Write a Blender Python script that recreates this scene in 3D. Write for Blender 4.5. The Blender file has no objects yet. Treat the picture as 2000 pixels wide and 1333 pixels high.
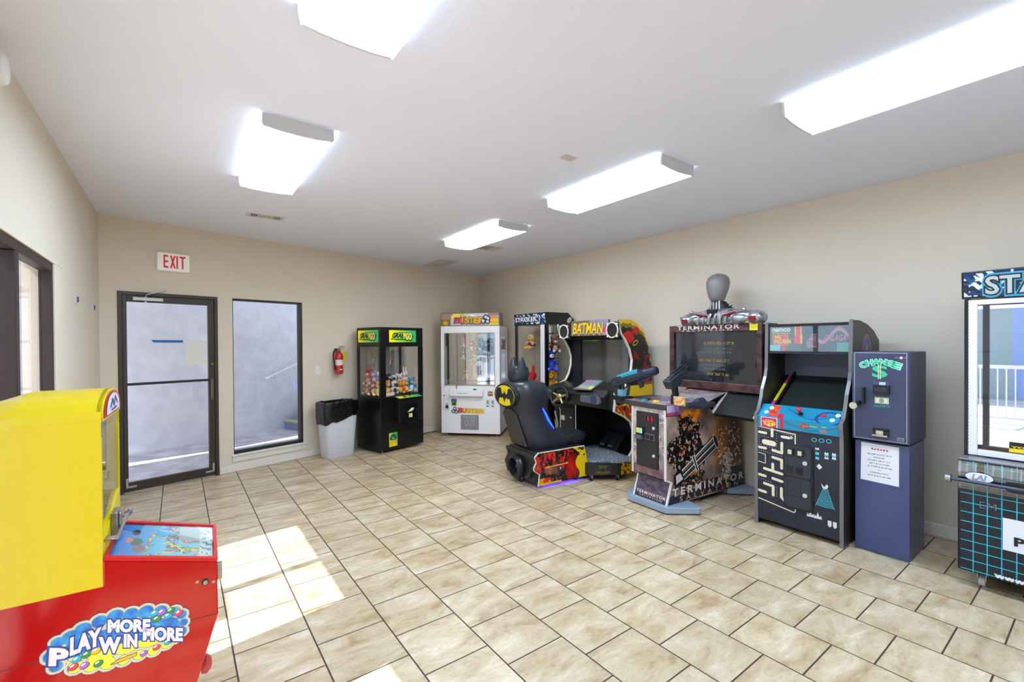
import bpy, bmesh, math, random
from mathutils import Vector, Matrix, noise
import numpy as np

# ------------------------------------------------------------------ camera, world, sun, exposure
SC = bpy.context.scene
COL = SC.collection
EYE = 1.5                                    # camera height in metres
FPX, YAW, PITCH, ROLL, CY = 884.2, 0.63645, 0.008, -0.0063, 677.0

def setup_camera():
    cd = bpy.data.cameras.new('camera')
    cam = bpy.data.objects.new('camera', cd); COL.objects.link(cam)
    fw = Vector((math.sin(YAW)*math.cos(PITCH), math.cos(YAW)*math.cos(PITCH), -math.sin(PITCH)))
    r = Vector((math.cos(YAW), -math.sin(YAW), 0)); d = fw.cross(r)
    c, s = math.cos(ROLL), math.sin(ROLL)
    rr = r*c - d*s; dd = r*s + d*c
    m = Matrix((rr, -dd, -fw)).transposed().to_4x4()
    m.translation = (0, 0, EYE)
    cam.matrix_world = m
    cd.sensor_width = 36.0; cd.sensor_fit = 'HORIZONTAL'
    cd.lens = FPX/2000*36.0
    cd.shift_y = (CY-666.5)/2000
    cd.clip_start = 0.05; cd.clip_end = 200
    SC.camera = cam
setup_camera()

SUN_STRENGTH, SKY_STRENGTH, LAMP_STRENGTH = 6.4, 1.45, 10.8
SC.view_settings.view_transform = 'Standard'
SC.view_settings.look = 'None'
SC.view_settings.exposure = 1.08
SC.view_settings.gamma = 1.0
SC.view_settings.use_curve_mapping = False

def lin(c):
    c = c/255.0
    return c/12.92 if c <= 0.04045 else ((c+0.055)/1.055)**2.4
def L(c): return (lin(c[0]), lin(c[1]), lin(c[2]), 1.0)

def setup_world():
    w = bpy.data.worlds.new('sky'); SC.world = w; w.use_nodes = True
    nt = w.node_tree; nt.nodes.clear()
    out = nt.nodes.new('ShaderNodeOutputWorld'); bg = nt.nodes.new('ShaderNodeBackground')
    tc = nt.nodes.new('ShaderNodeTexCoord'); sx = nt.nodes.new('ShaderNodeSeparateXYZ')
    rp = nt.nodes.new('ShaderNodeValToRGB')
    rp.color_ramp.elements[0].position = 0.0; rp.color_ramp.elements[0].color = (0.86, 0.93, 1.0, 1)
    rp.color_ramp.elements[1].position = 0.7; rp.color_ramp.elements[1].color = (0.42, 0.62, 0.95, 1)
    nt.links.new(tc.outputs['Generated'], sx.inputs[0]); nt.links.new(sx.outputs['Z'], rp.inputs[0])
    nt.links.new(rp.outputs[0], bg.inputs[0]); bg.inputs[1].default_value = SKY_STRENGTH
    nt.links.new(bg.outputs[0], out.inputs[0])
setup_world()

def setup_sun():
    ld = bpy.data.lights.new('sun', 'SUN'); ld.energy = SUN_STRENGTH; ld.angle = 0.009
    ld.color = (1.0, 0.98, 0.95)
    o = bpy.data.objects.new('sun', ld); COL.objects.link(o)
    d = Vector((1.0, 0.15, -1.32))            # low over the left wall, almost square to it
    o.rotation_euler = d.to_track_quat('-Z', 'Y').to_euler()
    o.location = (-6, 2, 8)
setup_sun()

# ------------------------------------------------------------------ materials
_M = {}
def new_mat(name):
    m = bpy.data.materials.new(name); m.use_nodes = True
    nt = m.node_tree; nt.nodes.clear()
    out = nt.nodes.new('ShaderNodeOutputMaterial')
    return m, nt, out
def P(name, c=(200, 200, 200), rough=0.5, metal=0.0, emit=None, estr=0.0, spec=0.5, bump=0.0, bscale=200, coat=0.0):
    """plain principled material; c in 0-255 sRGB"""
    if name in _M: return _M[name]
    m, nt, out = new_mat(name)
    b = nt.nodes.new('ShaderNodeBsdfPrincipled')
    b.inputs['Base Color'].default_value = L(c); b.inputs['Roughness'].default_value = rough
    b.inputs['Metallic'].default_value = metal; b.inputs['Specular IOR Level'].default_value = spec
    b.inputs['Coat Weight'].default_value = coat; b.inputs['Coat Roughness'].default_value = 0.08
    if emit: b.inputs['Emission Color'].default_value = L(emit); b.inputs['Emission Strength'].default_value = estr
    if bump:
        tc = nt.nodes.new('ShaderNodeTexCoord'); n = nt.nodes.new('ShaderNodeTexNoise'); bp = nt.nodes.new('ShaderNodeBump')
        n.inputs['Scale'].default_value = bscale; n.inputs['Detail'].default_value = 3
        bp.inputs['Strength'].default_value = bump; bp.inputs['Distance'].default_value = 0.01
        nt.links.new(tc.outputs['Object'], n.inputs['Vector']); nt.links.new(n.outputs['Fac'], bp.inputs['Height'])
        nt.links.new(bp.outputs[0], b.inputs['Normal'])
    nt.links.new(b.outputs[0], out.inputs[0]); _M[name] = m
    return m
def noisy(name, ca, cb, scale=6, rough=0.6, detail=5, bump=0.1, stretch=(1, 1, 1), lo=0.35, hi=0.65, bscale=None, metal=0.0):
    """two colours mixed by stretched noise, with a bump"""
    if name in _M: return _M[name]
    m, nt, out = new_mat(name)
    b = nt.nodes.new('ShaderNodeBsdfPrincipled'); b.inputs['Roughness'].default_value = rough; b.inputs['Metallic'].default_value = metal
    tc = nt.nodes.new('ShaderNodeTexCoord'); mp = nt.nodes.new('ShaderNodeMapping'); mp.inputs['Scale'].default_value = stretch
    n = nt.nodes.new('ShaderNodeTexNoise'); n.inputs['Scale'].default_value = scale; n.inputs['Detail'].default_value = detail
    r = nt.nodes.new('ShaderNodeValToRGB'); r.color_ramp.elements[0].position = lo; r.color_ramp.elements[1].position = hi
    r.color_ramp.elements[0].color = L(ca); r.color_ramp.elements[1].color = L(cb)
    nt.links.new(tc.outputs['Object'], mp.inputs[0]); nt.links.new(mp.outputs[0], n.inputs['Vector'])
    nt.links.new(n.outputs['Fac'], r.inputs[0]); nt.links.new(r.outputs[0], b.inputs['Base Color'])
    if bump:
        n2 = nt.nodes.new('ShaderNodeTexNoise'); n2.inputs['Scale'].default_value = bscale or scale*3; n2.inputs['Detail'].default_value = 4
        nt.links.new(mp.outputs[0], n2.inputs['Vector'])
        bp = nt.nodes.new('ShaderNodeBump'); bp.inputs['Strength'].default_value = bump; bp.inputs['Distance'].default_value = 0.01
        nt.links.new(n2.outputs['Fac'], bp.inputs['Height']); nt.links.new(bp.outputs[0], b.inputs['Normal'])
    nt.links.new(b.outputs[0], out.inputs[0]); _M[name] = m
    return m
def glass(name, refl=0.12, tint=(255, 255, 255), rough=0.0, grime=0.0):
    """thin pane: see-through with a fresnel mirror on top"""
    if name in _M: return _M[name]
    m, nt, out = new_mat(name)
    t = nt.nodes.new('ShaderNodeBsdfTransparent'); t.inputs[0].default_value = L(tint)
    g = nt.nodes.new('ShaderNodeBsdfGlossy'); g.inputs['Roughness'].default_value = rough
    lw = nt.nodes.new('ShaderNodeLayerWeight'); lw.inputs['Blend'].default_value = 0.35
    mr = nt.nodes.new('ShaderNodeMapRange'); mr.inputs['To Min'].default_value = refl; mr.inputs['To Max'].default_value = min(1, refl+0.75)
    pw = nt.nodes.new('ShaderNodeMath'); pw.operation = 'POWER'; pw.inputs[1].default_value = 3.0
    mx = nt.nodes.new('ShaderNodeMixShader')
    nt.links.new(lw.outputs['Facing'], pw.inputs[0]); nt.links.new(pw.outputs[0], mr.inputs['Value'])
    nt.links.new(mr.outputs[0], mx.inputs[0]); nt.links.new(t.outputs[0], mx.inputs[1]); nt.links.new(g.outputs[0], mx.inputs[2])
    nt.links.new(mx.outputs[0], out.inputs[0]); _M[name] = m
    return m
def attr_mat(name, rough=0.35, coat=0.0, emit=0.0):
    """printed artwork: the colour comes from the mesh's own print colours"""
    if name in _M: return _M[name]
    m, nt, out = new_mat(name)
    b = nt.nodes.new('ShaderNodeBsdfPrincipled'); a = nt.nodes.new('ShaderNodeAttribute'); a.attribute_name = 'print'
    b.inputs['Roughness'].default_value = rough; b.inputs['Coat Weight'].default_value = coat
    nt.links.new(a.outputs['Color'], b.inputs['Base Color'])
    if emit:
        nt.links.new(a.outputs['Color'], b.inputs['Emission Color']); b.inputs['Emission Strength'].default_value = emit
    nt.links.new(b.outputs[0], out.inputs[0]); _M[name] = m
    return m

# ------------------------------------------------------------------ mesh building
class Pl:
    """a plane with an origin and two axes; pt(a, b, off) gives a 3-D point"""
    def __init__(s, o, xd, yd):
        s.o = Vector(o); s.x = Vector(xd).normalized(); s.y = Vector(yd).normalized(); s.n = s.x.cross(s.y)
    def pt(s, a, b, off=0.0): return s.o + s.x*a + s.y*b + s.n*off
def front(y=0.0): return Pl((0, y, 0), (1, 0, 0), (0, 0, 1))          # faces -y
def rside(x): return Pl((x, 0, 0), (0, 1, 0), (0, 0, 1))              # faces +x
def lside(x): return Pl((x, 0, 0), (0, -1, 0), (0, 0, 1))             # faces -x
def flat(z): return Pl((0, 0, z), (1, 0, 0), (0, 1, 0))               # faces up

_glyphs = {}
def glyph_geo(body, bold=0.0, shear=0.0, space=1.0):
    k = (body, bold, shear, space)
    if k in _glyphs: return _glyphs[k]
    cu = bpy.data.curves.new('glyphs', 'FONT'); cu.body = body; cu.offset = bold; cu.shear = shear
    cu.space_character = space; cu.resolution_u = 3
    ob = bpy.data.objects.new('glyphs', cu); COL.objects.link(ob)
    dg = bpy.context.evaluated_depsgraph_get(); dg.update()
    me = bpy.data.meshes.new_from_object(ob.evaluated_get(dg))
    vs = [(v.co.x, v.co.y) for v in me.vertices]; fs = [tuple(p.vertices) for p in me.polygons]
    bpy.data.objects.remove(ob); bpy.data.curves.remove(cu); bpy.data.meshes.remove(me)
    _glyphs[k] = (vs, fs)
    return vs, fs

class MB:
    def __init__(s): s.v = []; s.f = []; s.m = []
    def add(s, vs, fs, mi=0):
        b = len(s.v); s.v += [Vector(v) for v in vs]
        s.f += [tuple(i+b for i in f) for f in fs]; s.m += [mi]*len(fs)
        return s
    def box(s, x0, y0, z0, x1, y1, z1, mi=0):
        vs = [(x, y, z) for z in (z0, z1) for y in (y0, y1) for x in (x0, x1)]
        return s.add(vs, [(0, 2, 3, 1), (4, 5, 7, 6), (0, 1, 5, 4), (2, 6, 7, 3), (0, 4, 6, 2), (1, 3, 7, 5)], mi)
    def prism(s, poly, axis, a, b, mi=0, mside=None):
        def p(q, t):
            return {'x': (t, q[0], q[1]), 'y': (q[0], t, q[1]), 'z': (q[0], q[1], t)}[axis]
        n = len(poly)
        vs = [p(q, a) for q in poly]+[p(q, b) for q in poly]
        s.add(vs, [tuple(range(n))[::-1], tuple(range(n, 2*n))], mi)
        k = len(s.v)-2*n
        s.f += [(k+i, k+(i+1) % n, k+n+(i+1) % n, k+n+i) for i in range(n)]; s.m += [mi if mside is None else mside]*n
        return s
    def cyl(s, p0, p1, r0, r1=None, n=16, mi=0, cap=True):
        r1 = r0 if r1 is None else r1
        p0, p1 = Vector(p0), Vector(p1); ax = (p1-p0).normalized()
        u = ax.orthogonal().normalized(); w = ax.cross(u)
        vs = []
        for p, r in ((p0, r0), (p1, r1)):
            vs += [p+(u*math.cos(2*math.pi*i/n)+w*math.sin(2*math.pi*i/n))*r for i in range(n)]
        fs = [(i, (i+1) % n, n+(i+1) % n, n+i) for i in range(n)]
        if cap: fs += [tuple(range(n))[::-1], tuple(range(n, 2*n))]
        return s.add(vs, fs, mi)
    def tube(s, pts, r, n=8, mi=0, closed=False):
        pts = [Vector(p) for p in pts]; m = len(pts); rs = r if isinstance(r, (list, tuple)) else [r]*m
        vs = []; u = None
        for i, p in enumerate(pts):
            a = pts[(i-1) % m] if closed or i else p; b = pts[(i+1) % m] if closed or i < m-1 else p
            t = (b-a).normalized()
            if u is None: u = t.orthogonal().normalized()
            u = (u-t*u.dot(t)); u = u.normalized() if u.length > 1e-6 else t.orthogonal().normalized()
            w = t.cross(u)
            vs += [p+(u*math.cos(2*math.pi*k/n)+w*math.sin(2*math.pi*k/n))*rs[i] for k in range(n)]
        fs = []
        for i in range(m if closed else m-1):
            j = (i+1) % m
            fs += [(i*n+k, i*n+(k+1) % n, j*n+(k+1) % n, j*n+k) for k in range(n)]
        if not closed: fs += [tuple(range(n))[::-1], tuple(range((m-1)*n, m*n))]
        return s.add(vs, fs, mi)
    def ell(s, c, r, n=12, m=8, mi=0, rot=None):
        c = Vector(c); r = (r, r, r) if not isinstance(r, (tuple, list)) else r
        R = rot.to_matrix() if rot is not None else Matrix.Identity(3)
        vs = [c+R@Vector((0, 0, -r[2]))]
        for j in range(1, m):
            a = -math.pi/2+math.pi*j/m
            vs += [c+R@Vector((r[0]*math.cos(a)*math.cos(2*math.pi*i/n), r[1]*math.cos(a)*math.sin(2*math.pi*i/n), r[2]*math.sin(a))) for i in range(n)]
        vs.append(c+R@Vector((0, 0, r[2]))); e = len(vs)-1
        fs = [(0, 1+(i+1) % n, 1+i) for i in range(n)]
        for j in range(m-2):
            b = 1+j*n
            fs += [(b+i, b+(i+1) % n, b+n+(i+1) % n, b+n+i) for i in range(n)]
        b = 1+(m-2)*n
        fs += [(b+i, b+(i+1) % n, e) for i in range(n)]
        return s.add(vs, fs, mi)
    def lathe(s, prof, c=(0, 0, 0), n=20, mi=0):
        c = Vector(c); m = len(prof); vs = []
        for r, z in prof: vs += [c+Vector((r*math.cos(2*math.pi*i/n), r*math.sin(2*math.pi*i/n), z)) for i in range(n)]
        fs = []
        for j in range(m-1): fs += [(j*n+i, j*n+(i+1) % n, (j+1)*n+(i+1) % n, (j+1)*n+i) for i in range(n)]
        fs += [tuple(range(n))[::-1], tuple(range((m-1)*n, m*n))]
        return s.add(vs, fs, mi)
    def loft(s, rings, mi=0, cap=True):
        n = len(rings[0]); m = len(rings); vs = [p for r in rings for p in r]; fs = []
        for j in range(m-1): fs += [(j*n+i, j*n+(i+1) % n, (j+1)*n+(i+1) % n, (j+1)*n+i) for i in range(n)]
        if cap: fs += [tuple(range(n))[::-1], tuple(range((m-1)*n, m*n))]
        return s.add(vs, fs, mi)
    def quad(s, a, b, c, d, mi=0): return s.add([a, b, c, d], [(0, 1, 2, 3)], mi)
    def poly(s, pl, pts, off=0.002, mi=0):
        return s.add([pl.pt(a, b, off) for a, b in pts], [tuple(range(len(pts)))], mi)
    def rect(s, pl, a0, b0, a1, b1, off=0.002, mi=0): return s.poly(pl, [(a0, b0), (a1, b0), (a1, b1), (a0, b1)], off, mi)
    def disc(s, pl, a, b, ra, rb=None, off=0.002, mi=0, n=24, rot=0.0):
        rb = ra if rb is None else rb; c, q = math.cos(rot), math.sin(rot); pts = []
        for i in range(n):
            x, y = ra*math.cos(2*math.pi*i/n), rb*math.sin(2*math.pi*i/n)
            pts.append((a+x*c-y*q, b+x*q+y*c))
        return s.poly(pl, pts, off, mi)
    def slab(s, pl, pts, d0, d1, mi=0):
        """a solid with outline pts on plane pl between offsets d0 and d1"""
        n = len(pts)
        vs = [pl.pt(a, b, d0) for a, b in pts]+[pl.pt(a, b, d1) for a, b in pts]
        fs = [tuple(range(n))[::-1], tuple(range(n, 2*n))]+[(i, (i+1) % n, n+(i+1) % n, n+i) for i in range(n)]
        return s.add(vs, fs, mi)
    def glyphs(s, pl, body, a0, b0, a1, b1, off=0.003, mi=0, bold=0.0, shear=0.0, space=1.0, warp=None, grow=0.0):
        """letters fitted into the rectangle a0..a1, b0..b1 of plane pl"""
        vs, fs = glyph_geo(body, bold, shear, space)
        if not vs: return s
        v0, _ = glyph_geo(body, 0.0, shear, space)
        xs = [v[0] for v in v0]; ys = [v[1] for v in v0]
        sx = (a1-a0)/(max(xs)-min(xs)); sy = (b1-b0)/max(1e-6, (max(ys)-min(ys)))
        o = []
        for x, y in vs:
            a = a0+(x-min(xs))*sx; b = b0+(y-min(ys))*sy
            if warp: a, b = warp(a, b)
            o.append(pl.pt(a, b, off))
        return s.add(o, fs, mi)
    def scribble(s, pl, a0, b0, a1, b1, seed=1, off=0.002, mi=0):
        """a line of print too small to read: short strokes standing in words"""
        r = random.Random(seed); h = b1-b0; a = a0
        while a < a1-h*.3:
            n = r.randint(2, 7)
            for i in range(n):
                w = h*r.uniform(.35, .6)
                if a+w > a1: break
                k = r.random()
                s.rect(pl, a, b0, a+w*.3, b1, off, mi)
                if k < .75: s.rect(pl, a+w*.3, b1-h*.28 if k < .4 else b0+h*.36, a+w*.85, b1 if k < .4 else b0+h*.62, off, mi)
                if k > .3: s.rect(pl, a+w*.3, b0, a+w*.8, b0+h*.24, off, mi)
                a += w
            a += h*.5
        return s
    def edge(s, pl, pts, width, d0, d1, mi=0, closed=False):
        """a band along a path on plane pl: width across, from offset d0 to d1"""
        n = len(pts); rng = range(n if closed else n-1)
        for i in rng:
            a = Vector(pts[i]); b = Vector(pts[(i+1) % n]); t = (b-a)
            if t.length < 1e-6: continue
            t.normalize(); q = Vector((-t.y, t.x))*width*0.5; e = t*width*0.25
            s.slab(pl, [a-e-q, b+e-q, b+e+q, a-e+q], d0, d1, mi)
        return s

def build(name, mb, mats, parent=None, loc=None, bevel=0.0, smooth=None, M=None, seg=2, fix=True):
    me = bpy.data.meshes.new(name)
    vs = [(M@v if M is not None else v) for v in mb.v]
    me.from_pydata([tuple(v) for v in vs], [], mb.f)
    mats = mats if isinstance(mats, (list, tuple)) else [mats]
    for m in mats: me.materials.append(m)
    me.polygons.foreach_set('material_index', mb.m)
    if fix:
        b = bmesh.new(); b.from_mesh(me); bmesh.ops.recalc_face_normals(b, faces=b.faces); b.to_mesh(me); b.free()
    if smooth is not None:
        me.polygons.foreach_set('use_smooth', [True]*len(me.polygons)); me.set_sharp_from_angle(angle=math.radians(smooth))
    me.update()
    o = bpy.data.objects.new(name, me); COL.objects.link(o)
    if parent is not None: o.parent = parent
    if loc is not None: o.location = loc
    if bevel:
        bv = o.modifiers.new('bevel', 'BEVEL'); bv.width = bevel; bv.segments = seg; bv.limit_method = 'ANGLE'; bv.angle_limit = math.radians(40)
    return o
def inside(poly, x, y):
    r = False; j = len(poly)-1
    for i in range(len(poly)):
        xi, yi = poly[i]; xj, yj = poly[j]
        if (yi > y) != (yj > y) and x < (xj-xi)*(y-yi)/(yj-yi)+xi: r = not r
        j = i
    return r
def art(name, pl, a0, b0, a1, b1, nu, nv, fn, mat, parent=None, off=0.0015, mask=None, M=None, curve=None):
    """a printed sheet: nu x nv cells on plane pl, cell colour fn(u, v) in 0-255 with u, v in 0..1 (v up)"""
    vs = []; fs = []; cs = []; idx = {}
    def vert(i, j):
        if (i, j) not in idx:
            a = a0+(a1-a0)*i/nu; b = b0+(b1-b0)*j/nv
            p = curve(a, b) if curve else pl.pt(a, b, off)
            idx[(i, j)] = len(vs); vs.append(tuple(M@p if M is not None else p))
        return idx[(i, j)]
    for j in range(nv):
        for i in range(nu):
            u, v = (i+.5)/nu, (j+.5)/nv
            if mask and not inside(mask, a0+(a1-a0)*u, b0+(b1-b0)*v): continue
            c = fn(u, v)
            if c is None: continue
            fs.append((vert(i, j), vert(i+1, j), vert(i+1, j+1), vert(i, j+1)))
            cs += [L([max(0, min(255, k)) for k in c])]*4
    me = bpy.data.meshes.new(name); me.from_pydata(vs, [], fs); me.materials.append(mat)
    ca = me.color_attributes.new('print', 'FLOAT_COLOR', 'CORNER')
    ca.data.foreach_set('color', np.array(cs, dtype=np.float32).ravel())
    o = bpy.data.objects.new(name, me); COL.objects.link(o)
    if parent is not None: o.parent = parent
    return o
def fbm(x, y, s=1.0, z=0.0, o=5):
    return noise.fractal(Vector((x*s, y*s, z)), 0.9, 2.0, o)       # about -1..1
def mixc(a, b, t):
    t = max(0.0, min(1.0, t)); return tuple(a[i]+(b[i]-a[i])*t for i in range(3))
def tag(o, label=None, cat=None, group=None, kind=None):
    if label: o['label'] = label
    if cat: o['category'] = cat
    if group: o['group'] = group
    if kind: o['kind'] = kind
    return o
def thing(name, label, cat, loc=(0, 0, 0), rot=0.0, group=None):
    o = bpy.data.objects.new(name, None); COL.objects.link(o); o.empty_display_size = 0.1
    o.location = loc; o.rotation_euler = (0, 0, math.radians(rot))
    return tag(o, label, cat, group)
def struct(name, mb, mats, **k):
    return tag(build(name, mb, mats, **k), kind='structure')
def nest(t, parent, *names):
    """hang the named parts of t under its part called parent"""
    st = lambda o: o.name.split('.')[0]
    p = next((c for c in t.children if st(c) == parent), None)
    if p is None: return
    for c in list(t.children):
        if c is not p and st(c) in names: c.parent = p
def srect(cx, cy, hx, hy, z, n=24, e=3.0):
    """superellipse ring (rounded rectangle) at height z"""
    r = []
    for i in range(n):
        t = 2*math.pi*i/n; c, s = math.cos(t), math.sin(t)
        r.append((cx+hx*math.copysign(abs(c)**(2/e), c), cy+hy*math.copysign(abs(s)**(2/e), s), z))
    return r
def rrect(a0, b0, a1, b1, r, n=4):
    pts = []
    for cx, cy, t0 in ((a1-r, b1-r, 0), (a0+r, b1-r, 90), (a0+r, b0+r, 180), (a1-r, b0+r, 270)):
        for i in range(n+1):
            t = math.radians(t0+90*i/n); pts.append((cx+r*math.cos(t), cy+r*math.sin(t)))
    return pts

ART = attr_mat('printed_gloss', 0.3)
ARTM = attr_mat('printed_matte', 0.6)
BLACK = P('black_laminate', (14, 14, 17), 0.35)
BLACKM = P('black_matte', (10, 10, 12), 0.7)
CHROME = P('chrome', (210, 210, 212), 0.18, 1.0)
STEEL = P('brushed_steel', (165, 165, 168), 0.35, 1.0)
WHITEP = P('white_plastic', (232, 230, 226), 0.4)
RUBBER = P('rubber', (24, 24, 26), 0.8)
CREAM = P('cream_edge', (226, 218, 200), 0.45)
YELLOW = P('print_yellow', (246, 214, 20), 0.35)
REDP = P('print_red', (205, 22, 26), 0.35)
PAPER = P('paper', (232, 232, 236), 0.8)
INK = P('ink', (30, 30, 34), 0.7)
# ------------------------------------------------------------------ the room
XL, XR, H = -0.61, 4.66, 2.785            # left wall, right wall, ceiling height
YR = -2.6                                 # wall behind the camera
BW0 = Vector((-0.61, 5.937, 0)); BWA = math.atan(0.258)
def bwy(x): return 5.937+0.258*(x+0.61)
MBW = Matrix.Translation(BW0) @ Matrix.Rotation(BWA, 4, 'Z')     # wall frame: x along, y outward, z up
BWL = (XR-XL)/math.cos(BWA)

def tile_floor():
    m, nt, out = new_mat('stone_tile')
    b = nt.nodes.new('ShaderNodeBsdfPrincipled')
    tc = nt.nodes.new('ShaderNodeTexCoord'); sp = nt.nodes.new('ShaderNodeSeparateXYZ'); cb = nt.nodes.new('ShaderNodeCombineXYZ')
    T, x0, y0 = 0.33946, 0.20426, 0.17523
    def mth(op, a, bb):
        n = nt.nodes.new('ShaderNodeMath'); n.operation = op
        for i, v in enumerate((a, bb)):
            if isinstance(v, (int, float)): n.inputs[i].default_value = v
            else: nt.links.new(v, n.inputs[i])
        return n.outputs[0]
    nt.links.new(tc.outputs['Object'], sp.inputs[0])
    U = mth('ADD', sp.outputs['Y'], -y0+T*0.5+20*T); V = mth('ADD', sp.outputs['X'], -x0+20*T)
    nt.links.new(U, cb.inputs[0]); nt.links.new(V, cb.inputs[1])
    br = nt.nodes.new('ShaderNodeTexBrick')
    br.offset = 0.5; br.offset_frequency = 2
    br.inputs['Scale'].default_value = 1.0; br.inputs['Brick Width'].default_value = T; br.inputs['Row Height'].default_value = T
    br.inputs['Mortar Size'].default_value = 0.0038; br.inputs['Mortar Smooth'].default_value = 0.1; br.inputs['Bias'].default_value = 0.0
    br.inputs['Color1'].default_value = (0.0, 0, 0, 1); br.inputs['Color2'].default_value = (1, 1, 1, 1); br.inputs['Mortar'].default_value = (.5, .5, .5, 1)
    nt.links.new(cb.outputs[0], br.inputs['Vector'])
    # shift the stone pattern per tile so tiles differ
    off = nt.nodes.new('ShaderNodeVectorMath'); off.operation = 'MULTIPLY_ADD'
    nt.links.new(br.outputs['Color'], off.inputs[0]); off.inputs[1].default_value = (7, 5, 3); nt.links.new(tc.outputs['Object'], off.inputs[2])
    n1 = nt.nodes.new('ShaderNodeTexNoise'); n1.inputs['Scale'].default_value = 5.0; n1.inputs['Detail'].default_value = 8; n1.inputs['Roughness'].default_value = 0.68
    n1.inputs['Distortion'].default_value = 0.5
    mp = nt.nodes.new('ShaderNodeMapping'); mp.inputs['Scale'].default_value = (0.75, 1.6, 1)
    nt.links.new(off.outputs[0], mp.inputs[0]); nt.links.new(mp.outputs[0], n1.inputs['Vector'])
    r1 = nt.nodes.new('ShaderNodeValToRGB'); e = r1.color_ramp.elements
    e[0].position = 0.30; e[0].color = L((164, 132, 94)); e[1].position = 0.68; e[1].color = L((220, 205, 180))
    k = e.new(0.46); k.color = L((190, 167, 132)); k = e.new(0.58); k.color = L((206, 186, 155))
    nt.links.new(n1.outputs['Fac'], r1.inputs[0])
    n2 = nt.nodes.new('ShaderNodeTexNoise'); n2.inputs['Scale'].default_value = 38; n2.inputs['Detail'].default_value = 4
    nt.links.new(mp.outputs[0], n2.inputs['Vector'])
    r2 = nt.nodes.new('ShaderNodeValToRGB'); r2.color_ramp.elements[0].position = 0.27; r2.color_ramp.elements[0].color = (0.72, 0.64, 0.56, 1)
    r2.color_ramp.elements[1].position = 0.45; r2.color_ramp.elements[1].color = (1, 1, 1, 1)
    nt.links.new(n2.outputs['Fac'], r2.inputs[0])
    mu = nt.nodes.new('ShaderNodeMix'); mu.data_type = 'RGBA'; mu.blend_type = 'MULTIPLY'; mu.inputs[0].default_value = 0.55
    nt.links.new(r1.outputs[0], mu.inputs[6]); nt.links.new(r2.outputs[0], mu.inputs[7])
    # a little tone difference from tile to tile
    hv = nt.nodes.new('ShaderNodeMix'); hv.data_type = 'RGBA'; hv.blend_type = 'MULTIPLY'; hv.inputs[0].default_value = 1.0
    tr = nt.nodes.new('ShaderNodeMapRange'); tr.inputs['To Min'].default_value = 0.93; tr.inputs['To Max'].default_value = 1.04
    nt.links.new(br.outputs['Color'], tr.inputs['Value']); nt.links.new(mu.outputs[2], hv.inputs[6]); nt.links.new(tr.outputs[0], hv.inputs[7])
    fm = nt.nodes.new('ShaderNodeMix'); fm.data_type = 'RGBA'
    nt.links.new(br.outputs['Fac'], fm.inputs[0]); nt.links.new(hv.outputs[2], fm.inputs[6]); fm.inputs[7].default_value = L((66, 52, 44))
    nt.links.new(fm.outputs[2], b.inputs['Base Color'])
    rr = nt.nodes.new('ShaderNodeMapRange'); rr.inputs['To Min'].default_value = 0.34; rr.inputs['To Max'].default_value = 0.8
    nt.links.new(br.outputs['Fac'], rr.inputs['Value']); nt.links.new(rr.outputs[0], b.inputs['Roughness'])
    b.inputs['Specular IOR Level'].default_value = 0.35
    h = mth('MULTIPLY_ADD', br.outputs['Fac'], -1.0); hn = h.node; nt.links.new(n1.outputs['Fac'], hn.inputs[2])
    bp = nt.nodes.new('ShaderNodeBump'); bp.inputs['Strength'].default_value = 0.25; bp.inputs['Distance'].default_value = 0.004
    nt.links.new(h, bp.inputs['Height']); nt.links.new(bp.outputs[0], b.inputs['Normal'])
    nt.links.new(b.outputs[0], out.inputs[0])
    return m

WALL = P('beige_paint', (222, 209, 189), 0.75, bump=0.06, bscale=90)
CEIL = P('white_ceiling', (232, 235, 250), 0.9, bump=0.10, bscale=70)
TRIM = P('white_trim', (226, 220, 208), 0.5)
BRONZE = P('bronze_frame', (62, 52, 45), 0.42, 0.25)
DBRONZE = P('dark_bronze_frame', (44, 28, 27), 0.45, 0.1)
PANE = glass('clear_pane', 0.05)

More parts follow.
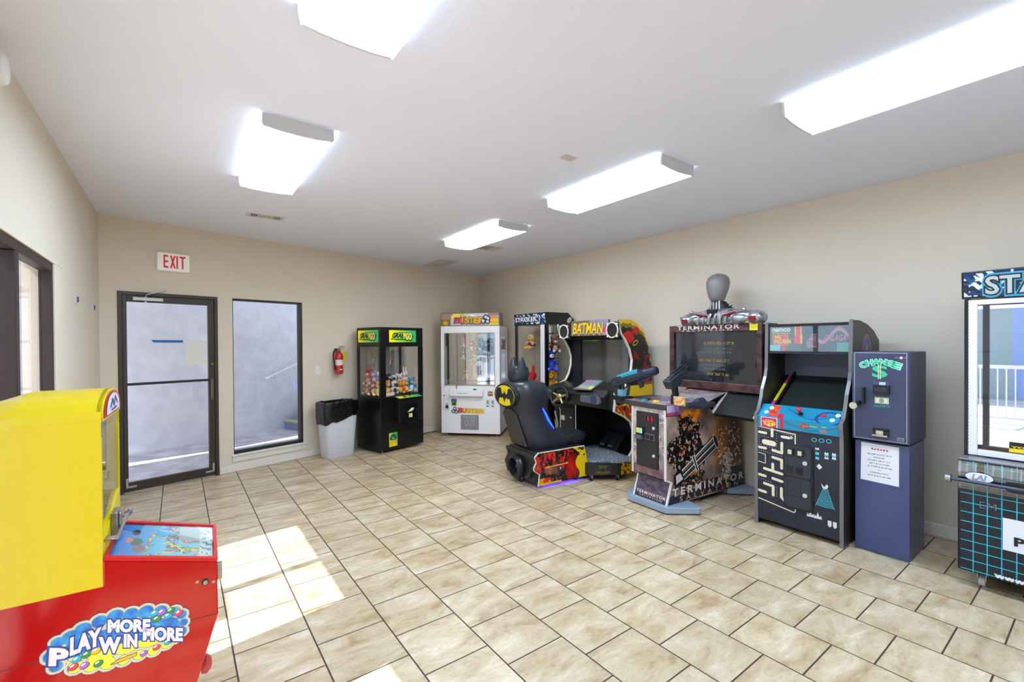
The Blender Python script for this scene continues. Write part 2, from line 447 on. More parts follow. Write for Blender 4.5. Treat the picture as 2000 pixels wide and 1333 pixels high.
def room():
    m = MB(); m.prism([(XL-0.1, YR-0.1), (XR+0.1, YR-0.1), (XR+0.1, bwy(XR+0.1)+0.08), (XL-0.1, bwy(XL-0.1)+0.08)], 'z', -0.08, 0.0)
    struct('floor', m, tile_floor())
    m = MB(); m.prism([(XL-0.14, YR-0.14), (XR+0.14, YR-0.14), (XR+0.14, bwy(XR)+0.3), (XL-0.14, bwy(XL)+0.16)], 'z', H, H+0.12)
    struct('ceiling', m, CEIL)
    # back wall with a door opening and a window opening, built along the wall
    D0, D1, DH = 0.135, 1.015, 2.045; W0, W1, WZ0, WZ1 = 1.17, 2.0, 0.205, 2.045
    m = MB(); t = 0.13
    for a, b, z0, z1 in ((-0.14, D0, 0, H), (D0, D1, DH, H), (D1, W0, 0, H), (W0, W1, 0, WZ0), (W0, W1, WZ1, H), (W1, BWL+0.1, 0, H)):
        m.box(a, 0, z0, b, t, z1)
    struct('wall_back', m, WALL, M=MBW)
    # left wall with two storefront windows
    m = MB()
    for a, b, z0, z1 in ((YR-0.13, 0.30, 0, H), (1.87, 2.46, 0, H), (3.88, bwy(XL)+0.12, 0, H)):
        m.box(XL-0.13, a, z0, XL, b, z1)
    for a, b in ((0.30, 1.87), (2.46, 3.88)):
        m.box(XL-0.13, a, 2.0, XL, b, H); m.box(XL-0.13, a, 0, XL, b, 0.06)
    struct('wall_left', m, WALL)
    m = MB(); m.box(XR, YR-0.13, 0, XR+0.13, bwy(XR)+0.2, H); struct('wall_right', m, WALL)
    # wall behind the camera, with a wide window
    m = MB()
    for a, b, z0, z1 in ((XL-0.13, 1.6, 0, H), (3.6, XR+0.13, 0, H), (1.6, 3.6, 2.2, H), (1.6, 3.6, 0, 0.5)):
        m.box(a, YR-0.13, z0, b, YR, z1)
    struct('wall_rear', m, WALL)
    # baseboards
    m = MB(); m.box(1.02, -0.014, 0.001, BWL, 0, 0.085); struct('baseboard_back', m, TRIM, M=MBW, bevel=0.004)
    m = MB(); m.box(XR-0.014, YR, 0.001, XR, bwy(XR)-0.02, 0.095); struct('baseboard_right', m, TRIM, bevel=0.004)
    m = MB(); m.box(XL, 3.9, 0.001, XL+0.014, bwy(XL), 0.085); struct('baseboard_left', m, TRIM, bevel=0.004)
    # painted casing round the left window
    m = MB(); m.box(XL, 2.40, 2.0, XL+0.012, 4.12, 2.03); m.box(XL, 3.88, 0.085, XL+0.012, 4.12, 2.0); struct('trim_1', m, WALL, bevel=0.003)
    return D0, D1, DH, W0, W1, WZ0, WZ1
D0, D1, DH, W0, W1, WZ0, WZ1 = room()

def door():
    e = bpy.data.objects.new('door_1', None); COL.objects.link(e); e.matrix_world = MBW; tag(e, kind='structure')
    m = MB(); y0, y1 = -0.012, 0.07                                   # outer frame
    m.box(D0, y0, 0, D0+0.035, y1, DH); m.box(D1-0.035, y0, 0, D1, y1, DH); m.box(D0+0.035, y0, DH-0.035, D1-0.035, y1, DH)
    build('frame', m, BRONZE, e, bevel=0.003)
    a, b, z0, z1 = D0+0.037, D1-0.037, 0.012, DH-0.037
    m = MB(); m.box(a, -0.004, z0, a+0.035, 0.04, z1); m.box(b-0.055, -0.004, z0, b, 0.04, z1)
    m.box(a+0.035, -0.004, z1-0.065, b-0.055, 0.04, z1); m.box(a+0.035, -0.004, z0, b-0.055, 0.04, z0+0.092)
    build('leaf_frame', m, BRONZE, e, bevel=0.003)
    m = MB(); m.box(a+0.035, -0.006, 1.088, b-0.055, 0.03, 1.113); build('mid_rail', m, P('dark_rail', (28, 24, 22), 0.5), e)
    m = MB(); m.box(a+0.035, 0.014, z0+0.092, b-0.055, 0.019, z1-0.065); build('glass_pane', m, PANE, e)
    m = MB(); m.box(b-0.042, -0.022, 0.87, b-0.012, -0.004, 1.12); m.box(b-0.046, -0.05, 0.9, b-0.02, -0.022, 1.1)
    build('handle', m, P('handle_bronze', (110, 100, 84), 0.35, 0.8), e, bevel=0.005)
    m = MB(); m.cyl((b-0.024, -0.012, 1.28), (b-0.024, 0, 1.28), 0.013); build('lock_cylinder', m, P('brass', (170, 130, 60), 0.3, 1.0), e)
    m = MB(); m.box(0.262, -0.05, 1.957, 0.497, -0.004, 1.988, 0); m.box(0.25, -0.045, 1.955, 0.28, -0.004, 1.99, 0)
    m.cyl((0.355, -0.025, 1.94), (0.355, -0.025, 2.0), 0.011, mi=0)
    m.tube([(0.355, -0.03, 2.0), (0.36, -0.06, 2.02), (0.44, -0.05, 2.045), (0.53, -0.03, 2.075)], 0.007, 6, 0)
    build('door_closer', m, P('closer_grey', (196, 194, 190), 0.4, 0.3), e, bevel=0.003)
    for x0, s in ((a+0.012, 1), (b-0.012, -1)):
        m = MB(); xa, xb = sorted((x0, x0+s*0.085)); m.box(xa, -0.010, 0.052, xb, -0.004, 0.07)
        xa, xb = sorted((x0, x0+s*0.018)); m.box(xa, -0.010, 0.052, xb, -0.004, 0.15)
        build('corner_bracket', m, P('bracket_grey', (178, 172, 160), 0.5, 0.3), e)
    # things on the door glass
    m = MB(); pl = Pl((0, 0.0125, 0), (1, 0, 0), (0, 0, 1)); m.slab(pl, [(0.405, 1.553), (0.425, 1.526), (0.685, 1.523), (0.685, 1.551)], 0.0, 0.001)
    tag(build('painters_tape', m, P('blue_tape', (36, 104, 172), 0.7), M=MBW), 'strip of blue painters tape stuck across the glass of the exit door', 'tape')
    m = MB(); m.slab(pl, [(0.705, 1.275), (0.908, 1.28), (0.908, 1.55), (0.705, 1.555)], 0.0, 0.001)
    tag(build('paper_notice', m, P('cream_paper', (226, 224, 216), 0.8), M=MBW), 'blank cream paper taped to the upper glass of the exit door', 'notice')

def back_window():
    e = bpy.data.objects.new('window_1', None); COL.objects.link(e); e.matrix_world = MBW; tag(e, kind='structure')
    m = MB(); y0, y1 = 0.03, 0.09; w = 0.018
    m.box(W0, y0, WZ0, W0+w, y1, WZ1); m.box(W1-0.03, y0-0.02, WZ0, W1, y1, WZ1); m.box(W0+w, y0, WZ1-w-0.006, W1-0.03, y1, WZ1); m.box(W0+w, y0, WZ0, W1-0.03, y1, WZ0+0.03)
    build('frame', m, P('black_frame', (40, 34, 32), 0.45), e)
    m = MB(); m.box(W0+w, 0.058, WZ0+0.03, W1-0.03, 0.063, WZ1-w-0.006); build('glass_pane', m, PANE, e)
    m = MB(); m.box(W0-0.025, -0.03, 0.182, W1+0.05, 0.03, 0.205); m.box(W0-0.015, -0.016, 0.115, W1+0.04, 0, 0.182); build('sill', m, TRIM, e, bevel=0.003)

def left_window(n, y0, y1, mull):
    e = bpy.data.objects.new('window_%d' % n, None); COL.objects.link(e); tag(e, kind='structure')
    z0, z1 = 0.06, 2.0; xa, xb = XL-0.055, XL+0.004; f = 0.05
    m = MB(); m.box(xa, y0, z0, xb, y0+f, z1); m.box(xa, y1-f*.5, z0, xb, y1, z1); m.box(xa, y0+f, z1-f, xb, y1-f*.5, z1); m.box(xa, y0+f, z0, xb, y1-f*.5, z0+f)
    m.box(xa, mull-0.03, z0+f, xb, mull+0.03, z1-f)
    build('frame', m, DBRONZE, e, bevel=0.003)
    for a, b in ((y0+f, mull-0.03), (mull+0.03, y1-f*.5)):
        m = MB(); m.box(XL-0.047, a, z0+f, XL-0.042, b, z1-f); build('glass_pane', m, PANE, e)
door(); back_window(); left_window(2, 2.46, 3.88, 3.115); left_window(3, 0.30, 1.87, 1.08)
def rear_window():
    e = bpy.data.objects.new('window_4', None); COL.objects.link(e); tag(e, kind='structure')
    m = MB()
    for a in (1.6, 2.57, 3.55): m.box(a, YR-0.06, 0.5, a+0.05, YR, 2.2)
    for z in (0.5, 2.15): m.box(1.6, YR-0.06, z, 3.6, YR, z+0.05)
    build('frame', m, DBRONZE, e)
    for a in (1.65, 2.62):
        m = MB(); m.box(a, YR-0.035, 0.55, a+0.93, YR-0.03, 2.15); build('glass_pane', m, PANE, e)
rear_window()

# ------------------------------------------------------------------ outside
STUCCO = noisy('white_stucco', (214, 214, 222), (226, 226, 233), 5, 0.9, bump=0.9, bscale=12)
PAVE = noisy('grey_paving', (168, 160, 166), (204, 198, 202), 4, 0.7, bump=0.2)
def outside():
    # ground beyond the back wall and beyond the left wall
    m = MB(); m.prism([(-6, 6.0-1.3), (XL-0.13, 5.93), (XR+0.3, bwy(XR+0.3)+0.14), (6, 12), (-6, 12)], 'z', -0.10, -0.005); struct('ground_back', m, PAVE)
    m = MB(); m.box(-9, -6, -0.14, XL-0.131, 5.2, -0.03); struct('ground_left', m, noisy('deck_paving', (196, 192, 190), (222, 218, 214), 3, 0.8))
    m = MB(); m.box(-4, -9, -0.16, 9, YR-0.131, -0.05); struct('ground_rear', m, noisy('deck_rear', (190, 186, 186), (214, 210, 208), 3, 0.8))
    # unseen slab added over the passage to shade its ground and wall
    m = MB(); m.prism([(-5.2, bwy(-5.2)+0.16), (XR+0.3, bwy(XR+0.3)+0.16), (XR+0.05, bwy(XR+0.3)+1.55), (-5.55, bwy(-5.2)+1.55)], 'z', 2.95, 3.1); struct('shade_slab', m, P('shade_slab_paint', (206, 200, 192), 0.8))
    # stucco wall across the passage
    a, b = Vector((-2.6, 7.22, 0)), Vector((4.9, 10.45, 0)); t = (b-a).normalized(); q = Vector((-t.y, t.x, 0))*0.15
    m = MB(); m.prism([(a.x, a.y), (b.x, b.y), (b.x+q.x, b.y+q.y), (a.x+q.x, a.y+q.y)], 'z', -0.09, 4.4); struct('wall_outside', m, STUCCO)
    # steps going up to the right along that wall
    st = thing('outdoor_steps', 'blue grey concrete steps outside the tall window beside the exit door', 'steps', (1.50, 8.88, 0), math.degrees(math.atan2(t.y, t.x)))
    for i in range(5):
        m = MB(); m.box(i*0.30, -1.25, -0.006, 1.75, -0.03, 0.16*(i+1)) if i == 0 else m.box(i*0.30, -1.25, 0.16*i, 1.75, -0.03, 0.16*(i+1))
        build('step', m, P('step_paint', (112, 128, 158), 0.7), st)
        m = MB(); m.box(i*0.30-0.004, -1.25, 0.16*(i+1)-0.03, i*0.30+0.05, -0.03, 0.16*(i+1)+0.003); build('nosing', m, P('nosing', (200, 190, 130), 0.7), st)
    n = Vector((t.y, -t.x, 0))
    hr = thing('handrail', 'white sloping handrail fixed to the stucco wall above the outdoor steps', 'handrail', (0, 0, 0))
    p0, p1 = Vector((1.207, 8.77, 0.902)), Vector((2.6, 9.37, 1.49))
    m = MB(); m.tube([p0, p1], 0.022, 10); build('rail', m, P('rail_white', (228, 228, 232), 0.5), hr)
    for k in (0.12, 0.6):
        p = p0.lerp(p1, k); m = MB(); m.tube([p-Vector((0, 0, 0.01)), p-Vector((0, 0, 0.07)), p-Vector((0, 0, 0.07))-n*0.075], 0.010, 6); build('bracket', m, P('rail_bracket', (200, 200, 204), 0.5), hr)
    # posts and a guard rail outside the left windows
    for y in (5.3, 2.55):
        m = MB(); m.box(-2.6, y, -0.03, -2.2, y+0.4, 3.2); m.box(-2.65, y-0.05, -0.03, -2.15, y+0.45, 0.2)
        struct('column_outside', m, P('column_paint', (214, 204, 188), 0.8))
    g = thing('guard_rail', 'white metal guard rail with upright bars outside the left window', 'railing', (-4.2, -5, -0.03))
    m = MB(); m.box(-0.03, 0, 1.0, 0.03, 9.4, 1.06); m.box(-0.03, 0, 0.08, 0.03, 9.4, 0.13)
    for i in range(12): m.box(-0.03, i*0.85, 0, 0.03, i*0.85+0.05, 1.0)
    build('rail_frame', m, P('rail_white2', (225, 228, 232), 0.5), g)
    m = MB()
    for i in range(84): m.box(-0.009, 0.05+i*0.111, 0.13, 0.009, 0.068+i*0.111, 1.0)
    build('bars', m, P('rail_white2'), g)
    m = MB(); m.box(-9.2, -6, -0.03, -9.0, 9, 2.3); struct('wall_yard', m, P('yard_wall', (150, 168, 172), 0.9))
outside()
# ------------------------------------------------------------------ ceiling lights and vents
def lamp_mat(warm):
    m, nt, out = new_mat('diffuser_%s' % ('warm' if warm else 'cool'))
    em = nt.nodes.new('ShaderNodeEmission'); tc = nt.nodes.new('ShaderNodeTexCoord'); sp = nt.nodes.new('ShaderNodeSeparateXYZ')
    nt.links.new(tc.outputs['Object'], sp.inputs[0])
    ab = nt.nodes.new('ShaderNodeMath'); ab.operation = 'ABSOLUTE'; nt.links.new(sp.outputs['X'], ab.inputs[0])
    d = nt.nodes.new('ShaderNodeMath'); d.operation = 'SUBTRACT'; nt.links.new(ab.outputs[0], d.inputs[0]); d.inputs[1].default_value = 0.085
    a2 = nt.nodes.new('ShaderNodeMath'); a2.operation = 'ABSOLUTE'; nt.links.new(d.outputs[0], a2.inputs[0])
    mr = nt.nodes.new('ShaderNodeMapRange'); mr.interpolation_type = 'SMOOTHSTEP'
    mr.inputs['From Min'].default_value = 0.0; mr.inputs['From Max'].default_value = 0.1; mr.inputs['To Min'].default_value = 1.45; mr.inputs['To Max'].default_value = 0.7
    nt.links.new(a2.outputs[0], mr.inputs['Value'])
    mu = nt.nodes.new('ShaderNodeMath'); mu.operation = 'MULTIPLY'; mu.inputs[1].default_value = LAMP_STRENGTH
    nt.links.new(mr.outputs[0], mu.inputs[0]); nt.links.new(mu.outputs[0], em.inputs['Strength'])
    em.inputs['Color'].default_value = (0.92, 0.97, 1.0, 1) if warm else (0.71, 0.92, 1.19, 1)
    nt.links.new(em.outputs[0], out.inputs[0])
    return m
COOL, WARM = lamp_mat(False), lamp_mat(True)
def ceiling_light(x, y, label, mat=COOL, ln=1.2):
    t = thing('ceiling_light', label, 'ceiling light', (x, y, H), 0, 'fluorescent ceiling lights')
    hw = 0.185; h = ln/2
    m = MB(); m.box(-0.15, -h+0.02, -0.035, 0.15, h-0.02, 0.0); build('housing', m, P('lamp_housing', (225, 225, 225), 0.5), t)
    prof = [(-hw, -0.03), (-hw+0.008, -0.068), (-0.1, -0.077), (0, -0.08), (0.1, -0.077), (hw-0.008, -0.068), (hw, -0.03)]
    m = MB(); m.prism(prof[1:-1], 'y', -h+0.012, h-0.012); df = build('diffuser', m, mat, t)
    m = MB()
    for s in (-1, 1): m.prism([(s*hw, -0.03), (s*(hw-0.004), -0.081), (s*(hw-0.012), -0.081), (s*(hw-0.012), -0.03)], 'y', -h+0.012, h-0.012)
    build('side_lens', m, P('side_lens', (236, 240, 238), 0.4, emit=(226, 244, 246), estr=0.35), df)
    for s in (-1, 1):
        m = MB(); pr = [(-hw-0.004, -0.004), (-hw-0.006, -0.06), (-hw+0.002, -0.074), (-0.1, -0.083), (0, -0.086), (0.1, -0.083), (hw-0.002, -0.074), (hw+0.006, -0.06), (hw+0.004, -0.004)]
        m.prism(pr, 'y', *sorted((s*(h-0.012), s*h))); build('end_cap', m, P('lamp_endcap', (206, 206, 208), 0.5), t)
    return t
ceiling_light(0.577, 3.42, 'ceiling light in the left row nearest the exit door')
ceiling_light(0.565, 1.26, 'ceiling light cut off by the top edge above the left window row')
ceiling_light(2.85, 2.47, 'ceiling light in the right row, between the nearest and farthest ones')
ceiling_light(2.885, 4.46, 'warmer ceiling light farthest away near the back corner', WARM)
ceiling_light(2.82, 0.50, 'longest looking ceiling light running off the right edge')
ceiling_light(2.80, -1.45, 'added unseen ceiling light brightening the near right side from behind the camera')  # extra lamp out of view, added to brighten the near right side

VENT = P('vent_white', (214, 208, 204), 0.6); VDARK = P('vent_dark', (92, 84, 70), 0.8)
def vent(x0, y0, x1, y1, label, slats, dark=()):
    t = thing('ceiling_vent', label, 'vent', ((x0+x1)/2, (y0+y1)/2, H), 0, 'ceiling vents'); hx, hy = (x1-x0)/2, (y1-y0)/2
    m = MB(); f = 0.018
    m.box(-hx, -hy, -0.008, hx, -hy+f, 0); m.box(-hx, hy-f, -0.008, hx, hy, 0); m.box(-hx, -hy+f, -0.008, -hx+f, hy-f, 0); m.box(hx-f, -hy+f, -0.008, hx, hy-f, 0)
    build('frame', m, VENT, t, bevel=0.002)
    m = MB(); m.box(-hx+f, -hy+f, -0.002, hx-f, hy-f, 0); build('backing', m, VDARK, t)
    m = MB(); n = slats
    for i in range(n):
        a = -hx+f+(2*hx-2*f)*(i+.1)/n; b = a+(2*hx-2*f)/n*0.72
        if any(lo <= (i+.5)/n <= hi for lo, hi in dark): b = a+(2*hx-2*f)/n*0.25
        m.box(a, -hy+f, -0.006, b, hy-f, -0.003)
    build('slats', m, VENT, t)
vent(0.557, 5.045, 0.887, 5.19, 'slim ceiling vent left of the lights by the exit door', 16, [(0.05, 0.28), (0.78, 0.95)])
vent(3.25, 4.97, 3.55, 5.24, 'ceiling vent half hidden behind the farthest ceiling light', 12, [(0.0, 0.6)])
vent(3.24, 6.19, 3.56, 6.83, 'large pale return vent in the ceiling near the back corner', 14)
m = MB(); m.box(2.14, 2.265, H-0.006, 2.25, 2.335, H-0.0005)
tag(build('ceiling_plate', m, P('plate_grey', (198, 194, 186), 0.6), bevel=0.002), 'small square grey cover plate on the bare ceiling between the light rows', 'cover plate')

# ------------------------------------------------------------------ things on the walls
def exit_sign():
    t = thing('exit_sign', 'white exit sign with red letters above the glass door', 'exit sign'); t.matrix_world = MBW
    m = MB(); m.prism(rrect(0.45, 2.285, 0.735, 2.475, 0.018), 'y', -0.06, 0); build('housing', m, P('sign_white', (238, 234, 226), 0.4, emit=(255, 244, 236), estr=0.05), t, bevel=0.006)
    m = MB(); pl = front(-0.06)
    for i, c in enumerate('EXIT'):
        a = 0.502+[0, 0.055, 0.112, 0.14][i]; w = [0.042, 0.052, 0.012, 0.054][i]
        if c == 'E': m.rect(pl, a, 2.315, a+.014, 2.45, 0.001); [m.rect(pl, a+.014, z, a+w, z+.018, 0.001) for z in (2.315, 2.374, 2.432)]
        elif c == 'X':
            m.poly(pl, [(a, 2.315), (a+.015, 2.315), (a+w, 2.45), (a+w-.015, 2.45)], 0.001); m.poly(pl, [(a+w-.015, 2.315), (a+w, 2.315), (a+.015, 2.45), (a, 2.45)], 0.0013)
        elif c == 'I': m.rect(pl, a, 2.315, a+.015, 2.45, 0.001)
        else: m.rect(pl, a+.02, 2.315, a+.035, 2.432, 0.001); m.rect(pl, a, 2.432, a+w, 2.45, 0.001)
    build('lettering', m, P('exit_red', (196, 10, 10), 0.4, emit=(200, 10, 8), estr=0.12), t, fix=False)
exit_sign()
def light_switch():
    t = thing('light_switch', 'small white light switch on the wall right of the tall window', 'light switch'); t.matrix_world = MBW
    m = MB(); m.box(2.163, -0.006, 1.086, 2.233, 0, 1.2); build('cover_plate', m, WHITEP, t, bevel=0.002)
    m = MB(); m.box(2.192, -0.016, 1.128, 2.205, -0.006, 1.158); build('toggle', m, WHITEP, t, bevel=0.002)
light_switch()
def extinguisher():
    t = thing('fire_extinguisher', 'red fire extinguisher with yellow tag hung on the back wall', 'fire extinguisher')
    t.matrix_world = MBW @ Matrix.Translation((2.468, -0.075, 1.08))
    R = P('extinguisher_red', (186, 14, 18), 0.25, coat=0.5)
    m = MB(); m.lathe([(0.046, 0), (0.056, 0.008), (0.057, 0.03), (0.057, 0.25), (0.05, 0.28), (0.03, 0.302), (0.018, 0.31), (0.018, 0.325)], n=24); build('cylinder', m, R, t, smooth=40)
    m = MB()
    ring = lambda r, z0, z1, a0, a1, mi: m.add([(r*math.cos(a0+(a1-a0)*i/12), r*math.sin(a0+(a1-a0)*i/12), z) for z in (z0, z1) for i in range(13)], [(i, i+1, 14+i, 13+i) for i in range(12)], mi)
    ring(0.0578, 0.125, 0.2, -2.9, -0.2, 0); ring(0.0582, 0.058, 0.074, -1.9, -1.25, 0)
    build('label', m, [P('label_white', (225, 218, 210), 0.5)], t, fix=False)
    m = MB(); m.box(-0.02, -0.02, 0.322, 0.02, 0.02, 0.35); m.box(-0.018, -0.022, 0.35, 0.075, 0.022, 0.356); m.tube([(-0.01, 0, 0.35), (0.03, 0, 0.385), (0.085, 0, 0.38)], 0.006, 6); m.cyl((0, -0.02, 0.335), (0, -0.034, 0.335), 0.013)
    build('valve', m, STEEL, t)
    m = MB(); m.tube([(-0.02, 0, 0.34), (-0.06, -0.01, 0.345), (-0.088, -0.02, 0.30), (-0.09, -0.02, 0.24), (-0.078, -0.015, 0.17), (-0.066, -0.01, 0.12)], 0.009, 8); m.cyl((-0.066, -0.01, 0.12), (-0.06, -0.01, 0.06), 0.011, 0.015, 10)
    build('hose', m, RUBBER, t, smooth=60)
    m = MB(); m.slab(Pl((0.03, -0.061, 0.2), (0.96, 0.28, 0), (0.08, 0, 1)), rrect(0, -0.02, 0.062, 0.115, 0.012), 0, 0.001); build('inspection_tag', m, P('tag_yellow', (214, 190, 30), 0.7), t)
    m = MB(); m.box(-0.02, 0.05, 0.2, 0.02, 0.075, 0.36); build('wall_hook', m, STEEL, t)
extinguisher()
for y, z, lab in ((4.654, 1.844, 'small metal bracket on the left wall nearer the window'), (5.50, 1.84, 'tiny metal hook on the left wall nearer the corner')):
    m = MB(); m.box(XL, y-0.03, z-0.028, XL+0.012, y+0.012, z+0.028, 0); m.box(XL+0.012, y-0.01, z-0.02, XL+0.02, y+0.006, z+0.02, 1)
    tag(build('wall_bracket', m, [P('bracket_pale', (206, 206, 214), 0.4, 0.4), P('bracket_dark', (70, 74, 84), 0.5)]), lab, 'bracket')
m = MB(); m.lathe([(0.075, 0), (0.075, 0.03), (0.06, 0.055), (0.03, 0.062)], n=20)
tag(build('emergency_light', m, WHITEP, M=Matrix.Translation((XL, 2.735, 2.64)) @ Matrix.Rotation(math.radians(90), 4, 'Y'), smooth=40), 'round white emergency lamp head high on the left wall', 'emergency light')

def trash_can():
    t = thing('trash_can', 'grey plastic trash can with a black bag beside the black claw machine', 'trash can', (1.715, 6.27, 0), 15.5)
    G = P('bin_grey', (206, 206, 210), 0.45)
    m = MB(); rings = []
    for z, hx, hy in ((0, .19, .105), (0.02, .2, .112), (0.35, .222, .128), (0.66, .245, .142)): rings.append(srect(0, 0, hx, hy, z, 28, 5))
    for z, hx, hy in ((0.66, .235, .132), (0.03, .19, .104)): rings.append(srect(0, 0, hx, hy, z, 28, 5))
    m.loft(rings); build('bin', m, G, t, smooth=40)
    random.seed(4); m = MB(); rings = []
    for k, (z, g) in enumerate(((0.50, 1.01), (0.53, 1.03), (0.60, 1.045), (0.68, 1.05), (0.715, 1.07), (0.738, 1.03), (0.735, 0.9), (0.68, 0.86), (0.5, 0.8))):
        r = srect(0, 0, .245*g, .142*g, z, 56, 5); q = []
        for i, p in enumerate(r):
            w = noise.noise(Vector((p[0]*9, p[1]*9, k*0.8)))*0.016+noise.noise(Vector((p[0]*26, p[1]*26, k*.9)))*0.008
            zz = p[2]+(noise.noise(Vector((p[0]*11, p[1]*5, 7)))*0.05-0.05*p[0]/.25*-1 if k < 2 else noise.noise(Vector((p[0]*18, p[1]*18, 3)))*0.014)
            q.append((p[0]*(1+w), p[1]*(1+w*2), zz))
        rings.append(q)
    m.loft(rings, cap=False); build('bin_bag', m, P('bag_black', (12, 12, 13), 0.22, bump=1.0, bscale=22), t, smooth=60)
trash_can()
m = MB(); m.tube([(x, bwy(x)-0.06-0.02*math.sin(x*9), 0.007) for x in [2.75+i*0.06 for i in range(14)]], 0.006, 6)
tag(build('power_cord', m, RUBBER), 'black power cord along the back baseboard between the two claw machines', 'cord')
# ------------------------------------------------------------------ prize machines by the back wall
CASE = glass('case_glass', 0.07)
def plush(name, label, cat, M, c, c2, muzzle=(235, 225, 205), ear='round', k=1.0, extra=None, group=None):
    """a small soft toy: body, head, snout, ears, arms and legs, sitting and facing -y"""
    t = bpy.data.objects.new(name, None); COL.objects.link(t); t.matrix_world = M; tag(t, label, cat, group)
    def fur(col): return P('fur_%d_%d_%d' % tuple(col), col, 0.95, bump=0.25, bscale=160)
    A, B, Mz, K = fur(c), fur(c2), fur(muzzle), P('toy_eye', (12, 12, 14), 0.2)
    m = MB(); m.ell((0, 0, .055*k), (.05*k, .045*k, .06*k), 12, 8, 0); m.ell((0, -.028*k, .05*k), (.033*k, .024*k, .042*k), 10, 6, 1)
    for s in (-1, 1):
        m.ell((s*.052*k, -.02*k, .075*k), (.018*k, .03*k, .02*k), 8, 6, 0); m.ell((s*.035*k, -.05*k, .02*k), (.022*k, .035*k, .02*k), 8, 6, 0); m.ell((s*.036*k, -.083*k, .022*k), (.016*k, .008*k, .017*k), 8, 6, 1)
    build('body', m, [A, B], t, smooth=60)
    m = MB(); m.ell((0, -.012*k, .145*k), (.047*k, .043*k, .042*k), 12, 8, 0); m.ell((0, -.05*k, .135*k), (.024*k, .018*k, .018*k), 10, 6, 1); m.ell((0, -.067*k, .14*k), (.007*k, .005*k, .005*k), 8, 5, 2)
    for s in (-1, 1):
        m.ell((s*.018*k, -.05*k, .157*k), .006*k, 8, 5, 2)
        if ear == 'round': m.ell((s*.036*k, -.005*k, .182*k), (.017*k, .008*k, .017*k), 8, 6, 0)
        elif ear == 'flop': m.ell((s*.05*k, -.01*k, .14*k), (.012*k, .018*k, .034*k), 8, 6, 1)
        elif ear == 'long': m.ell((s*.02*k, 0, .21*k), (.012*k, .008*k, .045*k), 8, 6, 0)
    build('head', m, [A, Mz if ear != 'flop' else B, K], t, smooth=60)
    if extra:
        m = MB(); extra(m, k); build('outfit', m, fur(extra.col), t, smooth=60)
    return t
def at(o, ang, x, y, z, rz=0.0, rx=0.0, s=1.0):
    return Matrix.Translation((o[0], o[1], 0)) @ Matrix.Rotation(math.radians(ang), 4, 'Z') @ Matrix.Translation((x, y, z)) @ Matrix.Rotation(math.radians(rz), 4, 'Z') @ Matrix.Rotation(math.radians(rx), 4, 'X') @ Matrix.Scale(s, 4)

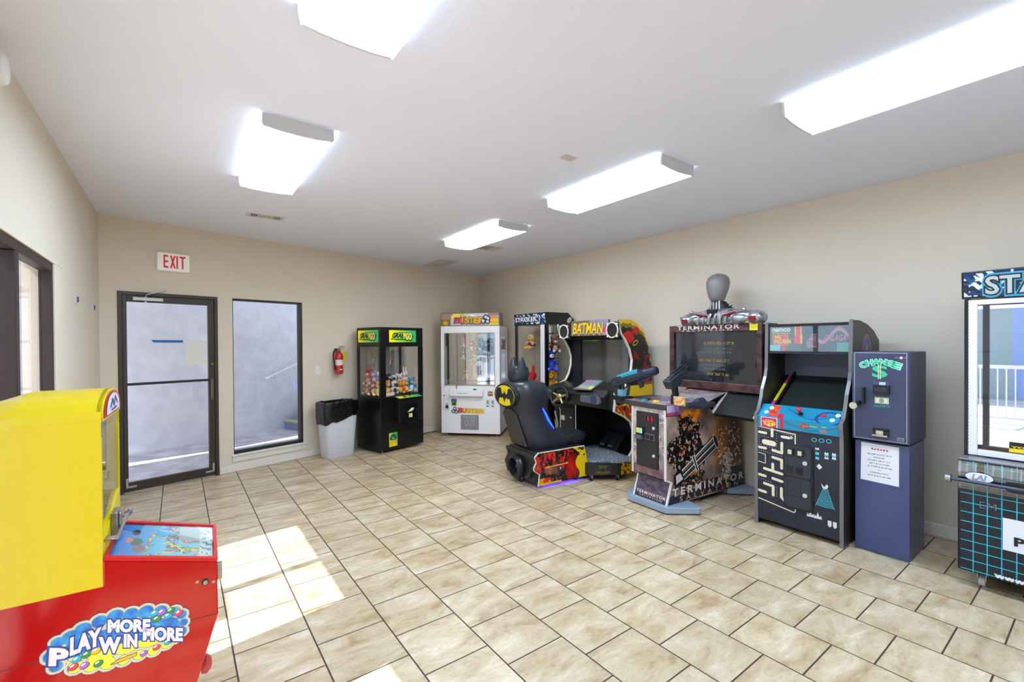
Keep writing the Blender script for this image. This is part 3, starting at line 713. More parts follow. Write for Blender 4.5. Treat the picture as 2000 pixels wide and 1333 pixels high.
BCO, BCA = (2.195, 5.965), 15.5
def go_sign(u, v):
    # yellow to green panel with a dark swoosh ring
    c = mixc((246, 226, 20), (40, 176, 96), (u-0.1)*1.25)
    x, y = (u-.5)*2.0, (v-.5)*1.9
    r = math.hypot(x/0.86, (y+0.02)/0.72)
    if 0.82 < r < 0.95 and (x > 0.25 or y > 0.2): c = (16, 96, 92) if x > 0 else (44, 110, 40)
    if abs(y+0.52-0.1*x*x) < 0.13 and -0.85 < x < 0.45: c = mixc((40, 140, 30), (20, 90, 90), (x+0.8)/1.3)
    return c
def black_claw():
    t = thing('claw_machine', 'black claw machine with yellow green signs, full of plush toys beside the trash can', 'claw machine', (BCO[0], BCO[1], 0), BCA)
    W, D, Z0, Z1, G0, G1 = 0.75, 0.545, 0.035, 1.725, 0.765, 1.455
    B = P('claw_black', (8, 8, 10), 0.3)
    m = MB(); m.box(0, 0, Z0, W, D, G0); build('lower_cabinet', m, B, t, bevel=0.006)
    m = MB(); m.box(0, 0, G1, W, D, Z1); build('top_cabinet', m, B, t, bevel=0.008)
    pw = (0.0, 0.022), (0.0, 0.098)
    for (x0, x1), (y0, y1), nm in (((0, .095), (0, .03), 'front_post'), ((W-.075, W), (0, .03), 'front_post'), ((0, .02), (D-.05, D), 'rear_post'), ((W-.02, W), (D-.05, D), 'rear_post')):
        m = MB(); m.box(x0, y0, G0, x1, y1, G1); build(nm, m, B, t, bevel=0.004)
    m = MB(); m.box(.095, .012, G0, W-.075, .016, G1); build('front_glass', m, CASE, t)
    m = MB(); m.box(.008, .03, G0, .012, D-.05, G1); build('side_glass', m, CASE, t)
    m = MB(); m.box(W-.012, .03, G0, W-.008, D-.05, G1); build('side_glass', m, CASE, t)
    m = MB(); m.box(.02, D-.012, G0, W-.02, D-.006, G1); build('back_panel', m, P('claw_back', (178, 172, 160), 0.25), t)
    m = MB(); m.box(.34, D-.05, G0, .39, D-.013, G1); build('back_rail', m, P('rail_dark', (40, 38, 44), 0.4), t)
    m = MB(); m.box(.30, .2, G1-.05, .42, .3, G1); m.cyl((.36, .25, G1-.05), (.36, .25, G1-.2), .009); m.cyl((.36, .25, G1-.2), (.36, .25, G1-.25), .022)
    for k in range(3):
        a = 2.1*k; m.tube([(.36, .25, G1-.25), (.36+.05*math.cos(a), .25+.05*math.sin(a), G1-.29), (.36+.025*math.cos(a), .25+.025*math.sin(a), G1-.35)], .005, 6)
    build('claw', m, CHROME, t)
    # chute wall, box of the controls
    m = MB(); m.box(.10, .03, G0, .26, .035, G0+.05); build('chute_lip', m, P('white_card', (238, 226, 200), 0.6), t)
    m = MB(); m.box(.235, -.085, .40, .655, 0, .735); build('control_box', m, P('claw_box', (16, 16, 19), 0.4), t, bevel=0.006)
    m = MB(); m.prism([(0, .76), (-.11, .735), (-.11, .725), (0, .735)], 'x', .225, .66); build('control_shelf', m, B, t)
    art('control_decal', None, 0.24, -.10, 0.645, -.005, 24, 8, lambda u, v: mixc((206, 222, 20), (60, 180, 110), u*1.3-.2) if not (abs(u-.3) < .06 and abs(v-.5) < .2) else (30, 50, 20), ARTM, t, curve=lambda a, b: Vector((a, b, .76+b*.2273+.0015)))
    m = MB(); m.cyl((.46, -.05, .745), (.46, -.05, .80), .006); m.ell((.46, -.05, .805), .016, 10, 6); build('joystick', m, P('stick_black', (20, 20, 20), 0.3), t)
    m = MB(); m.cyl((.36, -.05, .75), (.36, -.05, .762), .02); build('button', m, P('button_red', (190, 30, 30), 0.3), t)
    m = MB(); pl = front(-.085); m.prism(rrect(.315, .37, .565, .66, .03), 'y', -.10, -.085); build('prize_door', m, P('door_black', (12, 12, 14), 0.25), t, bevel=.004)
    m = MB(); pl = front(-.10); m.poly(pl, [(.372, .535), (.455, .545), (.492, .572), (.482, .592), (.445, .59)], .002); m.rect(pl, .40, .46, .46, .515, .002); build('sticker', m, P('sticker_cream', (228, 222, 190), 0.6), t, fix=False)
    m = MB(); m.rect(pl, .405, .465, .43, .51, .003); build('sticker', m, YELLOW, t, fix=False)
    for x in (.335, .53):
        m = MB(); m.cyl((x, -.115, .56), (x, -.1, .56), .02); build('coin_slot', m, P('slot_dark', (40, 40, 44), 0.4, .6), t)
    m = MB(); m.cyl((.675, -.02, .70), (.675, -.0, .70), .022); m.box(.655, -.03, .68, .695, -.005, .74); build('lock', m, STEEL, t, bevel=.004)
    # signs
    for pl, a0, a1, nm in ((front(0), .15, .62, 'front'), (lside(0), -(D-.04), -.03, 'side')):
        art('sign_panel', pl, a0, 1.518, a1, 1.685, 46, 20, go_sign, attr_mat('printed_lit', .3, emit=.12), t)
        w = a1-a0; m = MB()
        m.glyphs(pl, 'GRAB', a0+w*.12, 1.58, a0+w*.53, 1.645, .003, 0, .06, .35); build('sign_lettering', m, P('sign_teal', (14, 56, 58), .4), t, fix=False)
        m = MB(); m.glyphs(pl, "'N", a0+w*.50, 1.60, a0+w*.60, 1.648, .004, 0, .04, .2); m.glyphs(pl, 'GO', a0+w*.60, 1.555, a0+w*.84, 1.645, .004, 0, .05, .1)
        build('sign_lettering', m, P('sign_gold', (255, 226, 90), .4), t, fix=False)
        m = MB(); m.glyphs(pl, 'GO', a0+w*.595, 1.545, a0+w*.855, 1.645, .0025, 0, .1, .1); build('sign_shadow', m, P('sign_ink', (20, 40, 30), .4), t, fix=False)
    art('decal', front(0), .135, .075, .275, .265, 18, 24, lambda u, v: (12, 100, 84) if (.12 < math.hypot((u-.5)/.42*.5, (v-.6)/.3*.5) < .5 and v > .45) else ((228, 180, 40) if abs(v-.3-.2*(u-.4)) < .09 else mixc((240, 220, 30), (60, 180, 90), v+u-.8)), ART, t)
    for x, y in ((.06, .05), (W-.06, .05), (.06, D-.06), (W-.06, D-.06)):
        m = MB(); m.cyl((x, y, 0.001), (x, y, .012), .022); m.cyl((x, y, .012), (x, y, Z0), .009); build('foot', m, STEEL, t)
    # floor of the display and the plush toys lying on it
    m = MB(); m.box(.02, .03, G0, W-.02, D-.05, G0+.012); build('display_floor', m, P('claw_floor', (40, 40, 44), .6), t)
    rnd = random.Random(11)
    toys = [
        (.20, .10, 0, (232, 160, 60), (244, 200, 120), 'round', 'orange bear plush at the front left behind the front glass'),
        (.31, .09, 0, (226, 222, 222), (60, 58, 62), 'flop', 'white dog plush with dark ears low behind the front glass'),
        (.42, .10, 0, (228, 140, 40), (240, 190, 90), 'flop', 'orange puppy plush low in the middle of the front glass'),
        (.53, .10, 0, (240, 150, 40), (250, 220, 160), 'round', 'bright orange plush low at the right of the front glass'),
        (.63, .10, .02, (36, 150, 190), (240, 240, 240), 'round', 'teal and white plush in the right front corner of the claw machine'),
        (.21, .22, .10, (216, 150, 80), (240, 210, 160), 'round', 'tan bear plush on top of the pile at the left of the front glass'),
        (.31, .23, .10, (70, 56, 80), (240, 190, 200), 'round', 'dark plum plush with pink face on top of the pile'),
        (.42, .23, .08, (232, 230, 226), (40, 40, 44), 'flop', 'white and black dog plush in the middle of the pile'),
        (.53, .24, .09, (236, 236, 232), (36, 110, 70), 'round', 'white plush with a green belly right of the middle of the pile'),
        (.63, .23, .11, (238, 234, 228), (200, 220, 226), 'long', 'fluffy white rabbit plush on top at the right of the pile'),
        (.08, .13, 0, (246, 222, 60), (250, 240, 160), 'round', 'yellow plush against the side glass nearest the front corner'),
        (.08, .24, 0, (196, 30, 44), (240, 230, 220), 'round', 'red plush low behind the side glass of the black claw machine'),
        (.09, .40, .0, (190, 130, 70), (220, 180, 130), 'round', 'brown plush low at the rear of the side glass'),
        (.10, .38, .15, (200, 70, 50), (226, 190, 150), 'round', 'rust red plush on top of the pile behind the side glass'),
        (.13, .29, .15, (150, 140, 190), (220, 210, 230), 'flop', 'pale violet plush high behind the side glass'),
    ]
    for i, (x, y, z, c, c2, ear, lab) in enumerate(toys):
        side = x < .15
        plush('plush_toy', lab, 'plush toy', at(BCO, BCA, x, y+.03 if not side else y, G0+.013+z, (-70 if side else rnd.uniform(-30, 30)), rnd.uniform(-10, 4)), c, c2, ear=ear, k=rnd.uniform(.98, 1.08), group='plush toys in the black claw machine')
    for i, (x, z) in enumerate(((.37, .0), (.48, .0), (.25, 0), (.59, 0))):
        pass
black_claw()
BCT = bpy.data.objects['claw_machine']
nest(BCT, 'control_box', 'control_shelf', 'control_decal', 'joystick', 'button', 'coin_slot', 'prize_door'); nest(BCT, 'top_cabinet', 'sign_panel', 'sign_lettering', 'sign_shadow'); nest(BCT, 'lower_cabinet', 'decal', 'lock', 'foot')
WHO, WHA = (3.42, 6.561), -45.67
def marquee_art(u, v):
    c = mixc((176, 168, 186), (196, 194, 202), v)
    if u < .16: c = mixc((120, 90, 30), (236, 186, 30), max(0, 1-math.hypot((u-.07)/.07, (v-.2)/.28)))
    if u < .2 and v > .5: c = (150, 124, 112)
    if u > .8 and v < .75: c = mixc((160, 116, 96), (236, 170, 20), max(0, 1-abs(v-.42)/.35)*1.3) if v > .2 else (200, 200, 30)
    if u > .82 and v > .75: c = (150, 116, 104)
    if .17 < u < .45 and v > .55 and fbm(u, v*.3, 16) > -.2: c = (236, 206, 60) if u < .33 else (170, 196, 60)
    if math.hypot((u-.55)/.05, (v-.72)/.16) < 1: c = (236, 240, 240)
    return c
GRADL = [(196, 60, 86), (226, 110, 30), (240, 170, 30), (196, 190, 30), (240, 176, 24), (238, 190, 30)]
def white_claw():
    t = thing('prize_machine', 'white prize machine with a colourful rounded marquee standing in the back corner', 'prize machine', (WHO[0], WHO[1], 0), WHA)
    W, D, Z0, Z1 = 0.965, 0.74, 0.05, 1.772
    Wm = P('cabinet_white', (248, 246, 246), .35)
    gx0, gx1, gz0, gz1 = .055, .89, .845, 1.66
    m = MB(); m.box(0, 0, Z0, W, D, gz0-.03); build('lower_cabinet', m, Wm, t, bevel=.006)
    m = MB(); m.box(0, 0, gz1, W, D, Z1); build('top_cabinet', m, Wm, t, bevel=.006)
    for x0, x1 in ((0, gx0), (gx1, W)):
        m = MB(); m.box(x0, 0, gz0-.03, x1, .05, gz1); build('front_post', m, Wm, t, bevel=.003)
    for x0, x1 in ((0, .03), (W-.03, W)):
        m = MB(); m.box(x0, D-.06, gz0-.03, x1, D, gz1); m.box(x0, .05, gz0-.03, x1, D-.06, gz0+.04); m.box(x0, .05, gz1-.05, x1, D-.06, gz1); m.box(x0, .05, gz0+.04, x1, .15, gz1-.05); build('side_frame', m, Wm, t, bevel=.002)
        m = MB(); m.box((x0+x1)/2-.002, .15, gz0+.04, (x0+x1)/2+.002, D-.06, gz1-.05); build('side_glass', m, CASE, t)
    m = MB(); m.box(gx0, .02, gz0-.03, gx1, .024, gz1); build('front_glass', m, glass('prize_glass', .24), t)
    m = MB(); m.box(.03, D-.02, gz0, W-.03, D-.012, gz1); build('mirror_back', m, P('mirror', (226, 230, 238), .05, .9), t)
    m = MB(); m.box(.03, .05, gz0-.03, W-.03, D-.02, gz0-.015); build('display_floor', m, P('silver_floor', (190, 190, 196), .3, .5), t)
    m = MB(); m.box(gx0, -.004, gz0-.05, gx0+.012, .02, gz1); m.box(gx1-.012, -.004, gz0-.05, gx1, .02, gz1-.0); m.box(gx0+.012, -.004, gz0-.03, gx1-.012, .02, gz0-.012); build('glass_frame', m, P('alu_trim', (176, 174, 168), .4, .6), t)
    m = MB(); m.box(.17, .1, gz0, .20, D-.03, gz1); build('side_rail', m, P('rail_grey', (120, 112, 96), .5, .4), t)
    # marquee
    pr = [(0, Z1), (0, Z1+.17), (.012, Z1+.205), (.05, Z1+.222), (.20, Z1+.222), (.26, Z1+.18), (.28, Z1)]
    out = [(0, Z1), (W, Z1), (W, Z1+.2), (W-.03, Z1+.218), (.04, Z1+.218), (.01, Z1+.205), (0, Z1+.17)]
    m = MB(); m.slab(front(0), [(a-.008 if a < .5 else a+.008, b) for a, b in out], -.26, 0); build('marquee', m, P('marquee_frame', (122, 114, 118), .4), t, bevel=.006)
    art('marquee_art', front(0), .015, Z1+.012, W-.015, Z1+.2, 110, 22, marquee_art, attr_mat('printed_lit', .3), t, off=.002)
    m = MB(); xs = [.235, .325, .40, .475, .55, .63]; word = 'BUSTER'
    mats = []
    for i, ch in enumerate(word):
        mats.append(P('letter_%d' % i, GRADL[i], .4)); m.glyphs(front(0), ch, xs[i], Z1+.045, xs[i]+.075, Z1+.13+.01*(i % 2), .0045, i, .05, .1)
    build('marquee_lettering', m, mats, t, fix=False)
    m = MB()
    for i, ch in enumerate(word): m.glyphs(front(0), ch, xs[i], Z1+.04, xs[i]+.075, Z1+.126+.01*(i % 2), .003, 0, .12, .1)
    build('marquee_shadow', m, P('letter_brown', (110, 70, 40), .4), t, fix=False)
    def balls(pl, cx, cz, r, nm):
        m = MB(); pts = ((0, r*.9), (-r*.78, -r*.3), (r*.6, -r*.55), (r*.75, r*.5))
        for a, b in pts[:3] if nm == 'decal_balls' else pts: m.disc(pl, cx+a, cz+b, r*.85, None, .0045, 0)
        for a, b in pts[:3] if nm == 'decal_balls' else pts: m.disc(pl, cx+a, cz+b, r*.45, None, .006, 1)
        build(nm, m, [P('ball_navy', (32, 36, 96), .35), P('ball_white', (226, 232, 240), .35)], t, fix=False)
    balls(front(0), .745, Z1+.095, .05, 'marquee_balls')
    # controls shelf, labels
    m = MB(); m.prism([(0, .79), (0, .655), (-.075, .655), (-.075, .745)], 'x', .165, .70); build('control_shelf', m, Wm, t, bevel=.004)
    m = MB(); m.cyl((.27, -.04, .765), (.27, -.04, .81), .006); m.ell((.27, -.04, .82), .017, 10, 6); build('joystick', m, P('stick_pink', (200, 120, 120), .4), t)
    m = MB(); m.cyl((.57, -.045, .755), (.57, -.045, .775), .03, .024, 16); build('button', m, P('button_green', (20, 130, 100), .3), t)
    pl = Pl((0, -.0755, 0), (1, 0, 0), (0, 0, 1))
    m = MB(); m.scribble(pl, .30, .695, .46, .709, 3, .001); build('shelf_lettering', m, P('ink_grey', (120, 130, 120), .6), t, fix=False)
    pl = front(0); m = MB()
    m.rect(pl, .17, .55, .255, .602, .002, 0); m.rect(pl, .17, .495, .255, .55, .002, 1); m.rect(pl, .185, .56, .24, .59, .003, 2); m.rect(pl, .19, .505, .24, .54, .003, 3)
    build('payment_sticker', m, [P('sticker_navy', (24, 40, 96), .4), P('sticker_olive', (160, 160, 50), .4), P('sticker_sky', (70, 130, 190), .4), P('sticker_ink', (30, 40, 30), .4)], t, fix=False)
    m = MB(); m.rect(pl, .77, .655, .852, .728, .002, 0); m.rect(pl, .778, .68, .845, .71, .003, 1); build('brand_sticker', m, [P('sticker_brown', (150, 84, 40), .4), P('sticker_gold', (214, 160, 70), .4)], t, fix=False)
    m = MB()
    for a in (.735, .815):
        m.rect(pl, a, .475, a+.068, .60, .002, 0)
        for b in (.57, .545, .495): m.disc(pl, a+.034, b, .016, .010, .003, 1, 6)
    build('instruction_label', m, [P('label_pale', (222, 222, 226), .5), P('label_ink', (84, 84, 96), .5)], t, fix=False)
    m = MB(); m.edge(pl, [(.04, .42), (.125, .42), (.125, .60), (.04, .60)], .005, 0, .003, 0, True); build('cash_door', m, P('seam_grey', (180, 174, 168), .5), t)
    m = MB(); m.tube([(.085, -.012, .50), (.085, -.012, .525), (.092, -.012, .538), (.104, -.012, .538), (.111, -.012, .525), (.111, -.012, .50)], .004, 6, 0); m.box(.077, -.024, .455, .119, -.002, .50, 1); build('padlock', m, [STEEL, P('padlock_black', (44, 38, 36), .4)], t)
    m = MB(); m.cyl((.05, -.008, .655), (.05, 0, .655), .012); build('lock', m, STEEL, t)
    m = MB(); word = 'BUSTER'
    for i, ch in enumerate(word): m.glyphs(pl, ch, .285+i*.07, .385, .285+i*.07+.062, .455-.004*i, .003, i, .06, .1)
    build('decal_lettering', m, [P('letter_%d' % i) for i in range(6)], t, fix=False)
    m = MB(); m.poly(pl, [(.27, .372), (.715, .366), (.715, .452), (.27, .468)], .0015); build('decal_backing', m, P('decal_gold', (246, 214, 150), .4), t, fix=False)
    balls(pl, .23, .415, .036, 'decal_balls')
    m = MB(); m.prism([(.325, .115), (.62, .115), (.62, .352), (.325, .352)], 'y', -.008, 0); build('prize_flap', m, P('flap_grey', (150, 150, 152), .45, .3, bump=.3, bscale=120), t, bevel=.003)
    m = MB(); pl2 = front(-.008); m.glyphs(pl2, 'PRIZE', .37, .285, .575, .335, .001, 0, .03); m.glyphs(pl2, 'OUT', .385, .175, .56, .265, .001, 0, .03); build('flap_lettering', m, P('flap_light', (176, 176, 178), .5, .2), t, fix=False)
    for x, y in ((.08, .06), (W-.06, .06), (.08, D-.08), (W-.06, D-.08)):
        m = MB(); m.cyl((x, y, .001), (x, y, .014), .02); m.cyl((x, y, .014), (x, y, Z0), .008); build('foot', m, STEEL, t)
    for x in (.25, .80):
        m = MB(); m.cyl((x-.015, .09, .026), (x+.015, .09, .026), .025, None, 14); build('caster', m, P('caster_red', (120, 30, 30), .5), t)
    # hanging prizes
    items = [(.31, .28, 1.42, (228, 60, 60), (240, 236, 236), 'long', 'red and white plush hung highest at the left of the prize window'),
             (.30, .30, 1.22, (120, 130, 180), (236, 226, 226), 'round', 'blue grey plush hung below the red and white one'),
             (.34, .28, .90, (190, 120, 70), (230, 200, 160), 'round', 'brown plush standing low at the left of the prize window'),
             (.44, .30, 1.36, (60, 80, 130), (236, 190, 190), 'round', 'navy plush hung left of centre in the prize window'),
             (.47, .30, 1.14, (226, 220, 210), (120, 150, 170), 'flop', 'cream dog plush hung in the middle of the prize window'),
             (.58, .30, 1.42, (236, 236, 236), (90, 96, 100), 'flop', 'white dog plush hung high at the centre of the prize window'),
             (.60, .28, 1.20, (226, 210, 190), (30, 40, 110), 'round', 'tan plush with navy trousers below the high white dog'),
             (.73, .30, 1.36, (40, 60, 100), (60, 120, 150), 'round', 'dark blue plush hung at the right of the prize window'),
             (.83, .30, 1.38, (240, 160, 40), (80, 130, 170), 'round', 'orange plush hung in the top right of the prize window')]
    for x, y, z, c, c2, ear, lab in items:
        p = plush('hanging_plush', lab, 'plush toy', at(WHO, WHA, x, y, z, 0, 0, 1.0), c, c2, ear=ear, k=.95, group='plush prizes in the white machine')
        if z > .95:
            m = MB(); m.cyl((0, 0, .18), (0, 0, gz1-z), .0015, None, 5); build('cord', m, P('cord_white', (220, 220, 220), .6), p)
white_claw()
WCT = bpy.data.objects['prize_machine']
nest(WCT, 'marquee', 'marquee_art', 'marquee_lettering', 'marquee_shadow', 'marquee_balls'); nest(WCT, 'control_shelf', 'joystick', 'button', 'shelf_lettering'); nest(WCT, 'cash_door', 'padlock', 'lock'); nest(WCT, 'prize_flap', 'flap_lettering'); nest(WCT, 'decal_backing', 'decal_lettering', 'decal_balls')
# ------------------------------------------------------------------ the two tall prize cabinets with grid bases
def grid_mat():
    m, nt, out = new_mat('grid_print')
    b = nt.nodes.new('ShaderNodeBsdfPrincipled'); tc = nt.nodes.new('ShaderNodeTexCoord'); br = nt.nodes.new('ShaderNodeTexBrick')
    sp = nt.nodes.new('ShaderNodeSeparateXYZ'); cb = nt.nodes.new('ShaderNodeCombineXYZ')
    nt.links.new(tc.outputs['Object'], sp.inputs[0]); nt.links.new(sp.outputs['X'], cb.inputs[0]); nt.links.new(sp.outputs['Z'], cb.inputs[1]); nt.links.new(cb.outputs[0], br.inputs['Vector'])
    br.offset = 0.0; br.inputs['Scale'].default_value = 1.0; br.inputs['Brick Width'].default_value = 0.0585; br.inputs['Row Height'].default_value = 0.0575
    br.inputs['Mortar Size'].default_value = 0.0022; br.inputs['Color1'].default_value = L((22, 30, 46)); br.inputs['Color2'].default_value = L((18, 22, 34)); br.inputs['Mortar'].default_value = L((40, 190, 214))
    nt.links.new(br.outputs['Color'], b.inputs['Base Color']); b.inputs['Roughness'].default_value = .2
    nt.links.new(b.outputs[0], out.inputs[0]); return m
GRID = grid_mat()
def header_art(seed):
    def f(u, v):
        d = abs(v-.5)*2
        c = mixc((16, 90, 150), (10, 30, 76), d)
        q = noise.fractal(Vector((u*9+seed, v*2.2, 1.0)), 0.9, 2.0, 3)
        n = noise.cell(Vector((u*34+seed+v*5, v*6-u*9, 1.0)))
        if n > .35 and q > -.15 or q > .5: c = (214, 230, 240)
        if n < -.55: c = (16, 26, 44)
        return c
    return f
def grid_cabinet(loc, label, W, name_text, near):
    t = thing('prize_cabinet', label, 'prize cabinet', (loc[0], loc[1], 0), -90)
    D, T = (0.55, 1.925)
    BK = P('cabinet_black', (10, 11, 14), .3); SIL = P('silver_extrusion', (176, 176, 184), .35, .4); FW = P('frame_white', (226, 224, 226), .4)
    # base with a grid print
    m = MB(); m.box(-.01, -.12, .10, W+.01, D, .775); build('base', m, BK, t, bevel=.008)
    m = MB(); m.rect(front(-.12), .004, .105, W-.004, .70, .002); m.quad((.004, -.121, .70), (W-.004, -.121, .70), (W-.004, -.121, .772), (.004, -.121, .772)); build('grid_panel', m, GRID, t, fix=False)
    m = MB(); m.box(-.005, -.117, .775, W+.005, .02, .782); build('ledge', m, P('ledge_silver', (150, 150, 156), .3, .5), t)
    for x in (.085, W-.085):
        for y in (-.02, D-.08):
            m = MB(); m.cyl((x-.014, y, .034), (x+.014, y, .034), .033, None, 18, 0); m.cyl((x-.016, y, .034), (x+.016, y, .034), .012, None, 10, 1); m.prism([(y-.03, .045), (y+.03, .045), (y+.022, .10), (y-.022, .10)], 'x', x-.02, x-.016, 1); m.prism([(y-.03, .045), (y+.03, .045), (y+.022, .10), (y-.022, .10)], 'x', x+.016, x+.02, 1)
            build('caster', m, [P('caster_grey', (196, 198, 200), .4), STEEL], t)
    # upper cabinet
    m = MB(); m.box(0, D-.03, .78, W, D, T-.17); build('back_panel', m, P('cabinet_back', (170, 170, 166), .3), t)
    for x0, x1 in ((0, .018), (W-.018, W)):
        m = MB(); m.box(x0, 0, .78, x1, .05, T-.17); build('corner_post', m, BK, t, bevel=.003)
    m = MB(); m.prism([(-.0, T-.17), (-.012, T-.005), (.02, T), (.42, T), (.535, T-.10), (.45, T-.17)], 'x', -.012, W+.006); build('header', m, BK, t, bevel=.004)
    hp = Pl((0, -.0005, T-.17), (1, 0, 0), (0, -.012, .165))
    art('header_art', hp, .0, .012, W, .158, 150 if near else 80, 22, header_art(3 if near else 9), ART, t, off=.002)
    if near:
        m = MB(); m.glyphs(hp, name_text, .095, .022, .66, .125, .007, 0, .02); build('header_lettering', m, P('letter_grey', (176, 180, 176), .35), t, fix=False)
        m = MB(); m.glyphs(hp, name_text, .095, .022, .66, .125, .005, 0, .075); build('header_outline', m, P('letter_black', (14, 18, 24), .4), t, fix=False)
        m = MB(); m.glyphs(hp, name_text, .095, .018, .66, .128, .0035, 0, .12); build('header_glow', m, P('letter_teal', (60, 150, 180), .4), t, fix=False)
    else:
        m = MB(); m.glyphs(hp, name_text, .03, .05, .52, .115, .005, 0, .03); build('header_lettering', m, P('letter_white', (226, 232, 240), .4), t, fix=False)
        m = MB(); m.glyphs(hp, name_text, .03, .045, .52, .12, .0035, 0, .1); build('header_outline', m, P('letter_navy', (10, 16, 40), .4), t, fix=False)
    return t, W, D, T
def near_cabinet():
    t, W, D, T = grid_cabinet((3.95, .595), 'tall prize cabinet with blue header and teal grid base cut by the right edge', .80, 'STACKER', True)
    FW = P('frame_white', (226, 224, 226), .4)
    m = MB(); z0, z1 = .79, 1.745
    m.box(.018, -.004, z0, .058, .03, z1); m.box(W-.058, -.004, z0, W-.018, .03, z1); m.box(.058, -.004, z1-.03, W-.058, .03, z1); m.box(.058, -.004, z0, W-.058, .03, z0+.035); build('door_frame', m, FW, t, bevel=.004)
    m = MB()
    for i in range(46): m.box(.0185, -.0055, z0+.01+i*.0205, .0215, -.004, z0+.02+i*.0205)
    build('hinge_strip', m, P('strip_grey', (150, 150, 156), .4), t)
    m = MB(); m.box(.058, .008, z0+.035, W-.058, .012, z1-.03); build('front_glass', m, glass('cabinet_glass', .5), t)
    m = MB(); m.box(.2, .03, 1.15, W-.2, .05, z1-.03); m2 = m; build('blue_reflection', m, P('reflection_blue', (4, 60, 190), .4, emit=(4, 60, 215), estr=.55), t)  # glowing blue sheet stands in for the pool blue reflected in the glass
    m = MB(); m.box(.06, .1, z0+.03, W-.06, D-.04, z0+.04); build('shelf', m, P('shelf_white', (206, 206, 214), .4), t)
    for z in (1.12, 1.42):
        m = MB(); m.box(.03, .2, z, W-.03, D-.04, z+.008); build('shelf', m, glass('shelf_glass', .2, (225, 240, 244)), t)
    m = MB(); pl = front(-.004); m.rect(front(.008), .19, .835, .46, .895, .001, 0); m.rect(front(.008), .19, .835, .46, .857, .002, 1); build('yellow_sticker', m, [P('sticker_black', (24, 22, 20), .5), P('sticker_yellow', (240, 206, 30), .5)], t, fix=False)
    m = MB(); m.scribble(front(.008), .25, .876, .42, .890, 4, .0025); m.glyphs(front(.008), 'YOU', .2, .860, .28, .8715, .0025, 0, .04); m.scribble(front(.008), .30, .860, .42, .871, 5, .0025); build('sticker_lettering', m, P('sticker_yellow'), t, fix=False)
    # base front: metal strip, oval badge, handle bar, slot, letters
    pl = front(-.12)
    m = MB(); m.prism([(-.122, .70), (-.122, .765), (-.128, .765), (-.135, .70), (-.128, .60), (-.122, .60)], 'x', -.006, W+.006); build('front_shield', m, glass('clear_shield', .22, (235, 245, 250)), t)
    m = MB(); m.disc(front(-.136), .085, .683, .058, .027, .001, 0, 32); build('badge', m, P('badge_white', (232, 232, 236), .3), t, fix=False)
    m = MB(); m.glyphs(front(-.136), 'LAI', .055, .668, .115, .698, .002, 0, .04, .25); build('badge_lettering', m, P('badge_grey', (150, 150, 160), .4), t, fix=False)
    m = MB(); m.tube([(-.045, -.155, .655), (W+.045, -.155, .655)], .011, 10); build('handle_bar', m, P('bar_grey', (74, 78, 92), .35, .5), t, smooth=60)
    for x in (-.045, W+.045):
        m = MB(); m.cyl((x-.012, -.155, .655), (x+.012, -.155, .655), .026, None, 12); m.box(x-.008, -.155, .64, x+.008, -.115, .67); build('bar_bracket', m, STEEL, t)
    m = MB(); m.prism(rrect(.185, .625, .42, .69, .03), 'y', -.134, -.121); build('prize_slot', m, P('slot_black', (26, 28, 34), .4), t)
    m = MB(); m.rect(pl, .18, .287, .50, .472, .006); build('paper_sign', m, PAPER, t, fix=False)
    m = MB(); m.glyphs(pl, 'PRIZES', .227, .325, .47, .372, .008, 0, .04); build('sign_lettering', m, INK, t, fix=False)
    m = MB(); m.glyphs(pl, 'www.laigames.com', .149, .106, .56, .140, .005, 0, .06); build('web_lettering', m, P('web_white', (236, 238, 240), .4), t, fix=False)
    m = MB(); m.glyphs(pl, 'EM', .085, .50, .155, .54, .004, 0, -.02); build('scratched_letters', m, P('scratch', (110, 130, 150), .5), t, fix=False)
near_cabinet()
FAR = (4.1, 5.47)
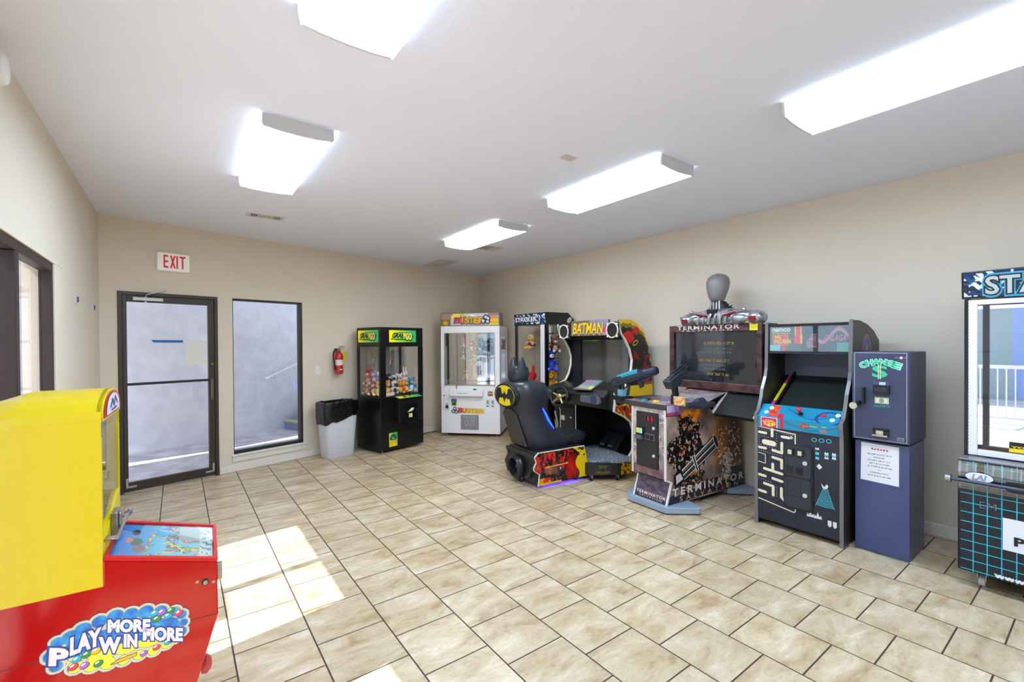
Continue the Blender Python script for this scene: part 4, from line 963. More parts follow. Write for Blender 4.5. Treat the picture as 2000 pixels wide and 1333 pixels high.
def far_cabinet():
    t, W, D, T = grid_cabinet(FAR, 'tall prize cabinet with black header behind the bat emblem racing machine', .715, 'STACKER', False)
    SIL = P('silver_pale', (214, 214, 222), .4, .1); z0, z1 = .785, 1.752
    m = MB(); m.box(.60, -.006, z0, .69, .03, z1); build('silver_pillar', m, SIL, t, bevel=.004)
    m = MB(); m.box(.69, -.006, .74, .716, .03, z1); build('corner_cover', m, P('cabinet_black'), t)
    m = MB(); m.box(.018, .008, z0, .60, .012, z1); build('front_glass', m, CASE, t)
    m = MB(); m.box(W-.006, .05, z0, W-.002, D-.03, z1); build('side_glass', m, CASE, t)
    m = MB(); m.box(.002, .05, z0, .006, D-.03, z1); build('side_glass', m, CASE, t)
    m = MB(); m.box(.03, .03, z0-.004, W-.02, D-.03, z0+.006); build('display_floor', m, P('display_white', (226, 220, 206), .5), t)
    m = MB(); m.cyl((.45, .32, z0), (.45, .32, z1), .035, None, 16, 0)
    for z in (1.02, 1.25, 1.48, 1.62): m.cyl((.45, .32, z), (.45, .32, z+.02), .055, None, 16, 1); m.box(.30, .30, z+.02, .60, .34, z+.028, 1)
    build('prize_spindle', m, [CHROME, P('spindle_dark', (70, 76, 80), .4, .5)], t)
    m = MB(); m.disc(rside(W+.006), .435, T-.105, .05, .032, .003, 0, 28, .7); build('badge', m, P('badge_white', (232, 232, 236), .3), t, fix=False)
    m = MB(); m.glyphs(rside(W+.006), 'LAI', .41, T-.115, .46, T-.095, .005, 0, .04, .25); build('badge_lettering', m, P('badge_grey', (150, 150, 160), .4), t, fix=False)
    m = MB(); m.glyphs(front(-.12), 'www.laigames.com', .06, .12, .6, .155, .005, 0, .04); build('web_lettering', m, P('web_white', (236, 238, 240), .4), t, fix=False)
    class vest:
        col = (150, 30, 30)
        def __call__(s, m, k): m.ell((0, -.004, .06*k), (.053*k, .05*k, .04*k), 12, 8)
    toys = [(.20, .16, 1.40, (226, 190, 150), (230, 180, 60), 'flop', 1.25, 0, 'tan dog plush in a dark red vest hung in the far cabinet front window', vest()),
            (.26, .14, .80, (206, 30, 30), (220, 60, 50), 'long', 1.5, -20, 'large red plush sitting in the far cabinet front window', None),
            (.46, .14, .80, (226, 70, 50), (240, 200, 150), 'round', 1.0, 10, 'small coral plush beside the large red one in the far cabinet', None),
            (.63, .14, 1.10, (40, 70, 190), (60, 90, 210), 'round', 1.6, 70, 'big royal blue plush behind the side glass of the far cabinet', None),
            (.64, .22, 1.36, (150, 60, 40), (226, 224, 226), 'round', 1.2, 70, 'brown plush with a white belly above the big blue one', None),
            (.62, .14, .80, (244, 150, 20), (250, 200, 60), 'flop', 1.75, 60, 'big orange plush at the bottom of the far cabinet side glass', None),
            (.64, .30, .80, (30, 130, 110), (60, 160, 130), 'round', .9, 70, 'small green plush beside the big orange one', None)]
    for x, y, z, c, c2, ear, k, rz, lab, ex in toys:
        plush('plush_prize', lab, 'plush toy', at(FAR, -90, x, y, z-.006, rz), c, c2, ear=ear, k=k, extra=ex, group='plush prizes in the far cabinet')
far_cabinet()
for c in ('prize_cabinet', 'prize_cabinet.001'):
    c = bpy.data.objects[c]
    nest(c, 'header', 'header_art', 'header_lettering', 'header_outline', 'header_glow'); nest(c, 'door_frame', 'hinge_strip'); nest(c, 'front_glass', 'yellow_sticker', 'sticker_lettering'); nest(c, 'grid_panel', 'web_lettering', 'scratched_letters', 'prize_slot'); nest(c, 'handle_bar', 'bar_bracket'); nest(c, 'paper_sign', 'sign_lettering'); nest(c, 'badge', 'badge_lettering')
# ------------------------------------------------------------------ change machine on its stand
def change_machine():
    t = thing('change_machine', 'slim blue grey change machine with green dollar sign on a steel stand', 'change machine', (3.925, 1.16, 0), -90)
    NAVY = noisy('slate_metal', (52, 58, 84), (60, 66, 94), 3, .42, bump=.02, bscale=150); W = .305
    SD = P('slate_side', (58, 60, 76), .45)
    m = MB(); m.box(0, .02, .002, W, .395, .785); build('stand', m, noisy('stand_reflected_blue', (62, 74, 116), (70, 82, 124), 3, .3, bump=.02, bscale=150), t, bevel=.004)  # slate blue raised: the stand's bluish reflection is put into its base colour
    m = MB(); m.box(-.006, .03, .795, W+.006, .41, 1.42); build('body', m, SD, t, bevel=.004)
    m = MB(); m.box(-.008, -.012, .797, W+.008, .028, 1.421); build('door', m, NAVY, t, bevel=.005)
    F = front(-.012)
    m = MB(); m.edge(F, [(.007, .809), (W-.008, .809), (W-.008, 1.413), (.007, 1.413)], .003, 0, .001, 0, True); build('door_line', m, P('line_silver', (176, 180, 190), .4), t)
    GR = P('money_green', (40, 190, 140), .5); GL = P('money_pale', (190, 240, 220), .5)
    def letters(bold, off, mi, m):
        for i, ch in enumerate('CHANGE'):
            a = (i-2.5)/2.5; cx = .152+.094*a; cz = 1.352-.022*a*a-.002; rot = -.36*a
            pl = Pl(F.pt(cx, cz), (math.cos(rot), 0, math.sin(rot)), (-math.sin(rot), 0, math.cos(rot)))
            m.glyphs(pl, ch, -.018, -.015-.004*abs(a), .018, .019, off, mi, bold)
        return m
    build('change_lettering', letters(.03, .003, 0, MB()), GR, t, fix=False); build('change_outline', letters(.10, .002, 0, MB()), GL, t, fix=False)
    m = MB(); m.glyphs(F, 'S', .115, 1.246, .19, 1.322, .002, 0, .03); build('dollar_sign', m, GR, t, fix=False)
    m = MB(); m.rect(F, .142, 1.232, .149, 1.336, .003); m.rect(F, .153, 1.232, .160, 1.336, .003); build('dollar_bars', m, P('bar_sand', (196, 196, 150), .5), t, fix=False)
    # bill reader
    m = MB(); m.box(.12, -.016, 1.19, .206, -.012, 1.214, 0); m.rect(front(-.016), .15, 1.192, .185, 1.212, .001, 1); build('reader_plate', m, [P('plate_slate', (74, 84, 116), .35, .4), P('plate_bright', (200, 200, 214), .4)], t)
    m = MB(); m.box(.118, -.032, 1.128, .208, -.012, 1.188, 0); m.box(.128, -.038, 1.150, .196, -.032, 1.172, 1); m.box(.135, -.0385, 1.158, .185, -.038, 1.161, 2); build('bill_reader', m, [P('reader_black', (14, 16, 26), .3), P('reader_grey', (58, 62, 78), .35, .4), BLACKM], t, bevel=.002)
    m = MB(); m.rect(F, .125, 1.062, .202, 1.106, .002, 0); m.disc(F, .163, 1.084, .014, .016, .003, 1); m.edge(F, [(.130, 1.066), (.197, 1.066), (.197, 1.102), (.130, 1.102)], .002, .002, .003, 1, True); build('bill_picture', m, [P('bill_cream', (214, 214, 190), .6), P('bill_line', (140, 140, 120), .6)], t, fix=False)
    m = MB(); m.glyphs(F, 'ACCEPTS', .117, 1.037, .208, 1.052, .002, 0, .03); build('accepts_lettering', m, P('teal_ink', (26, 150, 140), .5), t, fix=False)
    # coin cup
    m = MB(); m.prism([(-.012, .89), (-.03, .89), (-.03, .88), (-.016, .872), (-.016, .85), (-.012, .84)], 'x', .115, .205, 0); m.prism([(-.012, .838), (-.05, .838), (-.052, .85), (-.016, .856)], 'x', .118, .202, 1); m.rect(front(-.018), .132, .856, .172, .878, .001, 2)
    build('coin_cup', m, [P('cup_black', (16, 18, 26), .4), CHROME, P('cup_card', (222, 214, 190), .6)], t)
    m = MB(); m.rect(F, .247, .818, .284, .842, .002, 0); [m.rect(F, .25, .821+k*.006, .28, .824+k*.006, .003, 1) for k in range(3)]; build('serial_plate', m, [P('plate_grey2', (150, 150, 160), .4, .5), INK], t, fix=False)
    m = MB(); m.disc(F, .268, 1.382, .009, None, .003, 0); m.rect(F, .236, 1.38, .252, 1.385, .002, 1); m.rect(F, .284, 1.38, .298, 1.385, .002, 1); build('indicator', m, [P('lamp_pink', (230, 190, 196), .4), P('mark_grey', (150, 150, 160), .5)], t, fix=False)
    m = MB(); m.prism(rrect(.008, 1.07, .07, 1.172, .01), 'y', -.016, -.012, 0); m.box(.058, -.05, 1.056, .072, -.012, 1.17, 1); build('handle_plate', m, [P('handle_slate', (52, 58, 82), .4), P('handle_black', (12, 14, 22), .35)], t, bevel=.003)
    m = MB(); m.cyl((.036, -.075, 1.045), (.036, -.012, 1.06), .013, None, 12, 1); m.cyl((.018, -.082, 1.04), (.02, -.05, 1.04), .024, .022, 20, 0); build('lock', m, [P('lock_nickel', (190, 184, 170), .3, .8), BLACKM], t)
    n = MB(); S = front(.02); n.slab(S, [(.034, .505), (.249, .50), (.25, .768), (.038, .773)], .001, .002); tag(build('notice_sheet', n, PAPER, M=t.matrix_basis), 'white notice sheet taped to the stand of the change machine', 'notice')
    o = bpy.data.objects['notice_sheet']
    m = MB(); [m.rect(S, .098+i*.0165, .729, .107+i*.0165, .741-.002*(i % 2), .003) for i in range(6)]; build('notice_heading', m, P('notice_red', (196, 40, 60), .6), o, M=t.matrix_basis, fix=False)
    m = MB()
    for i, (w, s) in enumerate(zip((.14, .066, .135, .115, .14, .016, .11, .135), range(8))):
        z = .702-i*.0215; m.scribble(S, .143-w/2, z-.008, .143+w/2, z, i+9, .003)
    build('notice_lettering', m, P('notice_ink', (90, 92, 100), .7), o, M=t.matrix_basis, fix=False)
change_machine()

# ------------------------------------------------------------------ classic upright cabinet
def upright():
    t = thing('arcade_cabinet', 'dark upright arcade cabinet with teal control panel and cream maze artwork', 'arcade cabinet', (3.845, 1.815, 0), -90)
    W, D, TH = .615, .795, .02
    SIDE = P('side_charcoal', (46, 42, 38), .4); FR = noisy('front_charcoal', (28, 30, 44), (36, 38, 54), 4, .45, bump=.02, bscale=120)
    sil = [(0, .002), (.0, .79), (-.012, .86), (-.012, .90), (.03, .93), (.075, 1.02), (.10, 1.10), (.155, 1.2), (.175, 1.27), (.18, 1.42), (.185, 1.64), (.20, 1.655), (.34, 1.655), (.5, 1.63), (.66, 1.58), (.79, 1.50), (.79, .002)]
    for x0, x1 in ((-.002, TH), (W-TH, W+.002)):
        m = MB(); m.prism(sil, 'x', x0, x1); build('side_panel', m, SIDE, t, bevel=.002)
        m = MB(); m.edge(rside(x0), [(y-.003, z) for y, z in sil[:12]], .011, -.001, x1-x0+.001); build('edge_molding', m, P('molding_grey', (120, 118, 118), .25, .3), t)
    m = MB(); m.box(TH, .018, .05, W-TH, D-.06, .80); m.box(TH, D-.06, .05, W-TH, D-.03, 1.5); m.box(TH, .20, .8, W-TH, D-.06, .88); build('inner_body', m, P('body_black', (18, 18, 22), .6), t)
    m = MB(); m.box(TH, .0, .045, W-TH, .018, .80); build('front_panel', m, FR, t)
    # artwork on the front panel: a plain cream maze and small dots on the left, shapes on the right
    pl = front(0); CR = P('maze_cream', (236, 222, 188), .5); DT = P('dot_pale', (196, 196, 206), .5)
    m = MB(); w = .019
    lift = [.0015]
    def bar(a0, b0, a1, b1, ww=w):
        t0 = math.atan2(b1-b0, a1-a0); lift[0] += .00004      # one round-ended outline per bar, each a hair above the last
        m.poly(pl, [(a1+ww/2*math.cos(t0-math.pi/2+k*math.pi/6), b1+ww/2*math.sin(t0-math.pi/2+k*math.pi/6)) for k in range(7)]+[(a0+ww/2*math.cos(t0+math.pi/2+k*math.pi/6), b0+ww/2*math.sin(t0+math.pi/2+k*math.pi/6)) for k in range(7)], lift[0])
    for s in (((.13, .79), (.13, .735)), ((.028, .755), (.082, .752)), ((.205, .742), (.255, .74)), ((.072, .68), (.14, .674)), ((.028, .63), (.08, .628)), ((.135, .622), (.20, .612)), ((.203, .69), (.203, .612)),
              ((.135, .565), (.20, .556)), ((.202, .556), (.202, .49)), ((.135, .51), (.135, .46)), ((.07, .462), (.205, .445)), ((.028, .405), (.078, .40)), ((.135, .395), (.205, .385)),
              ((.07, .34), (.135, .332)), ((.138, .33), (.138, .26)), ((.028, .275), (.08, .27)), ((.2, .33), (.2, .26)), ((.2, .26), (.225, .235))): bar(*s[0], *s[1], ww=.021 if s[0] != (.072, .68) else .042)
    m.edge(pl, [(.022, .80), (.30, .775), (.30, .69)], .008, .001, .002); m.edge(pl, [(.022, .21), (.29, .165), (.30, .175), (.30, .215)], .008, .001, .002)
    m.edge(pl, [(.022, .585), (.078, .578), (.078, .505), (.022, .512)], .005, .001, .002)
    build('maze_art', m, CR, t, fix=False)
    m = MB(); rnd = random.Random(2)
    for a0, b0, a1, b1, n in ((.03, .782, .11, .775, 5), (.045, .725, .1, .72, 5), (.03, .725, .03, .65, 5), (.045, .655, .155, .635, 6), (.165, .76, .165, .66, 6), (.19, .775, .28, .765, 7), (.03, .605, .20, .585, 11), (.03, .375, .12, .36, 6), (.165, .33, .165, .26, 5), (.17, .79, .17, .78, 2), (.27, .225, .27, .2, 2)):
        for i in range(n): k = i/max(1, n-1); m.disc(pl, a0+(a1-a0)*k, b0+(b1-b0)*k, .0032, None, .002, 0, 6)
    for a, b, r in ((.272, .745, .012),): m.disc(pl, a, b, r, None, .002, 0, 14)
    build('maze_dots', m, DT, t, fix=False)
    m = MB()
    for a, b in ((.43, .755), (.478, .757), (.525, .76)): m.edge(pl, [(a+.016*math.cos(k*math.pi/4), b+.014*math.sin(k*math.pi/4)) for k in range(8)], .005, .001, .002, 0, True)
    z = .43
    for i in range(13):
        a0, a1 = .49-.004*i, .515+.0035*i; m.edge(pl, [(a0, .405-i*.011), ((a0+a1)/2, .399-i*.011), (a1, .405-i*.011)], .0042, .001, .002)
    m.edge(pl, [(.49, .405), (.438, .262)], .003, .001, .002); m.edge(pl, [(.515, .405), (.56, .262)], .003, .001, .002)
    for a, b in ((.45, .655), (.51, .655), (.558, .655), (.45, .62)): m.rect(pl, a-.012, b-.009, a+.012, b+.011, .0018)
    build('cyan_art', m, P('art_cyan', (70, 190, 206), .5), t, fix=False)
    m = MB()
    for a, b in ((.45, .69), (.51, .665), (.558, .668), (.51, .632), (.558, .638)): m.poly(pl, [(a-.014, b-.008), (a-.005, b-.003), (a, b-.01), (a+.005, b-.003), (a+.014, b-.008), (a+.010, b+.012), (a, b+.004), (a-.010, b+.012)], .0022)
    m.poly(pl, [(.445, .56), (.463, .538), (.483, .558), (.462, .582)], .002)
    for a, b in ((.42, .475), (.405, .405)): m.poly(pl, [(a-.005, b-.01), (a+.005, b-.01), (a+.001, b+.014)], .002)
    m.poly(pl, [(.475, .44), (.495, .415), (.512, .44), (.523, .425), (.512, .405), (.498, .395), (.485, .405)], .002)
    for a in (.405, .455): m.poly(pl, [(a-.026, .165), (a-.022, .195), (a-.012, .18), (a-.002, .215), (a+.01, .182), (a+.02, .195), (a+.026, .168)], .002)
    for a in (.53, .563): m.poly(pl, [(a-.012, .14), (a, .125), (a+.012, .14), (a+.012, .175), (a-.012, .175)], .002)
    build('white_art', m, P('art_white', (222, 220, 216), .5), t, fix=False)
    # coin door
    m = MB(); m.prism(rrect(.218, .195, .425, .70, .035), 'y', -.012, 0); build('coin_door_frame', m, P('door_frame', (24, 25, 32), .4), t, bevel=.003)
    for z0, z1 in ((.45, .685), (.21, .44)):
        m = MB(); m.prism(rrect(.228, z0, .414, z1, .028), 'y', -.018, -.012); build('coin_door', m, P('coin_door_grey', (44, 46, 58), .4), t, bevel=.002)
    F2 = front(-.018); m = MB()
    for a in (.245, .315): m.box(a, -.03, .615, a+.05, -.018, .665, 0); m.rect(front(-.03), a+.012, .622, a+.04, .657, .001, 1); 
    for a in (.24, .31): m.box(a, -.024, .475, a+.046, -.018, .525, 0); 
    m.rect(front(-.024), .316, .482, .35, .518, .001, 2); m.edge(F2, [(.25, .30), (.345, .30), (.345, .415), (.25, .415)], .003, 0, .001, 0, True)
    build('coin_slots', m, [P('slot_dark2', (20, 20, 26), .4), P('slot_pale', (206, 206, 170), .4), BLACKM], t)
    m = MB()
    for z in (.568, .322): m.cyl((.375, -.026, z), (.375, -.018, z), .016, None, 16)
    build('coin_locks', m, P('lock_white', (216, 212, 204), .3, .4), t)
    # control panel: vertical apron and sloping deck
    def cp(u, v, apron):
        c = (6, 128, 164)
        if u < .34:
            if apron:
                c = (206, 20, 100) if .04 < u < .27 else (c if u < .3 else (196, 24, 60))
                if .04 < u < .27 and (u < .055 or u > .255 or v > .9): c = (220, 210, 170)
                if math.hypot((u-.155)/.09, (v-.42)/.32) < 1 and fbm(u, v*.5, 22) > -.12: c = (240, 204, 40)
            else:
                c = (30, 150, 190) if u < .10 else c
                if .13 < u < .25 and .1 < v < .95: c = (226, 90, 30) if fbm(u, v, 9) > 0 else (206, 30, 40)
                if .25 < u < .33 and v < .35: c = (196, 24, 50)
        else:
            if abs(v-.55-.35*math.sin(u*7)) < .035: c = (10, 90, 120)
            if apron and math.hypot((u-.60)/.07, (v-.55)/.22) < 1: c = (200, 90, 60) if fbm(u, v, 14) > -.1 else (40, 60, 60)
            if apron and math.hypot((u-.82)/.05, (v-.3)/.16) < 1: c = (150, 110, 110)
            if apron and abs(v-.62-.3*(u-.7)) < .03 and .66 < u < .86: c = (120, 220, 110)
            if not apron and abs(math.hypot((u-.86)/.14, (v-.35)/.45)-1) < .12: c = (16, 60, 110)
        return c
    m = MB(); m.prism([(.0, .80), (-.008, .805), (-.008, .885), (.10, .978), (.10, .80)], 'x', TH, W-TH); build('control_panel', m, P('panel_teal', (20, 130, 160), .35), t)
    art('apron_art', Pl((0, -.008, 0), (1, 0, 0), (0, 0, 1)), TH, .805, W-TH, .885, 90, 14, lambda u, v: cp(u, v, True), ART, t, off=.001)
    dk = Pl((0, -.008, .885), (1, 0, 0), (0, .108, .093)); art('deck_art', dk, TH, 0, W-TH, .142, 90, 20, lambda u, v: cp(u, v, False), ART, t, off=.001)
    def onp(a, b): return dk.pt(a, b), dk.n
    m = MB(); p, n = onp(.32, .07); m.cyl(p, p+n*.004, .018, None, 14, 1); m.cyl(p, p+n*.04, .006, None, 8, 1); m.ell(p+n*.05, .019, 12, 8, 0); build('joystick', m, [P('stick_red', (214, 24, 36), .25, coat=.4), BLACKM], t, smooth=50)
    for a, b, c in ((.10, .10, 'w'), (.075, .05, 'w'), (.475, .075, 'r'), (.565, .09, 'w'), (.54, .04, 'w')):
        m = MB(); p, n = onp(a, b); m.cyl(p, p+n*.006, .017, None, 16); m.cyl(p+n*.006, p+n*.011, .012, None, 16); build('button', m, P('button_white', (226, 232, 220), .3) if c == 'w' else P('button_red2', (206, 36, 56), .3), t)
    # monitor area: sloped dark bezel, screen, printed strip, back panel
    sc0, sc1 = Vector((0, .105, .955)), Vector((0, .50, 1.215)); bz = Pl(sc0, (1, 0, 0), sc1-sc0); Ls = (sc1-sc0).length
    m = MB(); m.slab(bz, [(TH, 0), (W-TH, 0), (W-TH, Ls), (TH, Ls)], -.03, -.012); build('monitor_bezel', m, P('bezel_black', (10, 10, 12), .5), t)
    m = MB(); m.slab(bz, [(.12, .01), (W-.04, .01), (W-.04, Ls-.02), (.12, Ls-.02)], -.012, -.004); build('screen', m, P('screen_dark', (38, 44, 42), .12, spec=.6), t, bevel=.004)
    m = MB()
    for b0, b1, mi in ((.02, .10, 0), (.10, .34, 1), (.34, Ls, 0)): m.rect(bz, .055, b0, .098, b1, -.010, mi)
    build('bezel_strip', m, [P('strip_magenta', (196, 60, 130), .5), P('strip_yellow', (228, 214, 20), .5)], t, fix=False)
    m = MB(); m.slab(bz, [(.098, 0), (.112, 0), (.112, Ls), (.098, Ls)], -.012, .02); build('bezel_rim', m, P('bezel_black'), t)
    m = MB(); m.box(TH, .50, 1.19, W-TH, .515, 1.40); build('back_panel', m, P('panel_slate', (74, 78, 102), .5), t)
    m = MB(); m.box(TH, .185, 1.398, W-TH, .51, 1.412); build('speaker_panel', m, P('speaker_slate', (60, 62, 80), .5), t)
    # marquee
    m = MB(); m.box(TH, .20, 1.412, W-TH, .40, 1.62); m.prism([(.2, 1.62), (.19, 1.635), (.30, 1.645), (.6, 1.59), (.75, 1.5), (.75, 1.47), (.4, 1.60)], 'x', TH, W-TH); build('marquee_box', m, P('box_black', (16, 16, 18), .5), t)
    def mq(u, v):
        c = (52, 56, 70)
        if u < .42: c = (70, 84, 78)
        if .05 < u < .26 and .25 < v < .68: c = (226, 120, 50)
        if .055 < u < .25 and .28 < v < .64: c = (206, 60, 36)
        if .34 < u < .43 and v > .6 or .165 < u < .225 and v < .25 or .33 < u < .44 and .3 < v < .64: c = (206, 36, 40) if abs(u-.385) < .03 or v < .3 or .2 < v < .64 and u < .42 else (236, 160, 50)
        if u < .15 and v < .25: c = (120, 180, 200)
        if .49 < u < .62 and .15 < v < .7 and v-.15 < (u-.44)*4.4: c = (130, 90, 110) if fbm(u, v, 8) > 0 else (150, 120, 110)
        if u > .64: 
            if abs(v-.62-.25*math.sin(u*16)) < .08: c = (176, 110, 130)
            if u > .86 and v < .35: c = (70, 140, 130)
        return c
    MP = front(.199); art('marquee_art', MP, TH+.004, 1.417, W-TH-.004, 1.617, 120, 40, mq, attr_mat('printed_lit'), t, off=.001)
    m = MB(); m.glyphs(MP, 'namco', .05, 1.578, .185, 1.605, .003, 0, .05); build('maker_lettering', m, P('letter_cream', (226, 230, 214), .4), t, fix=False)
    m = MB(); m.glyphs(MP, '20 Year Reunion', .05, 1.558, .185, 1.571, .003, 0, .03); m.glyphs(MP, 'MS.', .07, 1.522, .115, 1.545, .003, 0, .05); m.glyphs(MP, 'PAC-MAN', .065, 1.478, .19, 1.515, .003, 0, .05); build('title_lettering', m, P('letter_yellow', (244, 200, 40), .4), t, fix=False)
    m = MB(); m.glyphs(MP, 'GALAGA', .43, 1.50, .57, 1.545, .003, 0, .03, .3); build('second_lettering', m, P('letter_rose', (190, 110, 120), .4), t, fix=False)
    m = MB(); m.box(TH, .19, 1.414, W-TH, .194, 1.618); build('marquee_glass', m, glass('marquee_glass', .2), t)
    m = MB(); m.box(TH, .183, 1.618, W-TH, .2, 1.632); m.box(TH, .183, 1.402, W-TH, .2, 1.416); build('marquee_rail', m, P('rail_dark2', (44, 44, 46), .3, .5), t)
    # round-topped crest on the side above the change machine
    R = rside(W+.002)
    m = MB(); arc = [(.484+.105*math.cos(k*math.pi/12), 1.425+.125*math.sin(k*math.pi/12)) for k in range(13)]; m.poly(R, arc, .001, 0); m.poly(R, [(.484+(a-.484)*.84, 1.425+(b-1.425)*.86) for a, b in arc], .002, 1); m.poly(R, [(.43, 1.425), (.48, 1.5), (.55, 1.425)], .003, 2); m.poly(R, [(.474, 1.425), (.484, 1.48), (.494, 1.425)], .004, 3)
    build('side_crest', m, [P('crest_orange', (196, 100, 70), .5), P('crest_blue', (70, 96, 150), .5), P('crest_brown', (150, 90, 70), .5), P('crest_pale', (210, 190, 180), .5)], t, fix=False)
upright()
U = bpy.data.objects['arcade_cabinet']
nest(U, 'front_panel', 'maze_art', 'maze_dots', 'cyan_art', 'white_art'); nest(U, 'coin_door_frame', 'coin_door', 'coin_slots', 'coin_locks'); nest(U, 'control_panel', 'apron_art', 'deck_art', 'joystick', 'button'); nest(U, 'monitor_bezel', 'screen', 'bezel_strip', 'bezel_rim'); nest(U, 'marquee_box', 'marquee_art', 'maker_lettering', 'title_lettering', 'second_lettering', 'marquee_glass', 'marquee_rail')
CM = bpy.data.objects['change_machine']
nest(CM, 'door', 'door_line', 'change_lettering', 'change_outline', 'dollar_sign', 'dollar_bars', 'reader_plate', 'bill_reader', 'bill_picture', 'accepts_lettering', 'coin_cup', 'serial_plate', 'indicator', 'handle_plate', 'lock')
# ------------------------------------------------------------------ two-gun shooting machine with a big screen
TMO, TMA = (3.45, 2.76), -95
def smoke(u, v, seed=0.0, warm=0.5):
    n = fbm(u*1.3, v*1.3, 3.0, seed); q = fbm(u, v, 11.0, seed+5)
    c = mixc((96, 80, 84), (206, 186, 178), .5+.55*n)
    if warm > 0: c = mixc(c, (206, 120, 50), max(0, fbm(u, v, 2.2, seed+9)+warm-.35)*1.2)
    if q < -.42: c = mixc(c, (40, 26, 30), .7)
    if q > .45: c = mixc(c, (244, 226, 200), .7)
    return c
def side_print(u, v):
    """explosion of dust and fire with a dark armoured mass and loose sparks"""
    y, z = u*1.18, .055+v*.87
    n = fbm(y, z, 3.2, 1); q = fbm(y, z, 13, 4)
    c = mixc((96, 76, 70), (186, 160, 142), .55+.75*n)
    f = max(0, 1-math.hypot((y-.33)/.20, (z-.80)/.13)); c = mixc(c, mixc((206, 84, 14), (250, 170, 60), .5+q), min(1, f*2.0))
    f = max(0, 1-math.hypot((y-.78)/.20, (z-.52)/.40)+.35*n); c = mixc(c, mixc((150, 78, 30), (212, 132, 62), .5+q*.9), f*1.1)
    f = max(0, 1-math.hypot((y-1.02)/.22, (z-.42)/.42)+.3*q); c = mixc(c, (74, 48, 42), f)
    d = math.hypot((y-.30)/.26, (z-.45)/.31)+.38*fbm(y, z, 7, 3)+.12*q
    if d < .95: c = mixc((10, 10, 15), (54, 40, 36), .35+fbm(y, z, 16, 7))
    if d < .92 and fbm(y, z, 30, 2) > .30: c = mixc(c, (206, 180, 156), .85)
    if d < .92 and fbm(y*.6, z*1.6, 17, 12) > .42: c = (168, 96, 40)
    f = max(0, 1-math.hypot((y-.88)/.10, (z-.27)/.17)+.5*fbm(y, z, 9)); c = mixc(c, (222, 206, 196), min(1, f*1.3))
    if y > .74 and z < .66:
        k = noise.cell(Vector((y*60+z*7, z*60-y*9, 3)))
        if k > .74: c = (240, 216, 180)
        elif k < -.80: c = (70, 46, 40)
    if z < .17+.1*fbm(y, z, 4, 8): c = mixc(c, (14, 18, 32), .9)
    if z < .25 and y > .95: c = mixc(c, (20, 30, 48), .85)
    f = max(0, 1-math.hypot((y-.19)/.15, (z-.86)/.07)); c = mixc(c, (170, 110, 170), min(1, f*1.5))
    return c
def rot2(pts, a, c):
    k, q = math.cos(a), math.sin(a); return [(c[0]+x*k-y*q, c[1]+x*q+y*k) for x, y in pts]
